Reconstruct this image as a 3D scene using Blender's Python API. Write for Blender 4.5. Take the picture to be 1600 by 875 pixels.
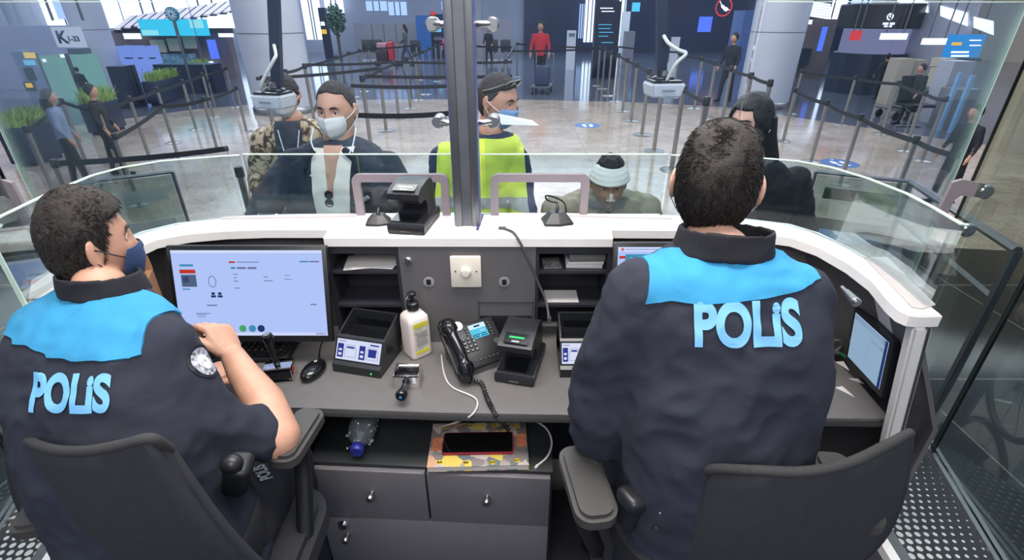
import bpy, bmesh, math, random
from mathutils import Vector as V, Matrix as Mx, noise, Euler
from mathutils.bvhtree import BVHTree
random.seed(7)
R = math.radians
for o in list(bpy.data.objects): bpy.data.objects.remove(o)
SC = bpy.context.scene
COL = SC.collection
# ---------------------------------------------------------------- camera
H = 1.95; FPX = 780.0; H0 = 25.0
TH = math.atan((437.5 - H0) / FPX); SN, CN = math.sin(TH), math.cos(TH)
cd = bpy.data.cameras.new('camera'); cam = bpy.data.objects.new('camera', cd); COL.objects.link(cam)
cam.location = (0, 0, H); cam.rotation_euler = (R(90) - TH, 0, 0)
cd.sensor_width = 36; cd.lens = 36 * FPX / 1600; cd.clip_start = .05; cd.clip_end = 200
SC.camera = cam
# ---------------------------------------------------------------- world, exposure
w = bpy.data.worlds.new('World'); SC.world = w; w.use_nodes = True
w.node_tree.nodes['Background'].inputs[0].default_value = (.62, .74, 1, 1)
w.node_tree.nodes['Background'].inputs[1].default_value = .7
SC.view_settings.view_transform = 'Standard'; SC.view_settings.look = 'None'
SC.view_settings.gamma = 1; SC.view_settings.use_curve_mapping = False
SC.view_settings.exposure = 0.0
SC.cycles.max_bounces = 10; SC.cycles.transparent_max_bounces = 24
SC.cycles.use_denoising = True
SC.cycles.sample_clamp_indirect = 4
def area(name, loc, size, energy, col=(1, 1, 1), rot=(0, 0, 0), sy=None):
    l = bpy.data.lights.new(name, 'AREA'); l.energy = energy; l.color = col; l.size = size
    if sy: l.shape = 'RECTANGLE'; l.size_y = sy
    o = bpy.data.objects.new(name, l); o.location = loc; o.rotation_euler = rot; COL.objects.link(o); return o
def spot(name, loc, energy, col=(1, .93, .8), ang=100, rad=.04, tgt=None):
    l = bpy.data.lights.new(name, 'SPOT'); l.energy = energy; l.color = col; l.spot_size = R(ang); l.spot_blend = .6; l.shadow_soft_size = rad
    o = bpy.data.objects.new(name, l); o.location = loc; COL.objects.link(o)
    if tgt: o.rotation_euler = (V(tgt) - V(loc)).to_track_quat('-Z', 'Y').to_euler()
    return o
area('booth_ceiling_light', (-.1, 1.05, 3.1), 1.5, 38, (1, .95, .89), sy=.7)
area('booth_back_light', (-.1, -.9, 3.0), 1.8, 46, (1, .95, .9), rot=(R(38), 0, 0), sy=1)
area('hall_light_near', (0, 5.2, 4.6), 7, 330, (1, .95, .88), sy=3)
area('hall_light_mid', (0, 10.5, 5.2), 12, 560, (1, .96, .9), sy=4)
area('hall_light_far', (0, 24, 5.5), 26, 1500, (.8, .88, 1), sy=8)
area('left_concourse_light', (-12, 14, 5.5), 7, 420, (.86, .9, 1))  # unseen fill lamp added to brighten the left concourse
area('right_concourse_light', (12, 13, 5.5), 7, 380, (.95, .95, 1))  # matching added fill, lifts the right concourse
area('counter_front_light', (0, 1.0, 3.3), 2.4, 32, (1, .94, .86), rot=(R(42), 0, 0), sy=.6)  # extra lamp added to warm and brighten the people at the counter
for i, (x, y) in enumerate([(2.35, 2.3), (2.9, 3.4), (-2.3, 2.2), (-2.9, 3.3), (3.9, 4.2), (2.2, 1.2), (-2.4, 1.0), (4.6, 2.6)]):
    spot('ceiling_downlight', (x, y, 3.2), 14, ang=120, rad=.035)
# ---------------------------------------------------------------- pixel helpers
def ray(x, y):
    u = (437.5 - y) / FPX
    return V(((x - 800) / FPX, CN + u * SN, -SN + u * CN))
def PZ(x, y, Z):
    r = ray(x, y); t = (Z - H) / r.z; return V((r.x * t, r.y * t, Z))
def PY(x, y, Y):
    r = ray(x, y); t = Y / r.y; return V((r.x * t, Y, H + r.z * t))
# ---------------------------------------------------------------- materials
MC = {}
def c(r, g, b):
    f = lambda v: (v / 255 / 12.92) if v / 255 <= .04045 else ((v / 255 + .055) / 1.055) ** 2.4
    return (f(r), f(g), f(b), 1)
def mat(name, col=(128, 128, 128), rough=.5, metal=0, var=.06, vs=12, bump=0, bs=60, fold=0, fs=7, emit=0, spec=.5, coat=0):
    if name in MC: return MC[name]
    m = bpy.data.materials.new(name); m.use_nodes = True; nt = m.node_tree; p = nt.nodes['Principled BSDF']
    cc = c(*col)
    p.inputs['Roughness'].default_value = rough; p.inputs['Metallic'].default_value = metal
    p.inputs['Specular IOR Level'].default_value = spec; p.inputs['Coat Weight'].default_value = coat
    tc = nt.nodes.new('ShaderNodeTexCoord')
    if var:
        n = nt.nodes.new('ShaderNodeTexNoise'); n.inputs['Scale'].default_value = vs; n.inputs['Detail'].default_value = 4
        nt.links.new(tc.outputs['Object'], n.inputs['Vector'])
        r = nt.nodes.new('ShaderNodeValToRGB')
        r.color_ramp.elements[0].color = tuple(v * (1 - var * 2) for v in cc[:3]) + (1,); r.color_ramp.elements[1].color = tuple(min(1, v * (1 + var * 2)) for v in cc[:3]) + (1,)
        r.color_ramp.elements[0].position = .3; r.color_ramp.elements[1].position = .7
        nt.links.new(n.outputs['Fac'], r.inputs[0]); nt.links.new(r.outputs[0], p.inputs['Base Color'])
        if emit: nt.links.new(r.outputs[0], p.inputs['Emission Color'])
    else:
        p.inputs['Base Color'].default_value = cc; p.inputs['Emission Color'].default_value = cc
    if emit: p.inputs['Emission Strength'].default_value = emit
    last = None
    for (d, s) in ((bump, bs), (fold, fs)):
        if d:
            n = nt.nodes.new('ShaderNodeTexNoise'); n.inputs['Scale'].default_value = s; n.inputs['Detail'].default_value = 3
            if s == fs and d == fold: n.inputs['Distortion'].default_value = 1.2
            nt.links.new(tc.outputs['Object'], n.inputs['Vector'])
            b = nt.nodes.new('ShaderNodeBump'); b.inputs['Distance'].default_value = d; b.inputs['Strength'].default_value = .8
            nt.links.new(n.outputs['Fac'], b.inputs['Height'])
            if last: nt.links.new(last.outputs[0], b.inputs['Normal'])
            last = b
    if last: nt.links.new(last.outputs[0], p.inputs['Normal'])
    MC[name] = m; return m
def glow(name, col, s=1.0):
    if name in MC: return MC[name]
    m = bpy.data.materials.new(name); m.use_nodes = True; nt = m.node_tree; nt.nodes.clear()
    e = nt.nodes.new('ShaderNodeEmission'); e.inputs[0].default_value = c(*col); e.inputs[1].default_value = s
    o = nt.nodes.new('ShaderNodeOutputMaterial'); nt.links.new(e.outputs[0], o.inputs[0]); MC[name] = m; return m
def glass(name, tint=(225, 236, 238), refl=1.0, haze=0.0):
    if name in MC: return MC[name]
    m = bpy.data.materials.new(name); m.use_nodes = True; nt = m.node_tree; nt.nodes.clear(); N = nt.nodes.new
    t = N('ShaderNodeBsdfTransparent'); t.inputs[0].default_value = c(*tint)
    g = N('ShaderNodeBsdfGlossy'); g.inputs['Roughness'].default_value = .01; g.inputs[0].default_value = (1, 1, 1, 1)
    f = N('ShaderNodeFresnel'); f.inputs[0].default_value = 1.5
    mu = N('ShaderNodeMath'); mu.operation = 'MULTIPLY'; mu.inputs[1].default_value = refl; mu.use_clamp = True
    mx = N('ShaderNodeMixShader'); o = N('ShaderNodeOutputMaterial')
    nt.links.new(f.outputs[0], mu.inputs[0]); nt.links.new(mu.outputs[0], mx.inputs[0]); nt.links.new(t.outputs[0], mx.inputs[1]); nt.links.new(g.outputs[0], mx.inputs[2])
    out = mx
    if haze:
        d = N('ShaderNodeBsdfDiffuse'); d.inputs[0].default_value = c(215, 222, 226)
        m2 = N('ShaderNodeMixShader'); m2.inputs[0].default_value = haze
        nt.links.new(mx.outputs[0], m2.inputs[1]); nt.links.new(d.outputs[0], m2.inputs[2]); out = m2
    nt.links.new(out.outputs[0], o.inputs[0]); m.use_transparent_shadow = True; MC[name] = m; return m
def tex_mat(name, build):
    """material whose node graph is made by build(nt, principled, texcoord)"""
    if name in MC: return MC[name]
    m = bpy.data.materials.new(name); m.use_nodes = True; nt = m.node_tree
    tc = nt.nodes.new('ShaderNodeTexCoord'); build(nt, nt.nodes['Principled BSDF'], tc); MC[name] = m; return m
# ---------------------------------------------------------------- mesh helpers
def B(): return bmesh.new()
def rotm(rot):
    if rot is None: return Mx.Identity(3)
    if isinstance(rot, Mx): return rot.to_3x3()
    return Euler([R(a) for a in rot]).to_matrix()
def box(b, ctr, s, rot=None, bev=0, seg=2):
    m = Mx.Translation(ctr) @ rotm(rot).to_4x4() @ Mx.Diagonal((s[0], s[1], s[2], 1))
    g = bmesh.ops.create_cube(b, size=1, matrix=m)
    if bev:
        es = list({e for v in g['verts'] for e in v.link_edges})
        bmesh.ops.bevel(b, geom=es, offset=min(bev, min(s) * .48), segments=seg, affect='EDGES', profile=.5)
    return b
def basis(d):
    d = d.normalized(); a = V((0, 0, 1)) if abs(d.z) < .9 else V((1, 0, 0))
    x = a.cross(d).normalized(); return x, d.cross(x)
def loft(b, rings, cap=True, close=True):
    rs = [[b.verts.new(p) for p in r] for r in rings]
    n = len(rings[0]); k = n if close else n - 1
    for i in range(len(rs) - 1):
        for j in range(k):
            try: b.faces.new((rs[i][j], rs[i][(j + 1) % n], rs[i + 1][(j + 1) % n], rs[i + 1][j]))
            except ValueError: pass
    if cap:
        b.faces.new(rs[0][::-1]); b.faces.new(rs[-1])
    return b
def cyl(b, p0, p1, r0, r1=None, n=20, bev=0):
    p0, p1 = V(p0), V(p1); r1 = r0 if r1 is None else r1
    x, y = basis(p1 - p0); d = (p1 - p0).normalized()
    circ = lambda p, r: [p + x * r * math.cos(2 * math.pi * k / n) + y * r * math.sin(2 * math.pi * k / n) for k in range(n)]
    if bev: return loft(b, [circ(p0, r0 - bev), circ(p0 + d * bev, r0), circ(p1 - d * bev, r1), circ(p1, r1 - bev)])
    return loft(b, [circ(p0, r0), circ(p1, r1)])
def lathe(b, prof, o=(0, 0, 0), ax=(0, 0, 1), n=24):
    o = V(o); d = V(ax).normalized(); x, y = basis(d)
    return loft(b, [[o + d * z + x * max(r, 1e-4) * math.cos(2 * math.pi * k / n) + y * max(r, 1e-4) * math.sin(2 * math.pi * k / n) for k in range(n)] for r, z in prof])
def crom(pts, k=6):
    pts = [V(p) for p in pts]; q = [pts[0]] + pts + [pts[-1]]; out = []
    for i in range(1, len(q) - 2):
        for j in range(k):
            t = j / k; a, b_, c_, d = q[i - 1], q[i], q[i + 1], q[i + 2]
            out.append(.5 * ((2 * b_) + (c_ - a) * t + (2 * a - 5 * b_ + 4 * c_ - d) * t * t + (3 * b_ - a - 3 * c_ + d) * t ** 3))
    return out + [pts[-1]]
def tube(b, pts, r, n=8, smooth=0):
    pts = crom(pts, smooth) if smooth else [V(p) for p in pts]
    rr = r if isinstance(r, (list, tuple)) else [r] * len(pts)
    if len(rr) != len(pts): rr = [rr[min(len(rr) - 1, int(i * len(rr) / len(pts)))] for i in range(len(pts))]
    x, y = basis(pts[1] - pts[0]); rings = []
    for i, p in enumerate(pts):
        d = (pts[min(i + 1, len(pts) - 1)] - pts[max(i - 1, 0)]).normalized()
        x = (x - d * x.dot(d)).normalized(); y = d.cross(x)
        rings.append([p + (x * math.cos(2 * math.pi * k / n) + y * math.sin(2 * math.pi * k / n)) * rr[i] for k in range(n)])
    return loft(b, rings)
def ell(b, ctr, rad, rot=None, n=20):
    if not isinstance(rad, (list, tuple)): rad = (rad,) * 3
    m = Mx.Translation(ctr) @ rotm(rot).to_4x4() @ Mx.Diagonal((rad[0], rad[1], rad[2], 1))
    bmesh.ops.create_uvsphere(b, u_segments=n, v_segments=max(8, n * 2 // 3), radius=1, matrix=m); return b
def chain(b, pts, rad, n=16):
    for i in range(len(pts)):
        ell(b, pts[i], rad[i], n=n)
        if i: cyl(b, pts[i - 1], pts[i], rad[i - 1], rad[i], n=n)
    return b
def prism(b, pts, z0, z1, m=None, bev=0):
    vs = [b.verts.new((p[0], p[1], z0)) for p in pts]; f = b.faces.new(vs)
    g = bmesh.ops.extrude_face_region(b, geom=[f]); up = [v for v in g['geom'] if isinstance(v, bmesh.types.BMVert)]
    for v in up: v.co.z = z1
    if bev:
        es = [e for v in up for e in v.link_edges if e.other_vert(v) in up]
        r = bmesh.ops.bevel(b, geom=list(set(es)), offset=bev, segments=2, affect='EDGES')
    if m is not None: bmesh.ops.transform(b, matrix=m, verts=[v for v in b.verts if v.is_valid and (v in vs or v in up)] if not bev else b.verts[:])
    return b
def rrect(w, h, r, n=5):
    out = []
    for (cx, cy, a) in ((w / 2 - r, h / 2 - r, 0), (-w / 2 + r, h / 2 - r, 90), (-w / 2 + r, -h / 2 + r, 180), (w / 2 - r, -h / 2 + r, 270)):
        for k in range(n + 1): out.append((cx + r * math.cos(R(a + 90 * k / n)), cy + r * math.sin(R(a + 90 * k / n))))
    return out
def frame3(o, x, up):
    """matrix with origin o, x axis, y axis near up"""
    x = V(x).normalized(); z = x.cross(V(up)).normalized(); y = z.cross(x)
    m = Mx((x, y, z)).transposed().to_4x4(); m.translation = V(o); return m
def fuse(b, vox=.01, sm=4, fac=.5):
    bmesh.ops.recalc_face_normals(b, faces=b.faces[:])
    me = bpy.data.meshes.new('t'); b.to_mesh(me); b.free()
    o = bpy.data.objects.new('t', me); COL.objects.link(o)
    r = o.modifiers.new('r', 'REMESH'); r.mode = 'VOXEL'; r.voxel_size = vox; r.adaptivity = 0
    if sm: s = o.modifiers.new('s', 'SMOOTH'); s.iterations = sm; s.factor = fac
    dg = bpy.context.evaluated_depsgraph_get(); m2 = bpy.data.meshes.new_from_object(o.evaluated_get(dg))
    nb = B(); nb.from_mesh(m2); bpy.data.objects.remove(o); bpy.data.meshes.remove(me); bpy.data.meshes.remove(m2)
    return nb
def disp(b, amp, scale, seed=0, keep=None):
    b.normal_update()
    mv = []
    for v in b.verts:
        k = 1 if keep is None else keep(v.co)
        mv.append((v, v.normal * amp * k * (1 - 2 * abs(noise.noise(v.co * scale + V((seed, seed, 0)))) * 1.6)))
    for v, d in mv: v.co += d
    return b
def patch(b, planes, off, pred=None):
    """copy of the surface kept on the positive side of each (point, normal), pushed out by off, given a rim"""
    n = b.copy(); n.normal_update()
    for (p, nn) in planes:
        bmesh.ops.bisect_plane(n, geom=n.verts[:] + n.edges[:] + n.faces[:], plane_co=V(p), plane_no=-V(nn), clear_outer=True)
    if pred:
        bmesh.ops.delete(n, geom=[f for f in n.faces if not pred(f.calc_center_median())], context='FACES')
    n.normal_update()
    mv = [(v, v.normal.copy()) for v in n.verts]
    for v, d in mv: v.co += d * off
    g = bmesh.ops.extrude_face_region(n, geom=n.faces[:])
    st = {v for v in g['geom'] if isinstance(v, bmesh.types.BMVert)}
    nm = {v: v.normal.copy() for v in st}
    for v in st: v.co -= nm[v] * off * 1.6
    bmesh.ops.recalc_face_normals(n, faces=n.faces[:])
    return n
# ---------------------------------------------------------------- objects
MW = {}
def thing(name, label, cat, loc=(0, 0, 0), rz=0, group=None):
    o = bpy.data.objects.new(name, None); COL.objects.link(o); o.location = loc; o.rotation_euler = (0, 0, R(rz)); o.empty_display_size = .05
    o['label'] = label; o['category'] = cat
    if group: o['group'] = group
    MW[o.name] = Mx.Translation(loc) @ Mx.Rotation(R(rz), 4, 'Z'); return o
def obj(name, b, m, parent=None, local=False, ang=40, label=None, base=None):
    if isinstance(b, bpy.types.Mesh): me = b
    else:
        bmesh.ops.recalc_face_normals(b, faces=b.faces[:])
        me = bpy.data.meshes.new(name); b.to_mesh(me); b.free()
    for mm in (m if isinstance(m, (list, tuple)) else [m]): me.materials.append(mm)
    if parent is not None and not local: me.transform(MW[parent.name].inverted())
    o = bpy.data.objects.new(name, me); COL.objects.link(o)
    if parent is not None: o.parent = parent; MW[o.name] = MW[parent.name]
    else:
        if base is None and len(me.vertices):
            xs = [v.co for v in me.vertices]; base = V(((min(p.x for p in xs) + max(p.x for p in xs)) / 2, (min(p.y for p in xs) + max(p.y for p in xs)) / 2, min(p.z for p in xs)))
        me.transform(Mx.Translation(-V(base))); o.location = base; MW[o.name] = Mx.Translation(base)
    if ang:
        me.polygons.foreach_set('use_smooth', [True] * len(me.polygons)); me.set_sharp_from_angle(angle=R(ang))
    if label: o['label'] = label
    return o
def tag(o, label, cat, group=None):
    o['label'] = label; o['category'] = cat
    if group: o['group'] = group
    return o
def struct(name, b, m, parent=None, **k):
    o = obj(name, b, m, parent, **k)
    if parent is None: o['kind'] = 'structure'
    return o
def dup(root, loc=None, rz=None, label=None):
    r = root.copy(); COL.objects.link(r)
    if loc is not None: r.location = loc
    if rz is not None: r.rotation_euler = (0, 0, R(rz))
    if label: r['label'] = label
    def rec(a, b_):
        for ch in list(a.children):
            k = ch.copy(); COL.objects.link(k); k.parent = b_; rec(ch, k)
    rec(root, r); return r
def text_mesh(s, size, bold=0, sx=1, grid=0):
    cu = bpy.data.curves.new('t', 'FONT'); cu.body = s; cu.size = size; cu.offset = bold; cu.align_x = 'CENTER'; cu.align_y = 'CENTER'
    o = bpy.data.objects.new('t', cu); COL.objects.link(o); dg = bpy.context.evaluated_depsgraph_get()
    me = bpy.data.meshes.new_from_object(o.evaluated_get(dg)); b = B(); b.from_mesh(me)
    bpy.data.objects.remove(o); bpy.data.meshes.remove(me)
    for v in b.verts: v.co.x *= sx
    bmesh.ops.remove_doubles(b, verts=b.verts[:], dist=1e-5)
    if grid:
        xs = [v.co.x for v in b.verts]; ys = [v.co.y for v in b.verts]
        for a, lo, hi in ((0, min(xs), max(xs)), (1, min(ys), max(ys))):
            t = lo + grid
            while t < hi:
                pc = V((t, 0, 0)) if a == 0 else V((0, t, 0)); no = V((1, 0, 0)) if a == 0 else V((0, 1, 0))
                bmesh.ops.bisect_plane(b, geom=b.verts[:] + b.edges[:] + b.faces[:], plane_co=pc, plane_no=no); t += grid
    return b
def text(name, s, size, m, mt, parent, bold=0, sx=1, th=.0006):
    b = text_mesh(s, size, bold, sx)
    g = bmesh.ops.extrude_face_region(b, geom=b.faces[:])
    for v in g['geom']:
        if isinstance(v, bmesh.types.BMVert): v.co.z += th
    b.transform(m); return obj(name, b, mt, parent, ang=0)
def project(b, bvh, direction, off=.0015, th=.0012):
    """lay a flat mesh onto a surface along direction"""
    d = V(direction).normalized(); dead = []
    for v in b.verts:
        hit = bvh.ray_cast(v.co - d * .5, d)
        if hit[0] is None: dead.append(v)
        else: v.co = hit[0] - d * off
    if dead: bmesh.ops.delete(b, geom=dead, context='VERTS')
    g = bmesh.ops.extrude_face_region(b, geom=b.faces[:])
    for v in g['geom']:
        if isinstance(v, bmesh.types.BMVert): v.co -= d * th
    return b
def quads(name, m, items, parent, z=.0004, th=.0003):
    """one thin printed layer: items (x0,y0,x1,y1,material) on plane m"""
    b = B(); mats = []
    for it in items:
        x0, y0, x1, y1, mt = it[:5]; n0 = len(b.faces)
        if mt not in mats: mats.append(mt)
        k = it[5] if len(it) > 5 else 0
        box(b, ((x0 + x1) / 2, (y0 + y1) / 2, z + th / 2 + k * th), (abs(x1 - x0), abs(y1 - y0), th))
        b.faces.ensure_lookup_table()
        for f in b.faces[n0:]: f.material_index = mats.index(mt)
    b.transform(m); return obj(name, b, mats, parent, ang=0)
# ================================================================= shared materials
Mwhite = mat('solid_surface_white', (236, 232, 228), .28, var=.02, coat=.2)
Mpanel = mat('panel_grey', (96, 94, 95), .45, var=.03)
Mdesk = mat('desk_grey', (106, 103, 102), .42, var=.03, vs=30)
Mdarkin = mat('shelf_dark', (44, 45, 52), .5, var=.04)
Mblack = mat('black_plastic', (30, 31, 34), .38, var=.05, vs=40)
Mblack2 = mat('black_gloss', (20, 21, 24), .15, var=.03)
Mmattblk = mat('black_matt', (34, 34, 36), .75, var=.05)
Msteel = mat('brushed_steel', (176, 174, 172), .3, 1, var=.04)
Mchrome = mat('chrome', (225, 222, 218), .08, 1, var=.01)
Malu = mat('grey_aluminium', (120, 122, 126), .38, .8, var=.03)
Mpole = mat('stanchion_steel', (170, 166, 160), .28, .9, var=.03)
Mnavypole = mat('navy_pole', (38, 46, 66), .4, .3, var=.03)
Mtaupe = mat('taupe_plastic', (140, 128, 134), .45, var=.02)
Mplat = mat('platform_carpet', (40, 40, 44), .9, var=.1, vs=90)
# ================================================================= floor
def bl(nt, p, tc):
    br = nt.nodes.new('ShaderNodeTexBrick'); br.inputs['Scale'].default_value = 1; br.inputs['Brick Width'].default_value = 1.2; br.inputs['Row Height'].default_value = 1.2
    br.offset = 0; br.inputs['Mortar Size'].default_value = .006; br.inputs['Color1'].default_value = c(34, 36, 37); br.inputs['Color2'].default_value = c(40, 42, 43); br.inputs['Mortar'].default_value = c(120, 120, 112)
    nt.links.new(tc.outputs['Object'], br.inputs[0]); nt.links.new(br.outputs[0], p.inputs['Base Color']); p.inputs['Roughness'].default_value = .1; p.inputs['Specular IOR Level'].default_value = .7
Mfloor = tex_mat('dark_granite_tiles', bl)
def ml(nt, p, tc):
    n = nt.nodes.new('ShaderNodeTexNoise'); n.inputs['Scale'].default_value = 1.3; n.inputs['Detail'].default_value = 8; n.inputs['Roughness'].default_value = .75
    v = nt.nodes.new('ShaderNodeTexVoronoi'); v.inputs['Scale'].default_value = 60
    nt.links.new(tc.outputs['Object'], n.inputs['Vector']); nt.links.new(tc.outputs['Object'], v.inputs['Vector'])
    r = nt.nodes.new('ShaderNodeValToRGB'); e = r.color_ramp.elements; e[0].color = c(160, 142, 128); e[1].color = c(212, 198, 182); e[0].position = .3; e[1].position = .68
    nt.links.new(n.outputs['Fac'], r.inputs[0])
    r2 = nt.nodes.new('ShaderNodeValToRGB'); e = r2.color_ramp.elements; e[0].color = (.72, .68, .66, 1); e[1].color = (1.08, 1.06, 1.04, 1)
    sp = nt.nodes.new('ShaderNodeSeparateColor'); nt.links.new(v.outputs['Color'], sp.inputs[0]); nt.links.new(sp.outputs[0], r2.inputs[0])
    mx = nt.nodes.new('ShaderNodeMix'); mx.data_type = 'RGBA'; mx.blend_type = 'MULTIPLY'; mx.inputs[0].default_value = .8
    nt.links.new(r.outputs[0], mx.inputs[6]); nt.links.new(r2.outputs[0], mx.inputs[7])
    br = nt.nodes.new('ShaderNodeTexBrick'); br.offset = 0; br.inputs['Scale'].default_value = 1; br.inputs['Brick Width'].default_value = 1.2; br.inputs['Row Height'].default_value = 1.2; br.inputs['Mortar Size'].default_value = .004
    br.inputs['Color1'].default_value = (1, 1, 1, 1); br.inputs['Color2'].default_value = (.94, .94, .94, 1); br.inputs['Mortar'].default_value = (.6, .58, .55, 1)
    nt.links.new(tc.outputs['Object'], br.inputs[0])
    m3 = nt.nodes.new('ShaderNodeMix'); m3.data_type = 'RGBA'; m3.blend_type = 'MULTIPLY'; m3.inputs[0].default_value = 1
    nt.links.new(mx.outputs[2], m3.inputs[6]); nt.links.new(br.outputs[0], m3.inputs[7])
    nt.links.new(m3.outputs[2], p.inputs['Base Color']); p.inputs['Roughness'].default_value = .12
Mmarble = tex_mat('beige_terrazzo', ml)
b = B(); box(b, (0, 20, -.05), (70, 60, .1)); struct('floor', b, Mfloor, base=(0, 0, -.1))
b = B(); pts = [(-9, 4.36), (3.0, 4.5), (4.8, 4.25), (9, 4.0), (9, 7.4), (6.6, 10.6), (5.2, 12.6), (3, 13.4), (0, 13.9), (-3, 13.9), (-5.5, 13.7), (-7.4, 12.4), (-9, 10)]
prism(b, pts, 0.0, .004); struct('floor', b, Mmarble, base=(0, 0, 0), ang=0)
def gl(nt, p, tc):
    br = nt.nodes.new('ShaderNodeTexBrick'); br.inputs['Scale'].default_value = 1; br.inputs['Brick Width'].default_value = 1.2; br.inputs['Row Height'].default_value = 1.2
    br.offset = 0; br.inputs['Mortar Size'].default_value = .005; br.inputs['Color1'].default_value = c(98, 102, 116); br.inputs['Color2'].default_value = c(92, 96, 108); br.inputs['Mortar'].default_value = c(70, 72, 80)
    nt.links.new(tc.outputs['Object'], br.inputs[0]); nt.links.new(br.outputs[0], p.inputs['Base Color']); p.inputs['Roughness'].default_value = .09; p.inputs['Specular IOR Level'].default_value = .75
b = B(); prism(b, [(-24.8, 9), (-9, 10), (-7.4, 12.4), (-5.5, 13.7), (-3, 13.9), (0, 13.9), (3, 13.4), (5.2, 12.6), (6.6, 10.6), (9, 7.4), (23.8, 7.4), (23.8, 32.9), (-24.8, 32.9)], 0, .003); struct('floor', b, tex_mat('grey_granite_tiles', gl), base=(0, 0, 0), ang=0)  # far dark floor coloured lighter to stand in for its bright reflections
b = B(); prism(b, [(-1.45, -1.2), (1.4, -1.2), (1.4, 1.0), (1.12, 1.35), (-1.2, 1.35), (-1.45, 1.0)], 0.0, .30); struct('floor', b, Mplat, base=(0, 0, 0), ang=0)   # raised booth floor
# floor decals
Mblue = mat('decal_blue', (70, 110, 170), .3, var=.03); Mwh = mat('print_white', (232, 234, 236), .4, var=.01)
for px, py, lab in [(1325, 368, 'round blue floor sticker with white footprints beside the dark floor edge'), (918, 196, 'round blue footprint floor sticker in the open lane before the dark totem'), (790, 176, 'round blue footprint floor sticker beyond the central steel post'), (1312, 255, 'round blue footprint floor sticker behind the right glass gate panel')]:
    p = PZ(px, py, .004); b = B(); cyl(b, p, p + V((0, 0, .002)), .26, n=40)
    t = tag(obj('floor_sticker', b, Mblue), lab, 'sticker'); t['group'] = 'footprint stickers on the floor'; MW[t.name] = Mx.Translation(t.location)
    b = B()
    for s in (-1, 1):
        ell(b, p + V((s * .07, .03, .002)), (.045, .09, .002)); ell(b, p + V((s * .06, -.11, .002)), (.035, .045, .002))
    cyl(b, p + V((0, .2, .0015)), p + V((0, .2, .003)), .02)
    obj('footprints', b, Mwh, t)
# ================================================================= hall shell
Mwallfar = mat('far_wall_slate', (150, 154, 168), .4, var=.05, vs=.5)
Mnavy = mat('far_wall_navy', (38, 48, 74), .25, var=.1, vs=.6)
Mgreyw = mat('wall_lightgrey', (178, 178, 192), .5, var=.03, vs=1)
Mbeigew = mat('wall_beige', (196, 180, 160), .5, var=.03, vs=1)
Mcolumn = mat('column_white', (190, 192, 204), .35, var=.03, vs=1)
Gwin = glow('daylight_window', (225, 235, 255), 2.4)
Gwin2 = glow('daylight_window_soft', (170, 195, 245), 1.5)
YB = 33.0
def pb(b, x0, y0, x1, y1, Y, d=.2, floor=False):
    a = PY(x0, (y0 + y1) / 2, Y); e = PY(x1, (y0 + y1) / 2, Y); zt = PY(800, y0, Y).z; zb = 0 if floor else PY(800, y1, Y).z
    box(b, ((a.x + e.x) / 2, Y + d / 2, (zt + zb) / 2), (abs(e.x - a.x), d, zt - zb)); return b
b = B(); box(b, (-6, YB + .25, 2.0), (22, .5, 4.0)); struct('wall_back', b, Mwallfar)
b = B(); box(b, (13.2, YB - .1, 2.0), (25, .4, 4.0)); struct('wall_back', b, Mnavy)
b = B(); box(b, (-24, YB + .25, 3), (14, .4, 6)); struct('wall_back', b, Mgreyw)
b = B(); box(b, (-25, 18, 2.2), (.3, 32, 4.4)); struct('wall_left', b, Mgreyw)
b = B(); box(b, (24, 18, 2.6), (.3, 32, 5.2)); struct('wall_right', b, Mbeigew)
n = 0
for (x0, y0, x1, y1, Y, g) in [(472, -30, 500, 62, YB - .6, Gwin), (505, -30, 534, 20, YB - .6, Gwin), (572, 2, 604, 17, YB - .1, Gwin2), (607, 3, 635, 24, YB - .1, Gwin2), (180, -60, 262, 22, 27, Gwin), (270, -60, 356, 14, 27, Gwin),
                          (914, -10, 928, 66, YB - .6, Gwin), (966, -6, 976, 74, YB - .6, Gwin), (905, 6, 912, 60, YB - .6, Gwin2), (80, -30, 128, 30, 24, Gwin2), (690, 2, 705, 16, YB - .1, Gwin2), (-80, -70, 176, 44, 30, Gwin), (182, -60, 372, 44, 31, Gwin), (1254, -60, 1330, 30, 30, Gwin), (1340, -60, 1420, 8, 30, Gwin2)]:
    n += 1; b = B(); pb(b, x0, y0, x1, y1, Y, .1); f = struct('window_%d' % n, b, g)
    b = B(); a = PY(x0, y0, Y); e = PY(x1, y1, Y)
    for k in range(1, 3): box(b, (a.x + (e.x - a.x) * k / 3, Y - .03, (a.z + e.z) / 2), (.06, .05, abs(a.z - e.z)))
    struct('window_frame', b, Malu, f)
# ---- columns
def column(px0, px1, ybase, lab, taper=0):
    p0 = PZ(px0, ybase, 0); p1 = PZ(px1, ybase, 0); r = (p1.x - p0.x) / 2; ctr = V(((p0.x + p1.x) / 2, p0.y + r, 0))
    t = thing('column', lab, 'column', ctr, group='hall columns'); t['kind'] = 'structure'
    b = B(); cyl(b, ctr, ctr + V((0, 0, 6)), r, r * 1.04, n=48); obj('shaft', b, Mcolumn, t)
    b = B(); lathe(b, [(r + .03, 0), (r + .03, .12), (r + .005, .15), (r - .02, .15), (r - .02, 0)], ctr, n=48); obj('base_ring', b, Msteel, t)
    b = B(); lathe(b, [(r * 1.001, 1.62), (r * 1.02, 1.625), (r * 1.02, 1.635), (r * 1.001, 1.64)], ctr, n=48); obj('joint_band', b, Malu, t)
column(382, 476, 182, 'wide white round column behind the man in the blazer, left of the walkway')
column(136, 184, 150, 'white round column beside the letter K check-in sign')
column(62, 84, 128, 'slim white column left of the letter K check-in sign')
column(42, 58, 118, 'thinnest white column at the far upper left')
column(1168, 1244, 172, 'wide grey column behind the long-haired woman in black')
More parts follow.
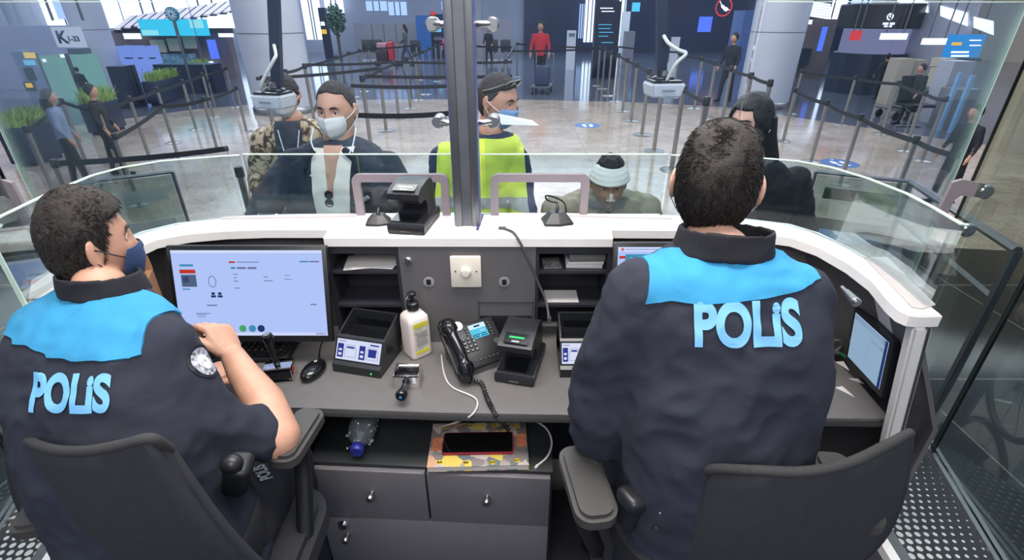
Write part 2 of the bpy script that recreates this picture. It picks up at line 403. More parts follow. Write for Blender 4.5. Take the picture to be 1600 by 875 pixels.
column(1336, 1356, 120, 'slim pale column beside the rounded black kiosk')
# ---- back furniture
Mpan = mat('counter_taupe', (136, 132, 140), .35, var=.04, vs=1); Mblu = mat('kiosk_blue', (44, 92, 150), .4, var=.04); Mkd = mat('kiosk_dark', (34, 42, 62), .3, var=.05)
Gscr = glow('far_screen', (90, 190, 235), 1.4); Gcy = glow('sign_cyan', (60, 190, 225), 1.3); Gwh = glow('sign_white', (235, 240, 255), 1.8); Gor = glow('sign_orange', (250, 190, 70), 1.2); Grd = glow('sign_red', (235, 70, 80), 1)
Gbl = glow('display_blue', (90, 120, 240), 1.3)
def booth(name, lab, cat, x0, y0, x1, y1, Y, d, m, floor=True, extra=(), group=None):
    t = thing(name, lab, cat, PY((x0 + x1) / 2, y1, Y) if not floor else V((PY((x0 + x1) / 2, (y0 + y1) / 2, Y).x, Y, 0)))
    if group: t['group'] = group
    b = B(); pb(b, x0, y0, x1, y1, Y, d, floor); obj('body', b, m, t, ang=0)
    for (nm, ex0, ey0, ex1, ey1, em, dd) in extra:
        b = B(); pb(b, ex0, ey0, ex1, ey1, Y - dd, dd + .01); obj(nm, b, em, t, ang=0)
    if name in ('light_box', 'departure_screen', 'gate_sign'):
        for q in (x0 + (x1 - x0) * .15, x1 - (x1 - x0) * .15): p = PY(q, (y0 + y1) / 2, Y); b = B(); cyl(b, V((p.x, Y + d / 2, p.z)), V((p.x, Y + d / 2, 4.2)), .015, n=8); obj('hanger_rod', b, Malu, t)
    return t
booth('counter_wall', 'long taupe panelled service counter at the far end of the hall', 'counter', 554, 36, 652, 78, 30, .6, Mpan, extra=[('panel_joint', 582, 38, 583, 78, Malu, .02), ('panel_joint', 600, 38, 601, 78, Malu, .02), ('panel_joint', 619, 38, 620, 78, Malu, .02)])
booth('information_kiosk', 'bright blue kiosk block beyond the queue, left of the steel post', 'kiosk', 651, 24, 673, 80, 28, 1, Mblu)
booth('ticket_kiosk', 'dark kiosk with a glowing cyan screen and red top beside the blue kiosk', 'kiosk', 674, 22, 706, 82, 28.2, 1, Mkd, extra=[('screen', 680, 34, 689, 50, Gscr, .04), ('top_sign', 673, 18, 680, 24, Grd, .04), ('shelf', 678, 58, 692, 63, Malu, .2)])
booth('service_counter', 'taupe back counter seen just right of the steel post', 'counter', 745, 30, 800, 76, 30, .6, Mpan)
booth('totem_sign', 'tall dark navy totem sign with rows of small white text', 'sign', 930, 2, 968, 74, 19, .3, Mkd, extra=[('text_rows', 938, 12, 958, 13.5, Gwh, .01), ('text_rows', 940, 17, 960, 18.5, Gwh, .01), ('text_rows', 935, 38, 956, 39, Gscr, .01), ('text_rows', 935, 44, 954, 45, Gscr, .01), ('text_rows', 936, 50, 958, 51, Gscr, .01), ('text_rows', 935, 56, 950, 57, Gscr, .01), ('text_rows', 940, 66, 958, 67, Gscr, .01)])
booth('information_stand', 'small white lectern stand beside the person in red', 'stand', 887, 48, 900, 68, 22, .3, Mwh, extra=[('label_plate', 889, 52, 898, 57, Mpan, .02)])
booth('poster_stand', 'pale poster stand right of the tall navy totem sign', 'stand', 972, 18, 985, 34, 24, .1, Mwh)
booth('poster_stand', 'grey cabinet stand under the pale poster by the totem', 'stand', 977, 49, 992, 72, 23, .4, Mpan)
booth('display_screen', 'blue lit screen on the dark far wall, right of the camera pole', 'screen', 1092, 26, 1112, 50, 32.6, .3, Gbl, floor=False)
booth('display_screen', 'small pale blue lit screen at the top of the dark far wall', 'screen', 988, 4, 1000, 18, 32.6, .3, Gscr, floor=False)
booth('glass_kiosk', 'tall pale blue lit glass cabin beside the right hall column', 'kiosk', 1158, 16, 1186, 88, 20, 1, mat('pale_blue', (88, 112, 160), .2), extra=[('light_strip', 1172, 38, 1176, 82, Gbl, .03), ('door_frame', 1184, 38, 1187, 88, Malu, .03)])
booth('white_stand', 'narrow white board stand between the camera pole and the trolley lane', 'stand', 1048, 58, 1062, 76, 21, .1, Mwh, extra=[('frame', 1046, 57, 1047, 98, Malu, .05)])
# airline-like round emblem on the far wall: ring and bird
p = PY(1131, 11, 29); b = B()
tube(b, [p + V((math.cos(a / 24 * 6.2832) * .40, 0, math.sin(a / 24 * 6.2832) * .40)) for a in range(25)], .035)
e = obj('wall_emblem', b, Grd); tag(e, 'round red ringed emblem with a white bird on the dark wall', 'sign')
b = B(); tube(b, [p + V((-.25, -.02, .26)), p + V((-.1, -.02, .05)), p + V((.12, -.02, -.1)), p + V((.3, -.02, -.12))], [.02, .07, .09, .02], smooth=4); obj('bird_mark', b, Gwh, e)
# ---- left concourse
Mfas = mat('fascia_lilac', (170, 170, 198), .4, var=.03, vs=1)
t = thing('check_in_fascia', 'lilac grey fascia wall with the white K 1-33 check-in sign', 'wall', (-14, 16.5, 0)); t['kind'] = 'structure'
b = B(); pb(b, -60, 40, 134, 200, 16, .3, True); obj('panel', b, Mfas, t)
Gsg = glow('sign_plate', (190, 198, 220), 1.0); Mk = mat('letter_grey', (60, 66, 90), .4)
t = thing('gate_sign', 'white illuminated K 1-33 sign hanging left of the second column', 'sign', PY(107, 60, 14))
b = B(); pb(b, 84, 42, 128, 74, 14, .08); obj('plate', b, Gsg, t, ang=0)
mm = frame3(PY(97, 59, 13.97), (1, 0, 0), (0, 0, 1)); text('letter', 'K', .40, mm, Mk, t, .012, th=.01)
mm = frame3(PY(115, 61, 13.97), (1, 0, 0), (0, 0, 1)); text('numerals', '1-33', .17, mm, Mk, t, .006, th=.01)
b = B(); p = PY(130, 32, 14); cyl(b, p, V((p.x, 14, 4)), .03); obj('hanger', b, Malu, t); b = B(); p = PY(83, 32, 14); cyl(b, p, V((p.x, 14, 4)), .03); obj('hanger', b, Malu, t)
t = booth('glass_room', 'pale green lit glass room below the K sign', 'room', 66, 88, 112, 150, 13.5, 2, glow('green_room', (140, 190, 185), .75), extra=[('mullion', 112, 84, 114, 150, Malu, .1), ('mullion', 62, 84, 66, 150, Malu, .1), ('lamp', 66, 92, 70, 97, Gwh, .03), ('lamp', 94, 85, 101, 90, Gwh, .03)])
booth('glass_room', 'grey glass office behind the dark-dressed walker on the left', 'room', 118, 76, 138, 150, 14.2, 1, mat('office_grey', (110, 116, 128), .2))
booth('ad_totem', 'slim lit totem with yellow top panel and dark screens at left', 'totem', 36, 80, 54, 172, 12.5, .3, mat('totem_grey', (140, 150, 180), .3), extra=[('top_panel', 37, 82, 53, 91, glow('yellow_panel', (250, 215, 120), 1.1), .03), ('blue_panel', 37, 94, 53, 102, glow('cyan_panel', (120, 200, 240), 1.1), .03), ('screen', 39, 106, 52, 126, Mkd, .03), ('orange_screen', 40, 130, 50, 137, Gor, .04), ('base_screen', 38, 128, 53, 142, Mkd, .03)])
booth('ad_totem', 'slim dark totem with small orange screen beyond the wide left column', 'totem', 500, 12, 511, 62, 28, .3, Mkd, extra=[('orange_screen', 502, 46, 510, 53, Gor, .03), ('poster', 501, 34, 507, 40, Gwh, .03)])
booth('dark_cabinet', 'dark blue cabinet standing right of the first white column', 'cabinet', 170, 104, 192, 130, 12.4, .5, Mkd)
# shop with cyan sign
t = thing('shop', 'open-fronted shop with a glowing cyan sign and a striped canopy', 'shop', (-11, 19, 0))
b = B(); pb(b, 178, 48, 362, 118, 19, .3, True); obj('back_wall', b, mat('shop_wall', (120, 108, 112), .4, var=.1, vs=1), t)
b = B(); pb(b, 218, 30, 318, 56, 18.2, .3); obj('sign', b, Gcy, t, ang=0)
b = B(); pb(b, 222, 47, 246, 55, 18.15, .06); pb(b, 296, 31, 316, 44, 18.15, .06); obj('sign_panel', b, glow('sign_pale', (150, 225, 235), 1.2), t, ang=0)
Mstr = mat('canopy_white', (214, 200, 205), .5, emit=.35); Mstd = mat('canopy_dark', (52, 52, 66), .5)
b = B(); b2 = B()
for k in range(12):
    x = 178 + k * 15.5; y = 44 - k * 2.4; p0 = PY(x, y, 18.4); p1 = PY(x + 26, y - 20, 20.4)
    q = V((.38, 0, 0)); (b if k % 1 == 0 else b2)
    loft(b, [[p0, p0 + q * .55, p0 + q * .55 - V((0, 0, .05)), p0 - V((0, 0, .05))], [p1, p1 + q * .55, p1 + q * .55 - V((0, 0, .05)), p1 - V((0, 0, .05))]])
    loft(b2, [[p0 + q * .55, p0 + q * 1.1, p0 + q * 1.1 - V((0, 0, .05)), p0 + q * .55 - V((0, 0, .05))], [p1 + q * .55, p1 + q * 1.1, p1 + q * 1.1 - V((0, 0, .05)), p1 + q * .55 - V((0, 0, .05))]])
obj('canopy_stripes', b, Mstr, t, ang=0); obj('canopy_gaps', b2, Mstd, t, ang=0)
b = B(); pb(b, 178, 44, 362, 52, 18.5, .1)
obj('lintel', b, Mstd, t, ang=0)
for k, (x0, y0, x1, y1, m) in enumerate([(193, 52, 218, 61, Gwh), (236, 62, 258, 82, Mbeigew), (262, 60, 282, 80, Mbeigew), (286, 56, 305, 76, Mbeigew), (326, 62, 338, 92, Gbl), (340, 42, 362, 58, Gwh), (318, 96, 332, 104, Gwh), (246, 84, 306, 100, mat('glass_shelf', (120, 150, 165), .2, var=.3, vs=6))]):
    b = B(); pb(b, x0, y0, x1, y1, 18.7, .08); obj('display_panel', b, m, t, ang=0)
for k, (x0, y0, x1, y1) in enumerate([(194, 72, 206, 150), (210, 72, 222, 140), (232, 72, 242, 130)]):
    booth('lit_display_case', ['tall blue-white lit display case nearest the first column', 'tall blue-white lit display case, middle of three in a row', 'shortest blue-white lit display case by the shop entrance'][k], 'display', x0, y0, x1, y1, 14.5 + k * .8, .4, glow('case_blue', (130, 155, 235), 1.0), extra=[('shelf', x0 + 1, y0 + 18, x1 - 1, y0 + 20, Mkd, .05), ('shelf', x0 + 1, y0 + 36, x1 - 1, y0 + 38, Mkd, .05)], group='lit display cases by the shop')  # blue-white reflections built as glowing blocks with dark bars
booth('long_counter', 'long dark navy counter in front of the shop', 'counter', 241, 101, 330, 121, 15, .6, Mkd)
t = thing('pole_clock', 'round turquoise clock on a thin pole in front of the shop sign', 'clock', PZ(269, 100, 0))
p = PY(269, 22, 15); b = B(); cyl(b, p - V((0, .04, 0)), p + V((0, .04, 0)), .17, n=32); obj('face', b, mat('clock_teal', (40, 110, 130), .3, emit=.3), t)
b = B()
for k in range(12):
    a = k * math.pi / 6; cyl(b, p + V((math.cos(a) * .04, -.05, math.sin(a) * .04)), p + V((math.cos(a) * .14, -.05, math.sin(a) * .14)), .012)
obj('clock_marks', b, Mwh, t)
b = B(); cyl(b, V((p.x, 15, 0)), p - V((0, 0, .16)), .04); obj('pole', b, Malu, t)
# ---- right concourse
t = thing('rounded_kiosk', 'rounded black kiosk with a white circular logo high on its wall', 'kiosk', PZ(1366, 112, 0))
c0 = PY(1366, 60, 15.5); b = B(); cyl(b, V((c0.x, 15.5, 0)), V((c0.x, 15.5, PY(1366, 82, 15.5).z)), .9, n=40); obj('body', b, Mkd, t)
b = B(); cyl(b, V((c0.x, 15.5, PY(1366, 44, 15.5).z)), V((c0.x, 15.5, PY(1366, 6, 15.5).z)), 1.02, n=48, bev=.03); obj('top_drum', b, mat('drum_black', (40, 38, 46), .4), t)
b = B(); cyl(b, V((c0.x, 15.5, PY(1366, 82, 15.5).z)), V((c0.x, 15.5, PY(1366, 44, 15.5).z)), .8, n=40); obj('light_band', b, glow('band_lilac', (150, 150, 190), .7), t)
b = B(); p = PY(1391, 26, 14.45); tube(b, [p + V((math.cos(a / 20 * 6.2832) * .07, 0, math.sin(a / 20 * 6.2832) * .07)) for a in range(21)], .014); cyl(b, p + V((0, 0, -.02)), p + V((0, 0, .05)), .015); box(b, p + V((.02, 0, -.16)), (.3, .01, .05)); box(b, p + V((.02, 0, -.22)), (.2, .01, .04)); obj('logo', b, Gwh, t)
t = thing('slatted_canopy', 'white slatted canopy strip beside the right grey column', 'canopy', PY(1275, 25, 20))
b = B()
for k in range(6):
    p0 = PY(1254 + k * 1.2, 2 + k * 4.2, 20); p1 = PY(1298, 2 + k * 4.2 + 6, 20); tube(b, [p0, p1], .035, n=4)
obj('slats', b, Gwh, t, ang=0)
b = B(); pb(b, 1254, 0, 1298, 30, 20.1, .1); obj('backing', b, Mkd, t, ang=0)
booth('shop', 'brown shop front with bright lamp below the slatted canopy', 'shop', 1252, 30, 1300, 104, 19, .4, mat('shop_brown', (110, 98, 100), .4, var=.1, vs=1), extra=[('lamp', 1253, 31, 1269, 38, Gwh, .05), ('lit_panel', 1281, 42, 1289, 80, Gbl, .03), ('cabinet', 1252, 76, 1266, 103, Mkd, .2)])
t = thing('clerestory_wall', 'grey concourse wall with a row of bright windows at upper right', 'wall', (14, 17, 0)); t['kind'] = 'structure'
b = B(); pa, pc = PY(1400, -10, 18), PY(1600, -10, 11)
def wallseg(b, xa, xb, Ya, Yb, ya0, ya1, yb0, yb1, d=.05):
    A, Bq = PY(xa, ya0, Ya), PY(xb, yb0, Yb); A2, B2 = PY(xa, ya1, Ya), PY(xb, yb1, Yb)
    A2.x, B2.x = A.x, Bq.x; o_ = V((0, d, 0)); loft(b, [[A, Bq, B2, A2], [A + o_, Bq + o_, B2 + o_, A2 + o_]]); return b
wallseg(b, 1400, 1560, 18, 12, -30, 92, -60, 115, .2); obj('panel', b, mat('wall_grey_lilac', (165, 162, 174), .45), t)
wA, wB = PY(1400, -30, 18), PY(1560, -60, 12)
def PW(x, y):
    r_ = ray(x, y); d = wB - wA; n_ = V((-d.y, d.x, 0)); k = (wA.x * n_.x + wA.y * n_.y) / (r_.x * n_.x + r_.y * n_.y); p = V((r_.x * k, r_.y * k, H + r_.z * k)); return p * .985 + V((0, 0, H)) * .015
for (xa, xb, ya0, ya1, yb0, yb1) in [(1402, 1450, -10, 3, 3, 20), (1470, 1512, 9, 25, 20, 41), (1522, 1553, 26, 43, 33, 55)]:
    b = B(); q = [PW(xa, ya0), PW(xb, yb0), PW(xb, yb1), PW(xa, ya1)]; loft(b, [q, [p + V((.02, .04, 0)) for p in q]]); obj('lit_window', b, Gwin, t, ang=0)
booth('departure_screen', 'glowing blue departure screen with white rows at upper right', 'screen', 1485, 54, 1536, 90, 12, .15, glow('screen_blue', (40, 140, 215), 1.2), floor=False, extra=[('orange_row', 1488, 66, 1503, 71, Gor, .02), ('text_rows', 1487, 80, 1514, 83, Gwh, .02), ('text_rows', 1516, 62, 1534, 64, Gwh, .02), ('text_rows', 1516, 70, 1533, 72, Gwh, .02), ('text_rows', 1487, 86, 1514, 89, Gwh, .02), ('lower_plate', 1486, 91, 1534, 96, Mkd, .02)])
booth('light_box', 'long white light box left of the blue departure screen', 'lamp', 1446, 60, 1483, 70, 12.3, .12, Gwh, floor=False)
booth('light_box', 'white light box strip under the rounded black kiosk logo', 'lamp', 1380, 52, 1418, 62, 13.5, .12, Gwh, floor=False)
booth('light_box', 'small red lit sign on the rounded kiosk side', 'lamp', 1332, 48, 1346, 63, 14.2, .1, Grd, floor=False)
for k, (x0, y0, x1, y1, Y, m) in enumerate([(1402, 92, 1426, 128, 13, Mbeigew), (1427, 94, 1446, 128, 13.1, Mbeigew), (1468, 92, 1486, 150, 11.5, Mbeigew), (1488, 96, 1522, 120, 10.5, Mgreyw), (1490, 140, 1528, 172, 10, Mpan)]):
    booth('check_in_desk', ['beige check-in desk panel, leftmost of the right concourse', 'beige check-in desk panel beside the leftmost one', 'tall beige panel right of the two check-in desks', 'grey board under the blue departure screen', 'taupe low counter behind the right side glass'][k], 'desk', x0, y0, x1, y1, Y, .4, m)
booth('blue_banner', 'slim pale blue banner stand, left of two at right', 'banner', 1494, 114, 1499, 148, 9.8, .06, mat('banner_blue', (120, 160, 200), .4, emit=.2), group='banner stands')
booth('blue_banner', 'slim pale blue banner stand, right of two at right', 'banner', 1513, 118, 1519, 152, 9.6, .06, mat('banner_blue', (120, 160, 200), .4, emit=.2), group='banner stands')
b = B(); pa = PZ(1556, 238, 0); pc = PZ(1640, 300, 0)
loft(b, [[V((pa.x, pa.y, 0)), V((pa.x + 3.5, pa.y - 2.2, 0)), V((pa.x + 3.5, pa.y - 2.0, 0)), V((pa.x, pa.y + .2, 0))], [V((pa.x, pa.y, 3.4)), V((pa.x + 3.5, pa.y - 2.2, 3.4)), V((pa.x + 3.5, pa.y - 2.0, 3.4)), V((pa.x, pa.y + .2, 3.4))]])
struct('wall_right', b, Mbeigew, ang=0)
spot('wall_washer', (pa.x + .9, pa.y - 1.2, 2.7), 60, (1, .85, .65), 110, .05)
# ================================================================= potted planters
Mgrass = mat('plant_green', (140, 168, 84), .6, var=.25, vs=5); Mplanter = mat('planter_navy', (40, 48, 72), .4, var=.04)
for k, (x0, y0, x1, y1, gh, Y) in enumerate([(32, 200, 86, 236, .24, None), (153, 162, 188, 193, .26, None), (244, 127, 285, 160, .22, None), (291, 108, 343, 140, .16, None)]):
    zt = .56; a = PZ(x0, y0, zt); e = PZ(x1, y0 - (x1 - x0) * .25, zt); dr = (e - a).normalized(); nrm = V((-dr.y, dr.x, 0)); ctr = (a + e) / 2 + nrm * .2
    L = min((e - a).length, 1.6); ang = math.degrees(math.atan2(dr.y, dr.x))
    lab = ['nearest navy trough planter of spiky grass, at the left edge', 'second navy planter of bushy grass, beside the dark-dressed walker', 'third navy planter with grass, before the long shop counter', 'farthest navy planter with a small green tuft beside the wide column'][k]
    t = thing('grass_planter', lab, 'planter', (ctr.x, ctr.y, 0), ang)
    b = B(); box(b, (0, 0, .3), (L, .3, .5), bev=.015); box(b, (0, 0, .03), (L * .8, .28, .06)); obj('trough', b, Mplanter, t, local=True)
    b = B(); rn = random.Random(k)
    for q in range(420):
        x, y = rn.uniform(-L * .46, L * .46), rn.uniform(-.14, .14); h = gh * rn.uniform(.5, 1.15); dx, dy = rn.uniform(-.12, .12), rn.uniform(-.12, .12)
        tube(b, [(x, y, .53), (x + dx * .3, y + dy * .3, .54 + h * .6), (x + dx, y + dy, .54 + h)], [.008, .007, .001], n=3)
    g = obj('grass', b, Mgrass, t, local=True, ang=0); g['kind'] = 'stuff'
# bushy tree far behind
t = thing('indoor_tree', 'small leafy indoor tree beyond the wide left column', 'tree', PZ(524, 76, 0)); p = PY(524, 30, 27)
b = B(); cyl(b, V((p.x, 27, 0)), p, .07); obj('trunk', b, mat('bark', (70, 60, 50), .8), t)
b = B(); rn = random.Random(3)
for q in range(260):
    d = V((rn.gauss(0, 1), rn.gauss(0, 1), rn.gauss(0, 1))).normalized() * rn.uniform(.2, .75); ell(b, p + V((d.x * .6, d.y * .6, d.z * .95)), (.09, .05, .05), (rn.uniform(0, 90), rn.uniform(0, 90), 0), n=6)
g = obj('foliage', b, mat('tree_green', (60, 92, 74), .7, var=.3, vs=3), t, ang=0); g['kind'] = 'stuff'
# ================================================================= queue stanchions
Mbelt = mat('belt_black', (28, 28, 36), .7, var=.05)
HS = 1.142
def st_proto():
    t = thing('queue_stanchion', 'x', 'stanchion', (0, 0, 0), group='belt stanchions of the queue lanes')
    b = B(); lathe(b, [(.16, 0), (.165, .012), (.13, .022), (.03, .035), (.03, .02)], n=28); obj('base', b, Mpole, t, local=True)
    b = B(); cyl(b, (0, 0, .02), (0, 0, HS - .1), .032, n=16); obj('pole', b, Mpole, t, local=True)
    b = B(); lathe(b, [(.035, HS - .1), (.042, HS - .095), (.042, HS - .02), (.034, HS), (.001, HS)], n=18); obj('cap', b, Mblack, t, local=True)
    return t
S0 = st_proto(); used = [False]
lanes = {
 'left lane beside the planters': [(38, 196), (94, 153), (151, 167), (201, 150), (244, 136), (284, 124), (315, 113), (352, 104)],
 'left inner lane': [(177, 208), (252, 161), (317, 151), (368, 134)],
 'back left lane': [(410, 118), (445, 108), (475, 99), (525, 86), (544, 80), (561, 76), (576, 73), (650, 68)],
 'lane left of the steel post': [(565, 117), (592, 104), (614, 95), (634, 88), (648, 82), (660, 78), (670, 73), (680, 69), (688, 66)],
 'lane right of the steel post': [(790, 92), (808, 66), (938, 72), (946, 74), (956, 79)],
 'diagonal lane behind the bandaged man': [(968, 83), (981, 90), (996, 97), (1015, 107), (1037, 119), (1069, 133), (1105, 151)],
 'back right lane': [(1062, 80), (1098, 88), (1119, 94), (1144, 103), (1175, 113), (1205, 124)],
 'right lane beyond the woman': [(1244, 137), (1294, 156), (1347, 178), (1434, 212), (1505, 235)],
 'far right lane': [(1254, 108), (1338, 118), (1405, 126), (1448, 141), (1480, 150)],
}
LH = {'left lane beside the planters': .8, 'left inner lane': .72, 'right lane beyond the woman': .78, 'far right lane': .82}
desc = ['first', 'second', 'third', 'fourth', 'fifth', 'sixth', 'seventh', 'eighth', 'ninth']
def belt(parent, a, e, z=HS - .06, sag=.02):
    b = B(); d = e - a; n = 6; pts = [a + d * (i / n) + V((0, 0, z - sag * 4 * (i / n) * (1 - i / n))) for i in range(n + 1)]
    s = V((-d.y, d.x, 0)).normalized() * .002
    loft(b, [[p - s - V((0, 0, .025)), p + s - V((0, 0, .025)), p + s + V((0, 0, .025)), p - s + V((0, 0, .025))] for p in pts]); return obj('belt', b, Mbelt, parent, ang=0)
for ln, pts in lanes.items():
    hs = LH.get(ln, 1) * HS; P_ = [PZ(x, y, hs) for x, y in pts]; prev = None
    for i, p in enumerate(P_):
        lab = '%s steel belt post from the left, %s' % (desc[i], ln)
        if not used[0]: t = S0; t.location = (p.x, p.y, 0); t['label'] = lab; used[0] = True
        else: t = dup(S0, (p.x, p.y, 0), 0, lab)
        MW[t.name] = Mx.Translation((p.x, p.y, 0))
        t.scale = (LH.get(ln, 1),) * 3; MW[t.name] = Mx.Translation((p.x, p.y, 0)) @ Mx.Scale(LH.get(ln, 1), 4)
        if prev is not None and (V((p.x, p.y, 0)) - prev).length < 9: belt(t, prev, V((p.x, p.y, 0)), hs - .055)
        prev = V((p.x, p.y, 0))
    lanes[ln] = P_
def longbelt(x0, y0, x1, y1, lab, h=HS):
    a, e = PZ(x0, y0, h - .06), PZ(x1, y1, h - .06); t = tag(belt(None, V((a.x, a.y, 0)), V((e.x, e.y, 0)), h - .06), lab, 'belt'); t['group'] = 'long retractable belts across the lanes'; t.name = 'retractable_belt'
longbelt(614, 97, 800, 97, 'long black belt just above the raised sunglasses, crossing the post')
longbelt(565, 119, 800, 119, 'long black belt crossing behind the steel post, below the first long one')
longbelt(548, 134, 712, 134, 'long black belt just above the blazer man, running to the post')
longbelt(556, 180, 712, 176, 'lowest long black belt, level with the masked man in the blazer')
longbelt(475, 101, 614, 97, 'long black belt from the column side to the lane corner')
longbelt(400, 123, 592, 107, 'long black belt sloping down past the wide left column')
longbelt(800, 80, 938, 76, 'long black belt in front of the person in red')
longbelt(688, 69, 800, 74, 'far black belt passing behind the steel post')
longbelt(966, 73, 1062, 82, 'far black belt beyond the camera pole')
longbelt(82, 256, 357, 232, 'long sagging black belt from the left to the near steel post', .85)
for x, y, h, lab in [(82, 249, .85, 'near left steel belt post holding the long sagging belt'), (545, 174, HS, 'steel belt post hidden behind the head of the blazer man'), (722, 170, HS, 'steel belt post standing behind the central steel post')]:
    t = dup(S0, None, 0, lab); p = PZ(x, y, h); t.location = (p.x, p.y, 0); t.scale = (h / HS,) * 3
# near thick post beyond the counter
t = dup(S0, None, 0, 'nearest steel belt post, standing just left of the man in the blazer'); p = PZ(360, 214, HS); t.location = (p.x, p.y, 0)
# far seats and trolleys on the floor handled with the people
# ================================================================= counter, desk, glass
ZC = 1.356
OUT = [(-1.133, .985), (-1.172, 1.18), (-1.186, 1.36), (-1.16, 1.45), (-1.09, 1.525), (-.92, 1.585), (-.72, 1.607), (-.2, 1.617), (.2, 1.614), (.54, 1.592), (.78, 1.562), (.9, 1.515), (.955, 1.44), (.985, 1.33), (1.0, 1.2), (.99, 1.11), (.975, 1.03), (.967, .953)]
INN = [(-1.046, .94), (-1.085, 1.1), (-1.10, 1.28), (-1.075, 1.385), (-1.0, 1.43), (-.9, 1.455), (-.78, 1.466), (-.581, 1.466), (-.573, 1.399), (.306, 1.395), (.313, 1.464), (.55, 1.46), (.74, 1.44), (.85, 1.4), (.895, 1.33), (.916, 1.22), (.915, 1.12), (.89, 1.02), (.885, .975), (.895, .955), (.915, .95)]
b = B(); prism(b, OUT + INN[::-1], 1.326, ZC, bev=.003); struct('counter_top', b, Mwhite)
tag(SC.objects['counter_top'], 'curved glossy white stone counter top running round the police booth', 'counter')
def offs(pts, s):
    o_ = []
    for i, p in enumerate(pts):
        a = V(pts[max(i - 1, 0)]).to_2d(); e = V(pts[min(i + 1, len(pts) - 1)]).to_2d(); d = (e - a).normalized(); o_.append((p[0] - d.y * s, p[1] + d.x * s))
    return o_
def skirt(b, pts, th, zf0, zf1, flare=0, cx=-.1, zc=.6):
    """upright sheet along a path, flaring outwards at its foot"""
    rings = []
    q = offs(pts, th); zm = max(zf0, zc)
    for p, r in zip(pts, q):
        def fl(P, z):
            k = flare * (zf1 - max(z, zm)); sgn = 1 if P[0] > cx else -1; kx = max(0, min(1, (abs(P[0] - cx) - .75) / .2)); return V((P[0] + sgn * k * kx, P[1], z))
        rings.append([fl(p, zf1), fl(r, zf1)] + ([fl(r, zm), fl(r, zf0), fl(p, zf0), fl(p, zm)] if zm > zf0 else [fl(r, zf0), fl(p, zf0)]))
    return loft(b, rings)
# outer body
b = B(); skirt(b, [(x * .985 if abs(x) > .9 else x, y - .012) for x, y in OUT[1:-2]], -.03, 0, 1.325, .52, zc=.97); struct('counter_body', b, Mwhite)
tag(SC.objects['counter_body'], 'white public side front panel of the curved counter', 'counter')
# inner grey lining, left and right bays
LL = [(-1.06, .95), (-1.125, 1.2), (-1.13, 1.36), (-1.09, 1.44), (-1.0, 1.49), (-.8, 1.515), (-.585, 1.52)]
RR = [(.32, 1.52), (.6, 1.51), (.8, 1.48), (.9, 1.42), (.94, 1.3), (.955, 1.15), (.925, .965)]
b = B(); skirt(b, LL, .012, .3, 1.325, .35); struct('inner_panel', b, Mpanel); tag(SC.objects['inner_panel'], 'grey inner side panel behind the left monitor and cardboard box', 'panel')
b = B(); skirt(b, RR, .012, .3, 1.325, .52, zc=1.0); o = struct('inner_panel', b, Mpanel); tag(o, 'grey inner side panel carrying the small screen on the right', 'panel')
b = B(); box(b, (-.1, 1.512, .62), (1.9, .012, .64)); o = struct('inner_panel', b, Mdarkin, ang=0); tag(o, 'dark kick panel under the desk behind the drawer cabinet', 'panel')
# desk
b = B(); prism(b, [(-1.22, .98), (-1.2, 1.085), (-.6, 1.08), (-.2, 1.06), (.2, 1.05), (.6, 1.042), (1.04, 1.036), (1.05, 1.2), (1.03, 1.38), (.93, 1.5), (-1.05, 1.5), (-1.2, 1.38), (-1.26, 1.2), (-1.26, .98)], .94, .97)
b2 = B()
t = thing('desk', 'long dark grey built-in desk top along the inside of the booth', 'desk', (-.1, 1.25, .94)); t['kind'] = 'thing'
obj('desk_top', b, Mdesk, t, ang=0)
tube(b2, [(-1.2, 1.083, .953), (-.6, 1.077, .953), (-.2, 1.058, .953), (.2, 1.047, .953), (.6, 1.039, .953), (1.04, 1.033, .953)], .009, n=6); obj('edge_band', b2, Mmattblk, t)
for x in (-1.0, .9):
    b = B(); box(b, (x, 1.3, .62), (.04, .3, .64)); obj('support_panel', b, Mdarkin, t, ang=0)
# white end legs of the counter
def endleg(sx, pts, lab):
    t = thing('counter_end_post', lab, 'post', pts[0]); t['group'] = 'white end posts of the counter'
    b = B(); a, z = V(pts[0]), V(pts[1]); d = V((sx * .045, .0, 0)); w_ = V((0, .03, 0))
    loft(b, [[a, a + d, a + d + w_, a + w_], [z, z + d, z + d + w_, z + w_]]); bmesh.ops.bevel(b, geom=b.edges[:], offset=.006, segments=2, affect='EDGES'); obj('post', b, Mwhite, t)
    b = B(); g = V((sx * .03, -.002, 0)); loft(b, [[a + g, a + g + V((sx * .007, 0, 0)), a + g + V((sx * .007, .02, 0)), a + g + V((0, .02, 0))], [z + g, z + g + V((sx * .007, 0, 0)), z + g + V((sx * .007, .02, 0)), z + g + V((0, .02, 0))]]); obj('groove', b, Malu, t)
    return t
endleg(1, [(.915, .952, 1.322), (1.105, 1.03, .60)], 'white slanted end post at the right end of the counter')
endleg(-1, [(-1.05, .94, 1.322), (-1.30, 1.04, .60)], 'white slanted end post at the left end of the counter')
